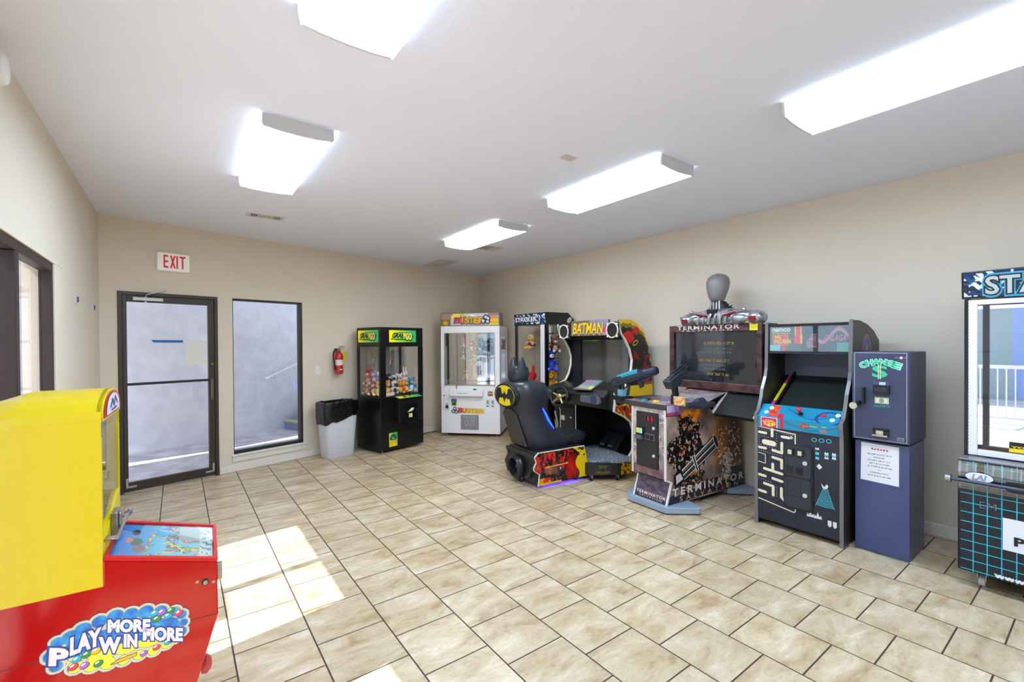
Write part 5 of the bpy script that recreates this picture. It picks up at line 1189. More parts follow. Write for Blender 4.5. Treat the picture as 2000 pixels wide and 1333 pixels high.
def shooter():
    t = thing('shooting_game', 'two gun shooting game with big brown framed screen and a metallic bust on top', 'arcade machine', (TMO[0], TMO[1], 0), TMA)
    W = .385; BLUEG = P('foot_bluegrey', (150, 168, 186), .4, .2); DK = P('shooter_black', (22, 21, 22), .4); MOLD = P('molding_white', (226, 222, 216), .4)
    # foot plates
    m = MB(); m.prism([(-.20, .02), (-.02, -.05), (.41, -.035), (.575, .20), (.57, .235), (.385, .30), (0, .30)][1:] + [(-.19, .16)], 'z', .012, .062); build('foot_plate', m, BLUEG, t, bevel=.004)
    m = MB(); m.prism([(-.17, .95), (0, .90), (.385, .90), (.55, 1.08), (.55, 1.11), (.385, 1.18), (0, 1.18), (-.17, 1.12)], 'z', .012, .062); build('foot_plate', m, BLUEG, t, bevel=.004)
    for x, y in ((.53, .2), (0.02, 0), (-.15, .12), (.50, 1.08), (-.13, 1.08), (.35, 0.0)):
        m = MB(); m.cyl((x, y, .001), (x, y, .013), .016); build('foot', m, RUBBER, t)
    # pedestal
    sil = [(.012, .062), (.075, .255), (.0, .285), (0, .922), (.56, .922), (.66, .83), (.86, .99), (1.0, .99), (1.08, .68), (1.165, .062)]
    m = MB(); m.prism(sil, 'x', 0, W); build('pedestal', m, DK, t)
    art('side_print', rside(W), 0, .055, 1.18, .99, 172, 132, side_print, ART, t, mask=sil)
    art('side_print', lside(0), -1.18, .055, 0, .99, 60, 48, lambda u, v: side_print(1-u, v), ART, t, mask=[(-y, z) for y, z in sil])
    for x0 in (-.004, W-.012):
        m = MB(); m.edge(rside(x0), [(.012, .062), (.075, .255), (.0, .285), (0, .922)], .014, 0, .017); build('edge_molding', m, MOLD, t)
        m = MB(); m.edge(rside(x0), [(.66, .83), (.86, .99)], .014, 0, .017); build('edge_molding', m, MOLD, t)
    # big rotary gun drawn on the side, lettering
    R = rside(W); m = MB(); a = math.atan2(.545-.26, .70-.15); ln = .62
    def gp(pts, off, mi): m.poly(R, rot2(pts, a, (.15, .262)), off, mi)
    gp([(.06, -.045), (ln, -.075), (ln, .075), (.06, .05)], .003, 0)
    for z0, z1, mi in ((.045, .062, 1), (.028, .032, 1), (-.012, .004, 1), (-.03, -.026, 2), (-.062, -.052, 1)): gp([(.05, z0*.8), (ln-.02, z0), (ln-.02, z1), (.05, z1*.8)], .004, mi)
    gp([(.25, -.085), (.29, -.09), (.30, .075), (.26, .08)], .0045, 1); gp([(.262, -.08), (.278, -.085), (.288, .07), (.272, .075)], .005, 0)
    gp([(-.06, -.05), (.08, -.06), (.09, .06), (-.02, .075)], .0042, 0); gp([(-.03, -.02), (.07, -.03), (.06, .04), (.0, .05)], .0048, 1)
    m.disc(R, *rot2([(ln, 0)], a, (.15, .262))[0], .028, .08, .0046, 1, 28, a); m.disc(R, *rot2([(ln+.002, 0)], a, (.15, .262))[0], .022, .07, .0052, 0, 28, a)
    build('gun_print', m, [P('gun_ink', (24, 24, 28), .35), P('gun_pale', (206, 198, 188), .35), P('gun_mid', (120, 112, 108), .35)], t, fix=False)
    LT = P('title_pale', (226, 206, 198), .4)
    m = MB(); m.glyphs(R, 'TERMINATOR', .085, .128, 1.14, .195, .004, 0, .03, 0, 1.5); build('title_lettering', m, LT, t, fix=False)
    m = MB(); m.glyphs(R, 'SALVATION', .18, .072, 1.05, .116, .004, 0, .02, 0, 2.1); build('subtitle_lettering', m, P('subtitle_rose', (206, 140, 128), .4), t, fix=False)
    m = MB(); m.rect(R, .30, .060, .78, .064, .003); [m.rect(R, .45+i*.022, .066, .465+i*.022, .07, .003) for i in range(12)]; build('credit_line', m, P('credit_grey', (190, 186, 186), .5), t, fix=False)
    m = MB(); m.rect(R, .86, .085, .90, .125, .004); build('rating_sticker', m, YELLOW, t, fix=False)
    m = MB(); m.disc(R, .82, .085, .02, .013, .004); build('maker_sticker', m, REDP, t, fix=False)
    # front face: print, coin door, kick panel
    art('front_print', front(0), .008, .29, W-.008, .918, 36, 58, lambda u, v: mixc(smoke(u, v, 4, .1), (236, 228, 224), .55 if v > .55 and u < .3 or v > .85 else .15) if v > .12 else mixc((150, 110, 106), (110, 84, 96), .5+fbm(u, v, 8)), ART, t)
    kp = Pl((0, .012, .062), (1, 0, 0), (0, .063, .193)); art('kick_print', kp, .012, .0, W-.012, .2, 36, 20, lambda u, v: mixc((122, 110, 132), (70, 54, 66), .5+.6*fbm(u, v, 6, 2)) if v > .2 else (56, 48, 56), ART, t, off=.002)
    m = MB(); m.glyphs(kp, 'TERMINATOR', .025, .035, W-.025, .062, .004, 0, .015, 0, 1.2); m.glyphs(kp, 'SALVATION', .07, .014, W-.06, .030, .004, 0, .0, 0, 1.6); build('kick_lettering', m, LT, t, fix=False)
    m = MB(); m.prism(rrect(.058, .36, .312, .862, .006), 'y', -.012, 0); build('coin_door_frame', m, P('coin_black', (30, 28, 30), .45), t, bevel=.002)
    for z0, z1 in ((.612, .855), (.367, .606)):
        m = MB(); m.box(.066, -.017, z0, .304, -.012, z1); build('coin_door', m, P('coin_grey', (42, 40, 43), .4), t, bevel=.002)
    F = front(-.017); m = MB(); m.rect(F, .172, .775, .278, .832, .002, 0); m.rect(F, .178, .781, .272, .826, .003, 1)
    build('credit_display', m, [P('display_rim', (96, 40, 50), .4), P('display_dark', (26, 12, 16), .2)], t, fix=False)
    m = MB(); m.glyphs(F, '0 0', .196, .787, .262, .822, .004, 0, .02); build('display_digits', m, P('digit_red', (150, 30, 44), .4, emit=(200, 40, 60), estr=.4), t, fix=False)
    m = MB(); m.box(.072, -.036, .642, .156, -.017, .72, 0); m.box(.072, -.05, .612, .15, -.017, .645, 1); m.rect(front(-.036), .078, .665, .115, .712, .001, 2); m.rect(front(-.036), .117, .665, .15, .712, .001, 3)
    build('bill_reader', m, [P('reader_dark', (30, 32, 36), .4), P('reader_slate', (84, 96, 106), .4), P('sticker_lime', (220, 222, 90), .4), P('sticker_mint', (196, 230, 216), .4)], t)
    m = MB(); m.box(.172, -.024, .615, .278, -.017, .672, 0); m.box(.182, -.027, .622, .222, -.024, .662, 1); m.box(.232, -.027, .622, .27, -.024, .662, 1); build('coin_slots', m, [P('slot_grey', (110, 116, 122), .4, .4), BLACKM], t)
    m = MB()
    for z in (.728, .48): m.cyl((.27, -.026, z), (.27, -.017, z), .014)
    build('coin_locks', m, P('lock_bright', (226, 222, 214), .3, .4), t)
    # deck with buttons, holsters
    m = MB(); m.prism([(-.02, -.012), (W+.012, -.012), (W+.012, .16), (W+.10, .24), (W+.10, .56), (-.25, .56), (-.25, .02), (-.10, .02)], 'z', .90, .945); build('deck', m, P('deck_grey', (62, 58, 60), .4), t, bevel=.004)
    art('deck_print', flat(.945), -.1, .0, W, .55, 40, 44, lambda u, v: mixc(smoke(u, v, 8, .2), (90, 70, 140), .6 if v > .35 and u < .7 else .1), ART, t)
    art('deck_edge_print', rside(W+.012), .0, .85, .16, .944, 20, 10, lambda u, v: mixc((200, 190, 210), (150, 110, 170), u) if v > .3 else mixc((220, 60, 70), (120, 70, 160), u*1.4), ART, t)
    m = MB(); m.prism([(W+.001, .0), (W+.011, .0), (W+.011, .158), (W+.001, .158)], 'z', .845, .90); build('deck_skirt', m, P('skirt_black', (20, 18, 22), .5), t)
    for x, y, c in ((.06, .09, (20, 150, 150)), (.19, .11, (236, 206, 20))):
        m = MB(); m.cyl((x, y, .945), (x, y, .953), .036, None, 20); m.cyl((x, y, .953), (x, y, .962), .026, .024, 20); build('start_button', m, P('start_%d' % c[0], c, .3), t)
    m = MB(); rp = Pl((0, .56, .935), (1, 0, 0), (0, .30, .075)); m.slab(rp, [(-.05, -.02), (W+.02, -.02), (W+.02, .31), (-.05, .31)], -.02, 0); build('riser', m, DK, t)
    art('riser_print', rp, -.05, -.02, W+.02, .31, 44, 33, lambda u, v: mixc(smoke(u, v, 12, -.2), (130, 116, 116), .3), ART, t)
    # speaker box to the right under the screen
    m = MB(); m.prism([(.64, .825), (.86, 1.005), (1.0, 1.005), (1.0, .80), (.68, .79)], 'x', W+.014, .80); build('speaker_box', m, P('box_dark', (34, 34, 33), .5), t, bevel=.003)
    for x in (W+.012, .79):
        m = MB(); m.edge(rside(x), [(.642, .828), (.862, 1.008)], .02, 0, .014); build('box_molding', m, MOLD, t)
    m = MB(); m.box(-.06, .86, .90, .50, 1.06, 1.05); build('screen_mount', m, DK, t)
    # screen
    x0, x1, z0, z1, ys = -.245, .765, 1.022, 1.668, .85
    FRM = noisy('frame_maroon', (40, 20, 22), (104, 66, 62), 18, .45, bump=.5, stretch=(.5, 1, 1), bscale=30)
    m = MB(); m.box(x0, ys-.03, z0, x1, ys+.0, z0+.078); m.box(x0, ys-.03, z1-.07, x1, ys, z1); m.box(x0, ys-.03, z0+.078, x0+.055, ys, z1-.07); m.box(x1-.05, ys-.03, z0+.078, x1, ys, z1-.07); build('screen_frame', m, FRM, t, bevel=.006)
    m = MB(); m.box(x0+.01, ys, z0+.01, x1-.01, ys+.13, z1-.01); build('screen_housing', m, P('housing_black', (16, 15, 16), .5), t, bevel=.004)
    m = MB(); m.rect(front(ys-.004), x0+.055, z0+.078, x1-.05, z1-.07, 0); build('screen', m, P('screen_grey', (40, 42, 46), .06, spec=.7, coat=1.0), t, fix=False)
    S = front(ys-.004); m = MB()
    for s, a0, a1, b in (('CONGRATULATIONS', .16, .50, 1.47), ('LEADERBOARD', .10, .44, 1.30), ('PRESS START', .2, .44, 1.165)): m.scribble(S, a0, b, a1, b+.026, len(s), .001)
    build('screen_title', m, P('screen_amber', (120, 104, 50), .3, emit=(140, 116, 40), estr=.25), t, fix=False)
    m = MB()
    for s, a0, a1, b in (('EXCELLENT SCORE', .14, .46, 1.42), ('YOU CAN CONTINUE', .12, .46, 1.385), ('RANK    SCORE', .14, .40, 1.255), ('CREDITS 0', .16, .40, 1.22)): m.scribble(S, a0, b, a1, b+.018, len(s)+3, .001)
    build('screen_text', m, P('screen_olive', (92, 96, 88), .3, emit=(100, 104, 90), estr=.15), t, fix=False)
    FT = front(ys-.03); m = MB(); m.glyphs(FT, 'TERMINATOR', -.135, 1.622, .555, 1.662, .003, 0, .02, 0, 1.2); m.glyphs(FT, 'SALVATION', -.08, 1.602, .48, 1.618, .003, 0, .0, 0, 1.7); build('frame_lettering', m, P('frame_letter', (232, 222, 216), .4), t, fix=False)
    m = MB(); m.rect(FT, .655, 1.60, .73, 1.672, .004); build('warning_sticker', m, P('sticker_yel', (240, 222, 30), .5), t, fix=False)
    m = MB(); [m.rect(FT, .665, 1.655-k*.012, .722, 1.658-k*.012, .005) for k in range(4)]; build('warning_lines', m, P('sticker_olv', (150, 130, 30), .5), t, fix=False)
    # plain metallic bust on top (shoulders, pistons, smooth featureless head)
    MT = noisy('bust_metal', (120, 120, 124), (190, 188, 190), 14, .3, bump=.15, metal=.6); MR = P('bust_red', (140, 16, 30), .35, .2); MD = P('bust_dark', (34, 32, 36), .45, .4)
    cx, cy, zb = .30, ys+.02, 1.668
    m = MB(); m.loft([srect(cx+.03, cy, hx, hy, z, 28, 2.6) for z, hx, hy in ((zb, .43, .075), (zb+.03, .45, .085), (zb+.075, .43, .09), (zb+.11, .36, .085), (zb+.135, .26, .075), (zb+.15, .14, .05))], 0)
    for s in (-1, 1):
        m.ell((cx+.04+s*.36, cy-.01, zb+.05), (.085, .085, .07), 14, 10, 0); m.ell((cx+.04+s*.2, cy-.06, zb+.045), (.12, .045, .05), 14, 8, 0)
        for k in range(3): m.tube([(cx+.04+s*(.42-.02*k), cy-.07, zb+.09-.02*k), (cx+.04+s*.44, cy-.02, zb+.02)], .008, 6, 0)
    for k in range(7):
        x = cx-.16+k*.06; m.tube([(x, cy-.095, zb+.005), (x+.01, cy-.108, zb+.05), (x+.02, cy-.085, zb+.10)], .010 if k % 2 else .014, 6, 0)
    build('bust_shoulders', m, MT, t, smooth=50)
    m = MB()
    for s in (-1, 1):
        m.cyl((cx+s*.06+.02, cy-.085, zb+.085), (cx+.04+s*.27, cy-.09, zb+.125), .016, .013, 12, 0); m.cyl((cx+.04+s*.10, cy-.105, zb+.08), (cx+.04+s*.2, cy-.11, zb+.10), .011, None, 10, 1); m.ell((cx+.04+s*.28, cy-.085, zb+.128), .02, 10, 6, 0)
        m.cyl((cx+s*.05, cy, zb+.14), (cx+s*.14+.02, cy+.01, zb+.20 if s > 0 else zb+.15), .011, None, 10, 0); m.box(cx+.04+s*.36-.03, cy-.10, zb+.02, cx+.04+s*.36+.03, cy-.07, zb+.06, 1)
    build('bust_pistons', m, [CHROME, MR], t, smooth=50)
    m = MB(); m.cyl((cx, cy, zb+.09), (cx, cy, zb+.25), .055, .046, 14, 0); m.loft([srect(cx+.02, cy+.01, hx, hy, z, 20, 2.2) for z, hx, hy in ((zb+.12, .20, .07), (zb+.155, .13, .06), (zb+.20, .075, .05), (zb+.225, .05, .045))], 0); m.box(cx-.06, cy-.09, zb+.06, cx+.05, cy-.04, zb+.145, 0)
    for k in range(4): m.tube([(cx-.05+.033*k, cy-.05, zb+.13), (cx-.04+.027*k, cy-.04, zb+.25)], .009, 6, 1)
    build('bust_neck', m, [MD, STEEL], t, smooth=50)
    m = MB(); m.loft([srect(cx+.006, cy-.01+dy, hx, hy, zb+z, 24, 2.1) for z, hx, hy, dy in ((.22, .045, .05, 0), (.245, .065, .075, -.01), (.29, .08, .092, -.01), (.35, .098, .105, 0), (.41, .105, .112, .005), (.455, .092, .10, .01), (.485, .062, .07, .012), (.498, .025, .03, .012))], 0)
    build('bust_head', m, P('head_grey', (132, 128, 126), .5, .25), t, smooth=60)
    m = MB(); m.cyl((.02, .16, .945), (.02, .16, .955), .05, None, 16); m.cyl((-.20, .07, .96), (-.20, .075, 1.10), .024, .018, 12); m.cyl((.36, .14, .945), (.36, .14, 1.03), .03, .022, 12); build('gun_post', m, P('post_dark', (28, 28, 32), .4), t)
    # holster plate, cup on the deck
    m = MB(); m.box(.40-.0, .085, .945, .515, .10, 1.022, 0); build('gun_plate', m, P('plate_amber', (214, 170, 110), .5), t, bevel=.002)
    art('plate_print', front(.085), .403, .948, .512, 1.019, 14, 10, lambda u, v: (196, 110, 40) if fbm(u, v, 7) > .2 else (226, 190, 134), ARTM, t)
    m = MB(); m.tube([(.50, .16, .945), (.54, .17, .955), (.60, .15, .975)], .025, 10, 0); m.cyl((.585, .12, .965), (.65, .10, .985), .03, .045, 18, 0); m.cyl((.65, .10, .985), (.69, .09, 1.0), .045, .04, 18, 0); build('holster', m, P('holster_navy', (34, 42, 62), .4), t, smooth=50)
    # yellow holster cup at the left front
    m = MB(); m.prism([(-.27, .0), (-.13, -.02), (-.11, .12), (-.25, .13)], 'z', .93, .97, 0); m.prism([(-.235, .04), (-.165, .03), (-.16, .10), (-.23, .11)], 'z', .97, 1.03, 1); build('holster', m, [P('holster_blk', (26, 25, 26), .45), P('holster_blue', (110, 160, 184), .4)], t)
    return t
SHO = shooter()
def gun_frame(a, b, back):
    x = (b-a).normalized(); z = Vector((0, 0, 1)); y = z.cross(x).normalized(); z = x.cross(y)
    m = Matrix((x, y, z)).transposed().to_4x4(); m.translation = a; return m
def guns():
    g = bpy.data.objects.new('machine_gun', None); COL.objects.link(g); base = SHO.matrix_basis
    # long blue toy rifle at the left of the deck, pointing right and up
    A, B = Vector((-.305, .05, 1.085)), Vector((.13, .16, 1.21)); g.matrix_world = base @ gun_frame(A, B, 0)
    tag(g, 'long dark blue toy machine gun with teal top beside the shooting game', 'toy gun')
    Ln = (B-A).length; NB = P('gun_navy', (30, 44, 66), .4); TL = P('gun_teal', (50, 150, 166), .4); DKB = P('gun_dark', (22, 28, 40), .45)
    m = MB(); m.prism([(0, -.015), (.05, -.035), (.28, -.03), (Ln-.05, -.02), (Ln-.03, .05), (.34, .055), (.30, .035), (.05, .03), (0, .012)], 'y', -.032, .032, 0); m.box(.06, -.038, -.012, .40, .038, .016, 1)
    for k in range(6): m.box(.10+k*.05, -.041, -.026+.004*(k % 3), .125+k*.05, .041, -.008+.004*(k % 2), k % 2)
    m.box(.02, -.028, .0, .12, .028, .05, 1); m.cyl((.0, 0, .02), (-.05, 0, .012), .022, .016, 12, 1); m.prism([(.30, -.03), (.42, -.03), (.40, -.062), (.33, -.062)], 'y', -.022, .022, 1); build('receiver', m, [NB, DKB], g, bevel=.004)
    m = MB(); m.prism([(.05, .03), (.32, .035), (.28, .078), (.08, .066)], 'y', -.026, .026); m.box(.10, -.029, .045, .25, .029, .056); build('top_rail', m, TL, g, bevel=.004)
    m = MB(); m.cyl((Ln-.10, 0, .018), (Ln+.01, 0, .018), .044, .042, 18, 0); m.cyl((Ln+.01, 0, .018), (Ln+.03, 0, .018), .038, .034, 18, 1); m.box(Ln-.16, -.03, .05, Ln-.02, .03, .066, 1)
    for k in range(6): m.cyl((Ln-.2, .02*math.cos(k*1.05), .02+.02*math.sin(k*1.05)), (Ln+.01, .02*math.cos(k*1.05), .02+.02*math.sin(k*1.05)), .008, None, 8, 1)
    build('barrel', m, [NB, DKB], g, smooth=50)
    m = MB(); m.prism([(.02, -.02), (.07, -.03), (.06, -.12), (.0, -.13), (-.01, -.1)], 'y', -.017, .017); build('grip', m, DKB, g, bevel=.005)
    m = MB(); m.prism([(.27, -.03), (.31, -.03), (.32, -.10), (.28, -.11)], 'y', -.016, .016); build('foregrip', m, DKB, g, bevel=.005)
    m = MB(); m.tube([(.07, 0, -.032), (.10, 0, -.075), (.14, 0, -.07), (.15, 0, -.032)], .006, 6); m.cyl((.16, 0, -.03), (.16, 0, -.08), .02, .016, 12); m.cyl((.16, 0, -.08), (.13, 0, -.145), .014, .014, 10); build('trigger_guard', m, DKB, g)
    # short black toy pistol on the right post, seen from behind
    h = bpy.data.objects.new('pistol', None); COL.objects.link(h); A, B = Vector((.372, .06, 1.112)), Vector((.392, .30, 1.262)); h.matrix_world = base @ gun_frame(A, B, 0)
    tag(h, 'blocky dark grey toy pistol standing on the shooting game deck', 'toy gun')
    GB = P('pistol_grey', (40, 46, 54), .4); Ln = (B-A).length
    m = MB(); m.box(-.01, -.045, -.032, .13, .045, .05, 0); m.prism([(.0, .045), (.12, .045), (.10, .062), (.02, .062)], 'y', -.024, .024, 0); m.box(.12, -.03, -.022, .24, .03, .04, 0); m.box(.22, -.025, -.016, Ln, .025, .028, 1)
    for s in (-1, 1): m.cyl((.08, s*.02, .06), (Ln-.03, s*.02, .05), .010, None, 8, 1)
    build('slide', m, [GB, P('pistol_dark', (20, 23, 28), .45)], h, bevel=.004)
    m = MB(); m.prism([(.03, -.028), (.085, -.028), (.045, -.13), (-.01, -.135)], 'y', -.019, .019); build('grip', m, P('pistol_dark'), h, bevel=.006)
    m = MB(); m.tube([(.085, 0, -.028), (.105, 0, -.07), (.15, 0, -.06), (.155, 0, -.02)], .006, 6); build('trigger_guard', m, P('pistol_dark'), h)
guns()
nest(SHO, 'coin_door_frame', 'coin_door', 'bill_reader', 'coin_slots', 'coin_locks', 'credit_display', 'display_digits'); nest(SHO, 'side_print', 'gun_print', 'title_lettering', 'subtitle_lettering', 'credit_line', 'rating_sticker', 'maker_sticker'); nest(SHO, 'kick_print', 'kick_lettering'); nest(SHO, 'deck', 'deck_print', 'deck_edge_print', 'deck_skirt', 'start_button', 'gun_post', 'gun_plate', 'plate_print', 'holster'); nest(SHO, 'riser', 'riser_print'); nest(SHO, 'speaker_box', 'box_molding'); nest(SHO, 'screen_frame', 'frame_lettering', 'warning_sticker', 'warning_lines'); nest(SHO, 'screen', 'screen_title', 'screen_text'); nest(SHO, 'bust_shoulders', 'bust_pistons', 'bust_neck', 'bust_head')
# ------------------------------------------------------------------ driving cabinet with seat
CBO, CBA = (4.0, 4.45), -92
BAT = [(0, .14), (.03, .16), (.05, .32), (.085, .18), (.12, .10), (.20, .06), (.27, .10), (.31, .20), (.33, .33), (.52, .40), (.74, .34), (.92, .16), (.97, -.02), (.90, -.22), (.70, -.38), (.60, -.40), (.58, -.26), (.50, -.15), (.40, -.13), (.32, -.20), (.27, -.13), (.20, -.10), (.12, -.17), (0, -.36)]
def bat_pts(cx, cz, s): return [(cx+x*s, cz+y*s) for x, y in BAT]+[(cx-x*s, cz+y*s) for x, y in BAT[::-1][1:-1]]
def ell_pts(cx, cz, a, b, n=40): return [(cx+a*math.cos(2*math.pi*i/n), cz+b*math.sin(2*math.pi*i/n)) for i in range(n)]
def fire_print(y, z):
    """black print with torn red and yellow at the top"""
    c = (20, 17, 18)
    if z > 1.0:
        e = 9.0
        pts = [(.04, 1.735), (.06, 1.755), (.23, 1.757), (.33, 1.725), (.46, 1.64), (.535, 1.49), (.60, 1.225), (.625, .9)]
        for (ax, ay), (bx, by) in zip(pts, pts[1:]):
            k = max(0, min(1, ((y-ax)*(bx-ax)+(z-ay)*(by-ay))/((bx-ax)**2+(by-ay)**2))); e = min(e, math.hypot(y-ax-k*(bx-ax), z-ay-k*(by-ay)))
        w = max(.012, .10*(z-1.42)/.33)
        e += .025*fbm(y, z, 12)
        if e < w*.55: c = (222, 184, 16)
        elif e < w*1.25 and math.sin((z*.8+y*.6)*300) > .1: c = (196, 156, 22)
        if math.hypot((y-.19)/.10, (z-1.555)/.075)+.25*fbm(y, z, 14, 2) < 1: c = (206, 12, 16)
        if math.hypot((y-.33)/.07, (z-1.63)/.05)+.4*fbm(y, z, 18, 4) < .9: c = (190, 16, 18)
        if z < 1.40 and fbm(y, z, 11, 6) > .22: c = (128, 16, 16)
        if math.hypot((y-.54)/.08, (z-1.06)/.08)+.3*fbm(y, z, 12, 8) < 1: c = (200, 16, 22)
    else:
        if z > .60: c = (230, 190, 18)
        if z < .86 and fbm(y, z*1.4, 9, 3) > .05-(.86-z)*.3: c = (24, 18, 18)
        if z < .78 and fbm(y*1.8, z*.7, 8, 11) > -.05: c = (190, 24, 22)
        if z < .2: c = (226, 180, 20) if fbm(y, z, 6, 2) > -.1 else (150, 30, 24)
        if z > .98: c = (230, 190, 18)
    return c
def base_print(u, v):
    y, z = u*.66+.04, .03+v*.335
    c = (20, 17, 18)
    if fbm(y*2.2, z*.8, 8, 1) > .10-(.5 if v > .62 else 0) and v > .42 and u < .72: c = (206, 20, 20)
    if v > .55 and fbm(y*3, z*.8, 9, 4) > .02: c = (22, 18, 18)
    if u < .72 and fbm(y, z, 34, 6) > .38: c = mixc(c, (236, 120, 40), .7)
    if u < .72 and fbm(y*.6, z*1.8, 24, 16) < -.36: c = mixc(c, (14, 10, 12), .85)
    d = math.hypot((u-.70)/.15, (v-.42)/.42)
    if d < 1: c = mixc((216, 16, 16), (110, 8, 12), d+.6*fbm(y, z, 14, 3))
    if v < .2 and u < .3: c = (206, 40, 24) if fbm(y, z, 12) > -.1 else (230, 150, 30)
    if math.hypot((u-.36)/.17, (v-.40)/.11) < 1: c = mixc((150, 96, 62), (60, 44, 40), max(0, (u-.30)*6)+.5*fbm(y, z, 18))
    if math.hypot((u-.47)/.05, (v-.40)/.10) < 1: c = (40, 40, 46) if math.hypot((u-.48)/.016, (v-.43)/.035) > 1 else (190, 190, 196)
    if abs(v-.53-.1*(u-.3)) < .022 and .2 < u < .62: c = (224, 150, 80)
    if u > .80+.04*math.sin(v*9)-.14*max(0, v-.80)*4: c = (240, 200, 20)
    if u > .80 and v > .7 and fbm(y, z, 22, 5) > .2: c = (60, 30, 20)
    if v < .07 and u < .5: c = (232, 170, 30)
    return c
def racer():
    t = thing('racing_cabinet', 'black driving cabinet with a seat carrying a yellow bat emblem', 'arcade machine', (CBO[0], CBO[1], 0), CBA)
    inv = t.matrix_basis.inverted()
    MS = inv @ (Matrix.Translation((2.97, 4.22, 0)) @ Matrix.Rotation(math.radians(-96), 4, 'Z'))   # seat frame inside the cabinet frame
    K = P('racer_black', (20, 20, 24), .38); KM = P('racer_matte', (16, 16, 19), .6); SH = P('seat_shell', (44, 46, 54), .33); MO = P('molding_cream', (232, 222, 200), .4)
    W = 1.06
    sil = [(.07, .06), (.10, .13), (.19, .165), (.26, .225), (.275, .27), (.275, .48), (.235, .575), (.14, .64), (.03, .69), (-.035, .72), (-.02, .82), (-.02, .92), (.0, .945), (.16, 1.0), (.215, 1.08), (.25, 1.185), (.265, 1.29), (.225, 1.416), (.155, 1.518), (.085, 1.593), (.045, 1.69), (.04, 1.735), (.06, 1.755), (.23, 1.757), (.33, 1.725), (.46, 1.64), (.535, 1.49), (.60, 1.225), (.625, .88), (.63, .06)]
    for x0, x1, nm in ((W-.022, W, 'side_panel'), (0, .022, 'side_panel')):
        m = MB(); m.prism(sil, 'x', x0, x1); build(nm, m, K, t, bevel=.002)
        m = MB(); m.edge(rside(x0), sil[1:22], .012, -.002, .026); build('edge_molding', m, MO, t)
    art('side_print', rside(W), -.04, .06, .63, 1.757, 84, 212, lambda u, v: fire_print(-.04+.67*u, .06+1.697*v), ART, t, mask=sil)
    R = rside(W); m = MB(); m.poly(R, [(a*math.cos(.5)-b*math.sin(.5)+.315, a*math.sin(.5)+b*math.cos(.5)+1.49) for a, b in ell_pts(0, 0, .05, .026, 24)], .004, 0); m.poly(R, [(a*math.cos(.5)-b*math.sin(.5)+.315, a*math.sin(.5)+b*math.cos(.5)+1.49) for a, b in ell_pts(0, 0, .04, .016, 24)], .005, 1); build('side_badge', m, [P('badge_gold', (224, 196, 60), .4), BLACKM], t, fix=False)
    m = MB(); m.glyphs(R, 'Batman', .36, 1.10, .49, 1.135, .004, 0, .0, .3); build('side_lettering', m, P('letter_silver', (200, 200, 204), .4), t, fix=False)
    # body between the panels
    m = MB(); m.prism([(.42, 1.0), (.30, 1.0), (.30, .76), (.50, .74), (.50, .10), (.615, .10), (.61, .88), (.585, 1.22), (.52, 1.48), (.45, 1.625), (.42, 1.64)], 'x', .022, W-.022); build('rear_body', m, KM, t)
    m = MB(); m.prism([(.05, 1.575), (.05, 1.735), (.23, 1.745), (.32, 1.715), (.45, 1.63), (.45, 1.575)], 'x', .022, W-.022); build('top_box', m, K, t, bevel=.004)
    # marquee between two speakers
    mp = front(.05)
    def mq(u, v):
        c = mixc((130, 124, 110), (100, 100, 112), u)
        if u > .52: c = mixc((96, 108, 160), (170, 160, 190), v*.6+.3*fbm(u, v, 7))
        if u > .84 and v < .55: c = (206, 40, 90) if fbm(u, v, 14) > 0 else (190, 90, 130)
        if v < .2: c = mixc(c, (180, 170, 160), .6)
        if .27 < u < .31 and v > .72: c = (226, 222, 206)
        if v > .82 and u < .5: c = (96, 92, 80)
        return c
    m = MB(); m.box(.285, .02, 1.578, .925, .05, 1.765); build('marquee_frame', m, P('marquee_grey', (96, 96, 100), .4), t, bevel=.004)
    art('marquee_art', front(.02), .29, 1.583, .92, 1.76, 84, 24, mq, ART, t)
    m = MB(); m.glyphs(front(.02), 'BATMAN', .325, 1.605, .84, 1.735, .004, 0, .012, .2); build('marquee_lettering', m, P('bat_yellow', (250, 208, 20), .4), t, fix=False)
    m = MB(); m.glyphs(front(.02), 'BATMAN', .325, 1.598, .84, 1.732, .003, 0, .065, .2); build('marquee_shadow', m, P('bat_shadow', (120, 70, 20), .4), t, fix=False)
    for x in (.15, .985):
        hx = .115 if x < .5 else .075
        m = MB(); m.box(x-hx, .02, 1.545, x+hx+.005, .05, 1.735); build('speaker_box', m, K, t, bevel=.006)
        m = MB(); c = Vector((x, .02, 1.635)); ring = [(x+.086*math.cos(k*math.pi/14), .012, 1.637+.086*math.sin(k*math.pi/14)) for k in range(28)]; m.tube(ring, .0085, 8, 0, True)
        for k in range(4): a = math.pi/4+k*math.pi/2; m.cyl((x+.097*math.cos(a), .008, 1.637+.097*math.sin(a)), (x+.097*math.cos(a), .02, 1.637+.097*math.sin(a)), .014, None, 10, 0)
        build('speaker_ring', m, P('ring_ivory', (222, 214, 196), .4), t, smooth=50)
        m = MB(); m.disc(front(.018), x, 1.637, .081, None, 0, 0, 28); build('speaker_grille', m, P('grille_dark', (34, 33, 34), .8, bump=.8, bscale=700), t, fix=False)
    # screen
    m = MB(); m.box(.022, .26, .98, .19, .42, 1.575); m.box(.97, .30, .98, W-.022, .42, 1.575); m.box(.19, .26, 1.53, .97, .42, 1.575); build('screen_bezel', m, P('bezel_navy', (24, 26, 34), .3), t, bevel=.004)
    m = MB(); m.quad((.19, .30, 1.0), (.97, .30, 1.0), (.97, .30, 1.53), (.19, .30, 1.53)); build('screen', m, P('tube_grey', (78, 78, 76), .05, spec=.8, coat=1.0), t, fix=False)
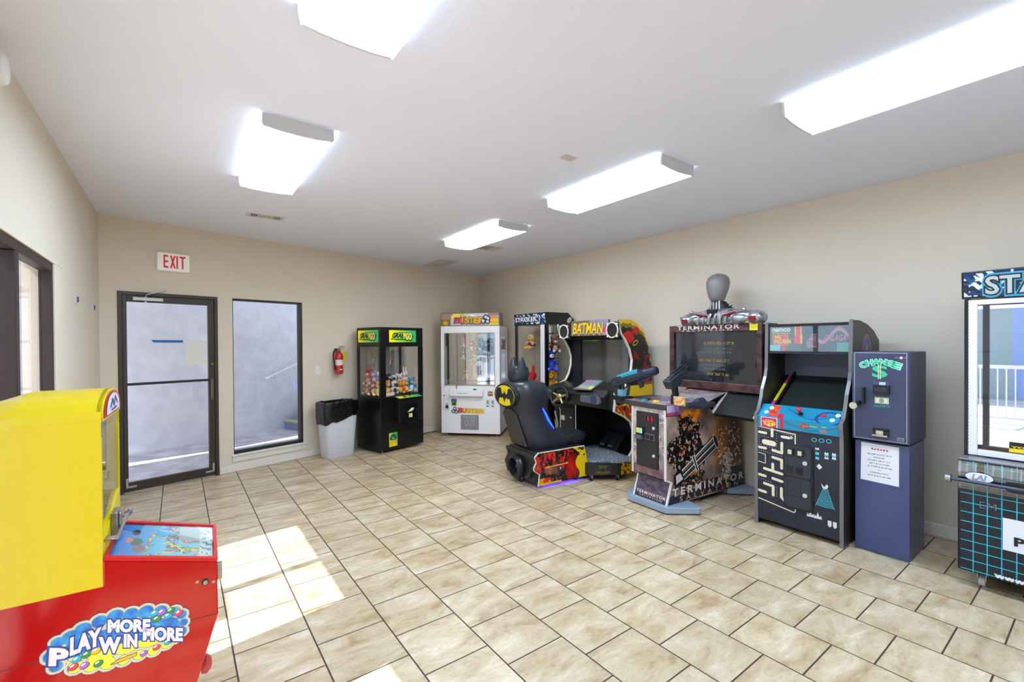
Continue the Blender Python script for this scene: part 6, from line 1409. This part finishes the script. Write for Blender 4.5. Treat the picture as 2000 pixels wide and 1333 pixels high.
    m = MB(); m.prism([(.10, 1.58), (.10, 1.545), (.26, 1.53), (.26, 1.58)], 'x', .022, W-.022); build('hood', m, KM, t)
    # dashboard
    m = MB(); m.prism([(-.14, .80), (-.17, .88), (-.10, .955), (.10, .985), (.28, 1.0), (.28, .76), (.05, .72), (-.10, .74)], 'x', .025, W-.03); build('dashboard', m, P('dash_black', (26, 25, 26), .28, bump=.05, bscale=300), t, bevel=.012)
    m = MB(); m.prism([(-.145, .81), (-.20, .84), (-.20, .90), (-.12, .95)], 'x', .0, .20); build('dash_pod', m, P('dash_pod', (36, 35, 36), .3), t, bevel=.02)
    for x in (.10, .88):
        m = MB(); m.cyl((x, -.215 if x < .5 else -.18, .845), (x, -.19 if x < .5 else -.14, .85), .062, .066, 22, 0); m.cyl((x, -.222 if x < .5 else -.187, .845), (x, -.21 if x < .5 else -.175, .845), .048, None, 22, 1); build('dash_speaker', m, [P('dash_rim', (90, 94, 110), .3, .4), P('dash_cone', (60, 62, 84), .5)], t, smooth=40)
    m = MB(); m.prism(rrect(.66, .80, .98, .885, .03), 'y', -.185, -.15); build('gauge_panel', m, P('gauge_silver', (110, 110, 118), .3, .4), t, bevel=.006)
    cp = Pl((0, -.135, .945), (1, 0, 0), (0, .19, .10))
    art('info_card', cp, .56, .0, .80, .19, 20, 16, lambda u, v: ((190, 110, 150) if v > .55 and u < .7 and fbm(u, v, 6) > -.1 else (110, 150, 160) if v > .35 else (160, 160, 150)) if not (u > .72 and v < .4) else (226, 206, 110), ART, t, off=.012)
    m = MB(); m.slab(cp, [(.52, -.03), (.80, -.01), (.815, .205), (.60, .20)], .0, .011); build('card_frame', m, P('card_frame', (120, 112, 100), .4), t)
    # steering wheel
    c = Vector((.40, -.28, .845)); ax = Vector((0, -1, .32)).normalized(); u = Vector((1, 0, 0)); w = ax.cross(u)
    pts = []
    for k in range(28):
        a = 2*math.pi*k/28; r = .125 if math.sin(a) < .75 else .118; pts.append(c+u*math.cos(a)*.145+w*math.sin(a)*.115)
    m = MB(); m.tube(pts, .017, 10, 0, True); build('steering_wheel', m, P('wheel_black', (16, 16, 18), .5), t, smooth=60)
    m = MB()
    for a in (.35, 2.79, 4.0, 5.42): m.tube([c-ax*.01, c+u*math.cos(a)*.14+w*math.sin(a)*.11], [.018, .012], 8, 0)
    m.ell(c-ax*.005, (.045, .03, .04), 14, 8, 0); m.cyl(c-ax*.02, c-ax*.16, .03, None, 14, 1); build('wheel_spokes', m, [P('spoke_gold', (190, 180, 120), .3, .8), KM], t, smooth=50)
    # lower left: coin column; footwell
    m = MB(); m.prism([(-.05, .70), (.05, .74), (.5, .76), (.5, .08), (.07, .08), (-.02, .40)], 'x', .025, .14); build('left_cheek', m, K, t, bevel=.004)
    m = MB(); m.box(.14, -.04, .10, .43, .50, .74); build('coin_column', m, P('column_black', (24, 23, 25), .45), t, bevel=.004)
    m = MB(); m.edge(front(-.042), [(.145, .10), (.145, .62), (.11, .70)], .014, 0, .006); build('edge_molding', m, MO, t)
    m = MB(); m.edge(front(-.042), [(.432, .10), (.432, .73)], .012, 0, .006); build('edge_molding', m, MO, t)
    m = MB(); m.box(.165, -.058, .30, .41, -.04, .68, 0); m.edge(front(-.058), [(.25, .60), (.35, .60), (.35, .66), (.25, .66)], .006, 0, .003, 0, True); m.rect(front(-.058), .17, .515, .245, .575, .003, 1); m.rect(front(-.058), .195, .515, .245, .575, .004, 2)
    build('coin_door', m, [P('coin_grey'), P('sticker_lime'), P('sticker_mint')], t)
    m = MB(); m.cyl((.36, -.066, .565), (.36, -.058, .565), .012); build('coin_lock', m, P('lock_bright', (226, 222, 214), .3, .4), t)
    m = MB(); pl = front(-.052); [m.poly(pl, p, .001) for p in ([(.03, .60), (.06, .62), (.11, .46), (.10, .38)], [(.035, .50), (.05, .49), (.09, .38), (.07, .34)])]; build('cheek_print', m, P('print_silver', (176, 172, 172), .4), t, fix=False)
    m = MB(); m.box(.43, .46, .10, W-.022, .50, .76); m.box(.43, .28, .10, W-.022, .46, .17); build('footwell', m, P('footwell_black', (9, 9, 14), .55), t)
    m = MB(); m.prism([(.22, .17), (.22, .24), (.36, .38), (.46, .40), (.46, .17)], 'x', .56, .86); build('pedal_box', m, P('pedal_box', (20, 19, 20), .5), t, bevel=.008)
    for x in (.64, .77):
        m = MB(); pp = Pl((x, .20, .235), (1, 0, 0), (0, .09, .10)); m.slab(pp, [(-.04, 0), (.04, 0), (.035, .12), (-.035, .12)], .0, .012); m.rect(pp, -.035, .004, .035, .02, .0135, 1); build('pedal', m, [P('pedal_dark', (60, 62, 66), .3, .5), P('pedal_tip', (170, 174, 180), .3, .6)], t)
    # checker plate platform with skirt
    plate = [Vector((.66, .0, 0)), Vector((.60, .675, 0)), Vector((.655, .715, 0)), Vector((.882, .985, 0)), Vector((.90, 1.20, 0)), Vector((.10, 1.32, 0)), Vector((.08, .66, 0))]
    pts = [(MS @ v) for v in plate[1:]]
    def plate_mat():
        m, nt, out = new_mat('checker_plate'); b = nt.nodes.new('ShaderNodeBsdfPrincipled'); tc = nt.nodes.new('ShaderNodeTexCoord'); v = nt.nodes.new('ShaderNodeTexVoronoi'); v.inputs['Scale'].default_value = 42
        r = nt.nodes.new('ShaderNodeValToRGB'); r.color_ramp.elements[0].color = L((206, 210, 218)); r.color_ramp.elements[1].color = L((120, 126, 136)); r.color_ramp.elements[0].position = .2; r.color_ramp.elements[1].position = .55
        nt.links.new(tc.outputs['Object'], v.inputs['Vector']); nt.links.new(v.outputs['Distance'], r.inputs[0]); nt.links.new(r.outputs[0], b.inputs['Base Color'])
        b.inputs['Metallic'].default_value = .25; b.inputs['Roughness'].default_value = .4; bp = nt.nodes.new('ShaderNodeBump'); bp.inputs['Strength'].default_value = .6; bp.inputs['Distance'].default_value = .004; bp.invert = True
        nt.links.new(v.outputs['Distance'], bp.inputs['Height']); nt.links.new(bp.outputs[0], b.inputs['Normal']); nt.links.new(b.outputs[0], out.inputs[0]); return m
    m = MB(); m.prism([(p.x, p.y) for p in pts], 'z', .185, .20); build('floor_plate', m, plate_mat(), t)
    m = MB(); q = [MS @ Vector(v) for v in ((.665, .67, 0), (.71, .668, 0), (.876, .975, 0), (.88, 1.19, 0), (.12, 1.28, 0), (.12, .665, 0))]; m.prism([(p.x, p.y) for p in q], 'z', .055, .185); build('platform', m, P('skirt_black2', (26, 26, 28), .45), t, bevel=.003)
    a, b = MS @ Vector((.71, .668, 0)), MS @ Vector((.876, .975, 0)); sk = Pl((a.x, a.y, .06), b-a, (0, 0, 1)); Lk = (b-a).length
    m = MB(); m.slab(sk, [(.0, 0), (Lk*.9, 0), (Lk*.9, .12), (0, .12)], .001, .008, 0); sc = Lk*.40
    m.poly(sk, ell_pts(Lk*.45, .06, sc, .052), .0085, 1); m.poly(sk, ell_pts(Lk*.45, .06, sc*.95, .047), .009, 2); m.poly(sk, [(Lk*.45+x*sc*1.0, .06+y*.095) for x, y in [(p[0], p[1]) for p in BAT]+[(-p[0], p[1]) for p in BAT[::-1][1:-1]]], .0095, 0)
    build('skirt_emblem', m, [P('skirt_grey', (40, 40, 42), .45), P('emblem_dim', (30, 30, 30), .5), P('emblem_olive', (96, 92, 36), .45)], t)
    a, b = MS @ Vector((.880, .98, 0)), MS @ Vector((.884, 1.19, 0)); sk = Pl((a.x, a.y, .06), b-a, (0, 0, 1))
    art('skirt_print', sk, 0, 0, .21, .125, 22, 14, lambda u, v: (230, 176, 20) if fbm(u, v, 5) > -.15 else (60, 34, 24), ART, t, off=.003)
    def caster(p, nm='caster'):
        m = MB(); p = Vector(p); m.cyl(p+Vector((-.011, 0, .026)), p+Vector((.011, 0, .026)), .025, None, 16, 0); m.cyl(p+Vector((-.013, 0, .026)), p+Vector((.013, 0, .026)), .010, None, 10, 1); m.box(p.x-.016, p.y-.012, .03, p.x+.016, p.y+.012, .058, 1); build(nm, m, [RUBBER, STEEL], t)
    for v in ((.72, .70, 0), (.86, .95, 0), (.60, .12, 0), (.10, .12, 0), (.60, .58, 0), (.36, .03, 0)): caster((MS @ Vector(v)).to_tuple())
    for p in ((.1, .55, 0), (.95, .55, 0)): caster(p)
    # seat base: black body, printed side, round exhaust
    cs = [(.06, .05), (.0, .16), (.065, .255), (.04, .315), (.14, .372), (.61, .372), (.635, .34), (.635, .05)]
    m = MB(); m.prism(cs, 'y', .03, .67); build('seat_base', m, P('base_black', (24, 25, 30), .35), t, bevel=.006, M=MS)
    sp = [(.063, .025), (.08, .14), (.014, .185), (.008, .215), (.038, .266), (.02, .324), (.062, .362), (.66, .368), (.67, .345), (.705, .20), (.707, .04)]
    m = MB(); m.prism(sp, 'x', .636, .652); build('base_side_panel', m, K, t, M=MS)
    art('base_side_print', rside(.652), .004, .025, .707, .368, 118, 58, base_print, ART, t, mask=sp, M=MS)
    m = MB(); m.edge(rside(.636), sp[:8], .009, -.001, .0175); build('edge_molding', m, MO, t, M=MS)
    m = MB(); cx, cz = .31, .165
    m.lathe([(.125, 0), (.13, .02), (.118, .06), (.10, .075), (.092, .075), (.085, .05), (.08, -.02), (.03, -.02), (.022, .03), (.012, .04)], n=28); build('exhaust_nozzle', m, P('nozzle_dark', (34, 36, 42), .28), t, M=MS @ Matrix.Translation((cx, .03, cz)) @ Matrix.Rotation(math.radians(90), 4, 'X'), smooth=35)
    m = MB()
    for x, z in ((.10, .28), (.22, .33), (.52, .31), (.55, .10), (.12, .11)): m.cyl((x, .022, z), (x, .03, z), .014, None, 10, 0)
    m.box(.06, .018, .30, .62, .03, .345, 0); m.tube([(.50, .01, .09), (.56, .0, .12), (.60, .01, .2)], .015, 8, 0); build('rear_trim', m, P('trim_dark', (44, 46, 54), .35), t, M=MS)
    # seat: shell, cushion, headrest with two ears
    secs = [(.373, .215, .06, .66), (.40, .225, .045, .70), (.44, .228, .03, .66), (.485, .225, .015, .54), (.54, .22, -.005, .45), (.62, .208, -.035, .395), (.70, .20, -.065, .36), (.78, .198, -.09, .345), (.86, .22, -.115, .34), (.94, .245, -.135, .33), (1.01, .245, -.13, .315), (1.065, .225, -.095, .28), (1.09, .18, -.05, .22), (1.098, .10, .0, .15)]
    m = MB(); m.loft([srect(.32, (a+b)/2, hw, (b-a)/2, z, 32, 3.2) for z, hw, a, b in secs]); build('seat_back', m, SH, t, M=MS, smooth=50)
    m = MB(); m.loft([srect(.32, (a+b)/2, hw, (b-a)/2, z, 32, 3.6) for z, hw, a, b in ((.372, .205, .30, .70), (.40, .22, .26, .82), (.445, .225, .26, .855), (.472, .215, .27, .85), (.484, .19, .29, .82))]); build('seat_cushion', m, P('cushion_black', (30, 31, 35), .45), t, M=MS, smooth=50)
    bk = lambda z: min(-.0, -.0)
    m = MB(); pp = Pl((.32, .035, .40), (1, 0, 0), (0, -.16, .46)); m.slab(pp, [(-.15, 0), (.15, 0), (.13, .36), (.05, .43), (-.05, .43), (-.13, .36)], -.01, .012); build('back_inset', m, P('inset_brown', (58, 54, 54), .6), t, M=MS, bevel=.004)
    m = MB(); m.loft([srect(.32, y, hx, hy, z, 24, 2.6) for z, hx, hy, y in ((1.085, .10, .09, .03), (1.13, .115, .105, .03), (1.19, .12, .10, .03), (1.235, .11, .085, .035), (1.25, .07, .05, .035))])
    for s in (-1, 1): m.loft([srect(.32+s*ox, .02+oy, hx, hy, z, 12, 2.2) for z, ox, hx, hy, oy in ((1.19, .075, .045, .07, 0), (1.25, .085, .034, .05, .0), (1.31, .092, .017, .026, .0), (1.352, .096, .004, .006, .0))])
    build('headrest', m, SH, t, M=MS, smooth=50)
    pe = Pl((.32, -.132, .94), (1, 0, 0), (0, 0, 1))
    m = MB(); m.slab(pe, ell_pts(0, 0, .232, .128), -.03, .012); e = build('emblem', m, P('emblem_rim', (22, 22, 25), .4), t, M=MS, bevel=.004)
    m = MB(); m.poly(pe, ell_pts(0, 0, .205, .108, 48), .014, 0); m.poly(pe, [(x*.205, y*.205) for x, y in BAT]+[(-x*.205, y*.205) for x, y in BAT[::-1][1:-1]], .0155, 1); build('emblem_badge', m, [P('emblem_yellow', (250, 226, 20), .35), P('emblem_black', (30, 31, 36), .4)], e, M=MS, fix=False)
    for s in (1, -1):
        m = MB(); m.tube([(.32+s*.196, .20, .815), (.32+s*.198, .245, .74), (.32+s*.203, .285, .66), (.32+s*.212, .345, .57)], [.005, .010, .010, .004], 8); build('led_strip', m, P('led_blue', (20, 60, 255), .3, emit=(20, 60, 255), estr=3.5), t, M=MS, smooth=60)
    m = MB(); m.box(.60, .10, .047, .632, .62, .05); build('underglow_strip', m, P('led_violet', (90, 60, 255), .3, emit=(80, 50, 255), estr=9.0), t, M=MS)
racer()
RC = bpy.data.objects['racing_cabinet']
nest(RC, 'marquee_frame', 'marquee_art', 'marquee_lettering', 'marquee_shadow'); nest(RC, 'screen_bezel', 'screen', 'hood'); nest(RC, 'dashboard', 'dash_pod', 'dash_speaker', 'gauge_panel', 'info_card', 'card_frame'); nest(RC, 'steering_wheel', 'wheel_spokes'); nest(RC, 'coin_column', 'coin_door', 'coin_lock'); nest(RC, 'pedal_box', 'pedal'); nest(RC, 'platform', 'skirt_emblem', 'skirt_print', 'floor_plate'); nest(RC, 'seat_base', 'base_side_panel', 'base_side_print', 'exhaust_nozzle', 'rear_trim', 'underglow_strip'); nest(RC, 'seat_back', 'back_inset', 'led_strip'); nest(RC, 'side_print', 'side_badge', 'side_lettering')
# ------------------------------------------------------------------ small yellow and red candy machine by the left window
def candy():
    O = (-.207, 2.02); A = 87.7
    t = thing('candy_machine', 'small candy machine with yellow hood and red base beside the left window', 'candy machine', (O[0], O[1], 0), A)
    W = .385; YB = P('candy_yellow', (214, 188, 8), .3, coat=.1); RB = P('candy_red', (176, 0, 4), .12, coat=.25, spec=.35)
    # red base
    sil = [(-.22, .03), (-.235, .20), (-.32, .497), (-.318, .692), (.0, .782), (.0, .70), (.36, .70), (.36, .03)]
    m = MB(); m.prism([(y, z) for y, z in sil], 'x', .0, W); build('base', m, RB, t, bevel=.004)
    Sd = lside(0)      # a = -y
    m = MB(); m.edge(Sd, [(.318, .498), (-.36, .512)], .0025, 0, .0006); build('base_seam', m, P('seam_dark', (110, 4, 10), .4), t)
    m = MB(); m.disc(Sd, .281, .627, .0115, .0125, .0015, 0, 20); m.disc(Sd, .2815, .624, .007, .008, .002, 1, 16)
    for a, b in ((.257, .634), (.306, .620)): m.disc(Sd, a, b, .0055, None, .002, 1, 12)
    build('side_holes', m, [P('hole_dark', (40, 16, 20), .6), STEEL], t, fix=False)
    m = MB(); m.box(.05, -.335, .60, .08, -.318, .66); build('latch', m, STEEL, t, bevel=.003)
    m = MB(); m.lathe([(.006, 0), (.03, .004), (.034, .02), (.022, .034), (.008, .038)], n=18); build('prize_knob', m, P('knob_red', (176, 60, 64), .35), t, M=Matrix.Translation((.06, -.262, .29)) @ Matrix.Rotation(math.radians(90), 4, 'X'), smooth=40)
    # yellow hood: arch across, side walls
    arch = [(0, 1.245)]+[(W/2-(W/2)*math.cos(k*math.pi/12)*(1 if 0 < k < 12 else 1), 1.245+.098*math.sin(k*math.pi/12)**.8) for k in range(1, 12)]+[(W, 1.245)]
    side = lambda y0, y1, m: None
    m = MB(); rings = []
    for y, g in ((.0, 1.0), (.20, 1.0), (.30, .82), (.38, .45)):
        rings.append([(x, y, 1.245-(1-g)*.10+(z-1.245)*g) for x, z in arch])
    n = len(arch); vs = [p for r in rings for p in r]; m.add(vs, [(j*n+i, j*n+i+1, (j+1)*n+i+1, (j+1)*n+i) for j in range(3) for i in range(n-1)])
    m.box(0, 0, .695, .018, .38, 1.19); m.box(W-.018, 0, .695, W, .38, 1.19); m.box(.018, .362, .70, W-.018, .38, 1.20)
    for x in (0, W): m.add([(x, 0, 1.19), (x, .38, 1.19), (x, .30, 1.227), (x, .2, 1.245), (x, 0, 1.245)], [(0, 1, 2, 3, 4)])
    build('hood', m, YB, t, fix=True)
    m = MB(); m.edge(lside(0), [(-.21, 1.246), (0, 1.245)], .004, 0, .0006); build('hood_seam', m, P('seam_yellow', (214, 186, 10), .4), t)
    # arched front sign
    F = front(0); sg = [(.006, 1.245)]+arch[1:-1]+[(W-.006, 1.245)]
    m = MB(); m.slab(F, sg, -.012, .004, 0); m.poly(F, [(W/2+(x-W/2)*.9, 1.252+(z-1.245)*.84) for x, z in sg], .006, 1); m.poly(F, [(W/2+(x-W/2)*.72, 1.258+(z-1.245)*.7) for x, z in sg], .008, 2)
    build('sign', m, [YB, REDP, P('sign_pale', (214, 210, 222), .4)], t, fix=False)
    m = MB(); m.edge(F, [(.13, 1.28), (.17, 1.305), (.20, 1.28), (.23, 1.31), (.27, 1.285)], .008, .009, .010); m.edge(F, [(.15, 1.268), (.25, 1.27)], .006, .009, .010); build('sign_scroll', m, P('sign_navy', (70, 60, 120), .4), t, fix=False)
    m = MB(); m.box(.018, .004, .90, W-.018, .008, 1.24); build('front_glass', m, CASE, t)
    m = MB(); m.prism([(.018, .70), (W-.018, .70), (W-.018, .93), (.30, .92), (.08, .84), (.018, .80)], 'y', .0, .02); build('front_panel', m, YB, t)
    m = MB(); m.box(.02, .008, .795, W-.02, .36, .81); build('display_floor', m, P('candy_floor', (206, 196, 190), .5), t)
    m = MB(); m.cyl((.06, .0, .835), (.06, -.03, .835), .008, None, 12, 0); m.cyl((.30, -.0, .835), (.30, -.03, .835), .008, None, 12, 0); m.cyl((.05, -.03, .835), (.34, -.03, .835), .007, None, 12, 0); m.cyl((.33, -.03, .835), (.36, -.03, .835), .013, None, 14, 0); build('control_lever', m, CHROME, t, smooth=50)
    m = MB(); m.box(.16, -.018, .79, .24, .0, .89, 0); m.box(.185, -.026, .80, .215, -.018, .88, 0); build('coin_mech', m, STEEL, t, bevel=.003)
    # play field under a glass top
    tp = Pl((0, .0, .782), (1, 0, 0), (0, -.318, -.09)); Lt = math.hypot(.318, .09)
    nrm = -tp.n if tp.n.z < 0 else tp.n
    def field(u, v):
        c = mixc((20, 110, 190), (110, 196, 214), v*2.2)
        if v > .30 and fbm(u, v, 6, 1) > -.05 and v < .9:
            k = fbm(u*1.2, v, 13, 2)*1.6
            c = (236, 216, 70) if k > .2 else (40, 110, 190) if k > -.2 else (206, 90, 110) if k > -.55 else (120, 190, 130)
        if v > .62 and u > .52: c = mixc((150, 156, 150), (196, 206, 190), u)
        if v > .86: c = (60, 120, 190) if fbm(u, v, 12) > .2 else (206, 216, 190)
        for a, b, r, q in ((.75, .17, .09, (24, 40, 60)), (.45, .2, .12, (70, 110, 90)), (.25, .24, .12, (140, 110, 110)), (.5, .12, .07, (206, 120, 110))):
            if math.hypot((u-a)/r, (v-b)/(r*.5)) < 1: c = q
        return c
    def curve(a, b): p = tp.pt(a, b); return p+Vector((0, -.27, .963))*.002
    art('play_field', None, .022, .012, W-.022, Lt-.014, 56, 56, field, attr_mat('printed_satin', .5), t, curve=curve)
    m = MB(); q = [curve(a, b)+Vector((0, -.27, .963))*.006 for a, b in ((.018, .008), (W-.018, .008), (W-.018, Lt-.01), (.018, Lt-.01))]; m.add(q, [(0, 1, 2, 3)]); build('field_glass', m, glass('field_glass', .16), t, fix=False)
    m = MB(); d = Vector((0, -.27, .963))
    for a0, b0, a1, b1 in ((0, 0, .018, Lt), (W-.018, 0, W, Lt), (.018, 0, W-.018, .009), (.018, Lt-.011, W-.018, Lt)):
        r = [tp.pt(a, b) for a, b in ((a0, b0), (a1, b0), (a1, b1), (a0, b1))]; m.add(r+[p+d*.012 for p in r], [(0, 1, 2, 3), (4, 5, 6, 7), (0, 1, 5, 4), (1, 2, 6, 5), (2, 3, 7, 6), (3, 0, 4, 7)])
    build('field_frame', m, P('frame_red', (196, 20, 24), .25), t)
    # cloud-shaped sticker with the slogan on the side
    blobs = [(-.125, .512, .034), (-.115, .475, .030), (-.11, .55, .030), (-.08, .556, .036), (-.05, .57, .036), (-.01, .582, .034), (.03, .586, .036), (.07, .578, .036), (.11, .574, .036), (.15, .562, .034), (.19, .548, .030), (.21, .53, .028), (.215, .50, .026), (.21, .47, .028), (.19, .45, .026), (.165, .44, .028), (.13, .432, .030), (.09, .432, .030), (.05, .430, .030), (.01, .436, .034), (-.03, .446, .036), (-.07, .456, .034), (0, .50, .07), (.06, .5, .07), (.12, .5, .07), (-.06, .51, .055), (.17, .5, .05)]
    blobs = [(a, b, r*.86) for a, b, r in blobs]
    def sd(a, b): return min(math.hypot(a-x, b-z)-r for x, z, r in blobs)
    a0, a1, b0, b1 = -.17, .25, .39, .63
    def st(u, v):
        a, b = a0+(a1-a0)*u, b0+(b1-b0)*v; d = sd(a, b)
        if d > 0: return None
        if d > -.0018: return (84, 50, 90)
        if d > -.0085: return (206, 200, 176)
        if d > -.0105: return (120, 150, 130)
        low = b < .50-.22*a and b < .489
        if low and not (a < -.085): return mixc((250, 236, 60), (232, 240, 60), (b-.42)*12)
        return mixc((30, 100, 190), (60, 170, 220), fbm(a, b, 26)*.8+.4)
    art('slogan_sticker', Sd, a0, b0, a1, b1, 252, 144, st, ART, t, off=.0008)
    Q = P('slogan_white', (228, 222, 240), .35); N = P('slogan_navy', (44, 66, 150), .35)
    words = (('P', -.129, .474, -.087, .541, -.4), ('LAY', -.082, .502, -.007, .566, .12), ('MORE', .010, .512, .122, .576, -.33), ('W', -.011, .466, .042, .531, -.36), ('IN', .05, .466, .087, .52, -.36), ('MORE', .101, .446, .213, .518, -.40))
    for nm, mt, bold, off, gx in (('slogan_outline', N, .13, .0016, .004), ('slogan_lettering', Q, .055, .0024, 0)):
        m = MB()
        for s, x0, z0, x1, z1, sl in words:
            k = x1-x0; h = z1-z0-abs(sl)*k*.5
            m.glyphs(Sd, s, x0+.002, z0+abs(sl)*k*.28, x1-.002, z0+abs(sl)*k*.28+h*.86, off, 0, bold, .05, 1.0, (lambda X, sl: (lambda a, b: (a, b+sl*(a-X))))((x0+x1)/2, sl))
        build(nm, m, mt, t, fix=False)
    cols = {'b': (40, 170, 200), 'p': (170, 100, 190), 'g': (50, 140, 60), 'r': (226, 60, 80), 'o': (240, 180, 60)}
    m = MB(); mats = []; key = {}
    for k, c in cols.items(): key[k] = len(mats); mats.append(P('candy_%s' % k, c, .25))
    key['h'] = len(mats); mats.append(P('candy_glint', (240, 240, 245), .3)); key['d'] = len(mats); mats.append(P('candy_shade', (60, 50, 70), .4))
    for a, b, k in ((.133, .562, 'b'), (.153, .559, 'p'), (.178, .556, 'g'), (.201, .540, 'r'), (.139, .540, 'g'), (.170, .540, 'b'), (-.067, .479, 'b'), (-.043, .486, 'g'), (-.075, .458, 'r'), (-.049, .452, 'p'), (-.015, .445, 'g'), (.102, .433, 'p'), (.137, .440, 'r'), (.168, .447, 'b'), (-.02, .489, 'o')):
        r = .0125 if b > .5 or a < 0 else .011
        m.disc(Sd, a+.001, b-.001, r*1.08, r*.9, .0010, key['d'], 18, .5); m.disc(Sd, a, b, r, r*.82, .0014, key[k], 18, .5); m.disc(Sd, a-.002, b+.004, r*.5, r*.25, .0019, key['h'], 10, .5)
    m.poly(Sd, [(.015, .428), (.035, .438), (.055, .440), (.07, .444), (.085, .442), (.083, .434), (.06, .430), (.04, .428)], .0014, key['o']); m.edge(Sd, [(.015, .428), (.035, .438), (.085, .443), (.083, .433), (.04, .427)], .0015, .0015, .002, key['d'], True)
    build('candy_drawing', m, mats, t, fix=False)
    # wrapped candy inside the case
    rnd = random.Random(3); n = 0
    for i in range(4):
        for j in range(3):
            for k in range(2 if (i+j) % 2 else 1):
                x, y, z = .075+i*.078+rnd.uniform(-.01, .01), .075+j*.08, .8105+k*.05
                c = rnd.choice([(206, 120, 140), (150, 190, 170), (226, 206, 120), (170, 150, 190), (226, 222, 216)])
                o = bpy.data.objects.new('wrapped_candy', None); COL.objects.link(o); o.matrix_world = t.matrix_basis @ Matrix.Translation((x, y, z)) @ Matrix.Rotation(rnd.uniform(-.5, .5), 4, 'Z')
                tag(o, 'pale wrapped candy lying in the heap behind the glass of the candy machine', 'candy', 'wrapped candies in the candy machine')
                mm = P('wrap_%d' % c[0], c, .4); m = MB(); m.ell((0, 0, .024), (.030, .024, .024), 10, 7); build('sweet', m, mm, o, smooth=60)
                m = MB()
                for s in (-1, 1): m.cyl((s*.026, 0, .024), (s*.044, 0, .024), .005, .018, 8)
                build('wrapper_twist', m, mm, o)
candy()
CD = bpy.data.objects['candy_machine']
nest(CD, 'base', 'base_seam', 'side_holes', 'latch', 'prize_knob', 'slogan_sticker', 'slogan_outline', 'slogan_lettering', 'candy_drawing'); nest(CD, 'hood', 'hood_seam'); nest(CD, 'sign', 'sign_scroll'); nest(CD, 'front_panel', 'control_lever', 'coin_mech'); nest(CD, 'field_frame', 'play_field', 'field_glass')
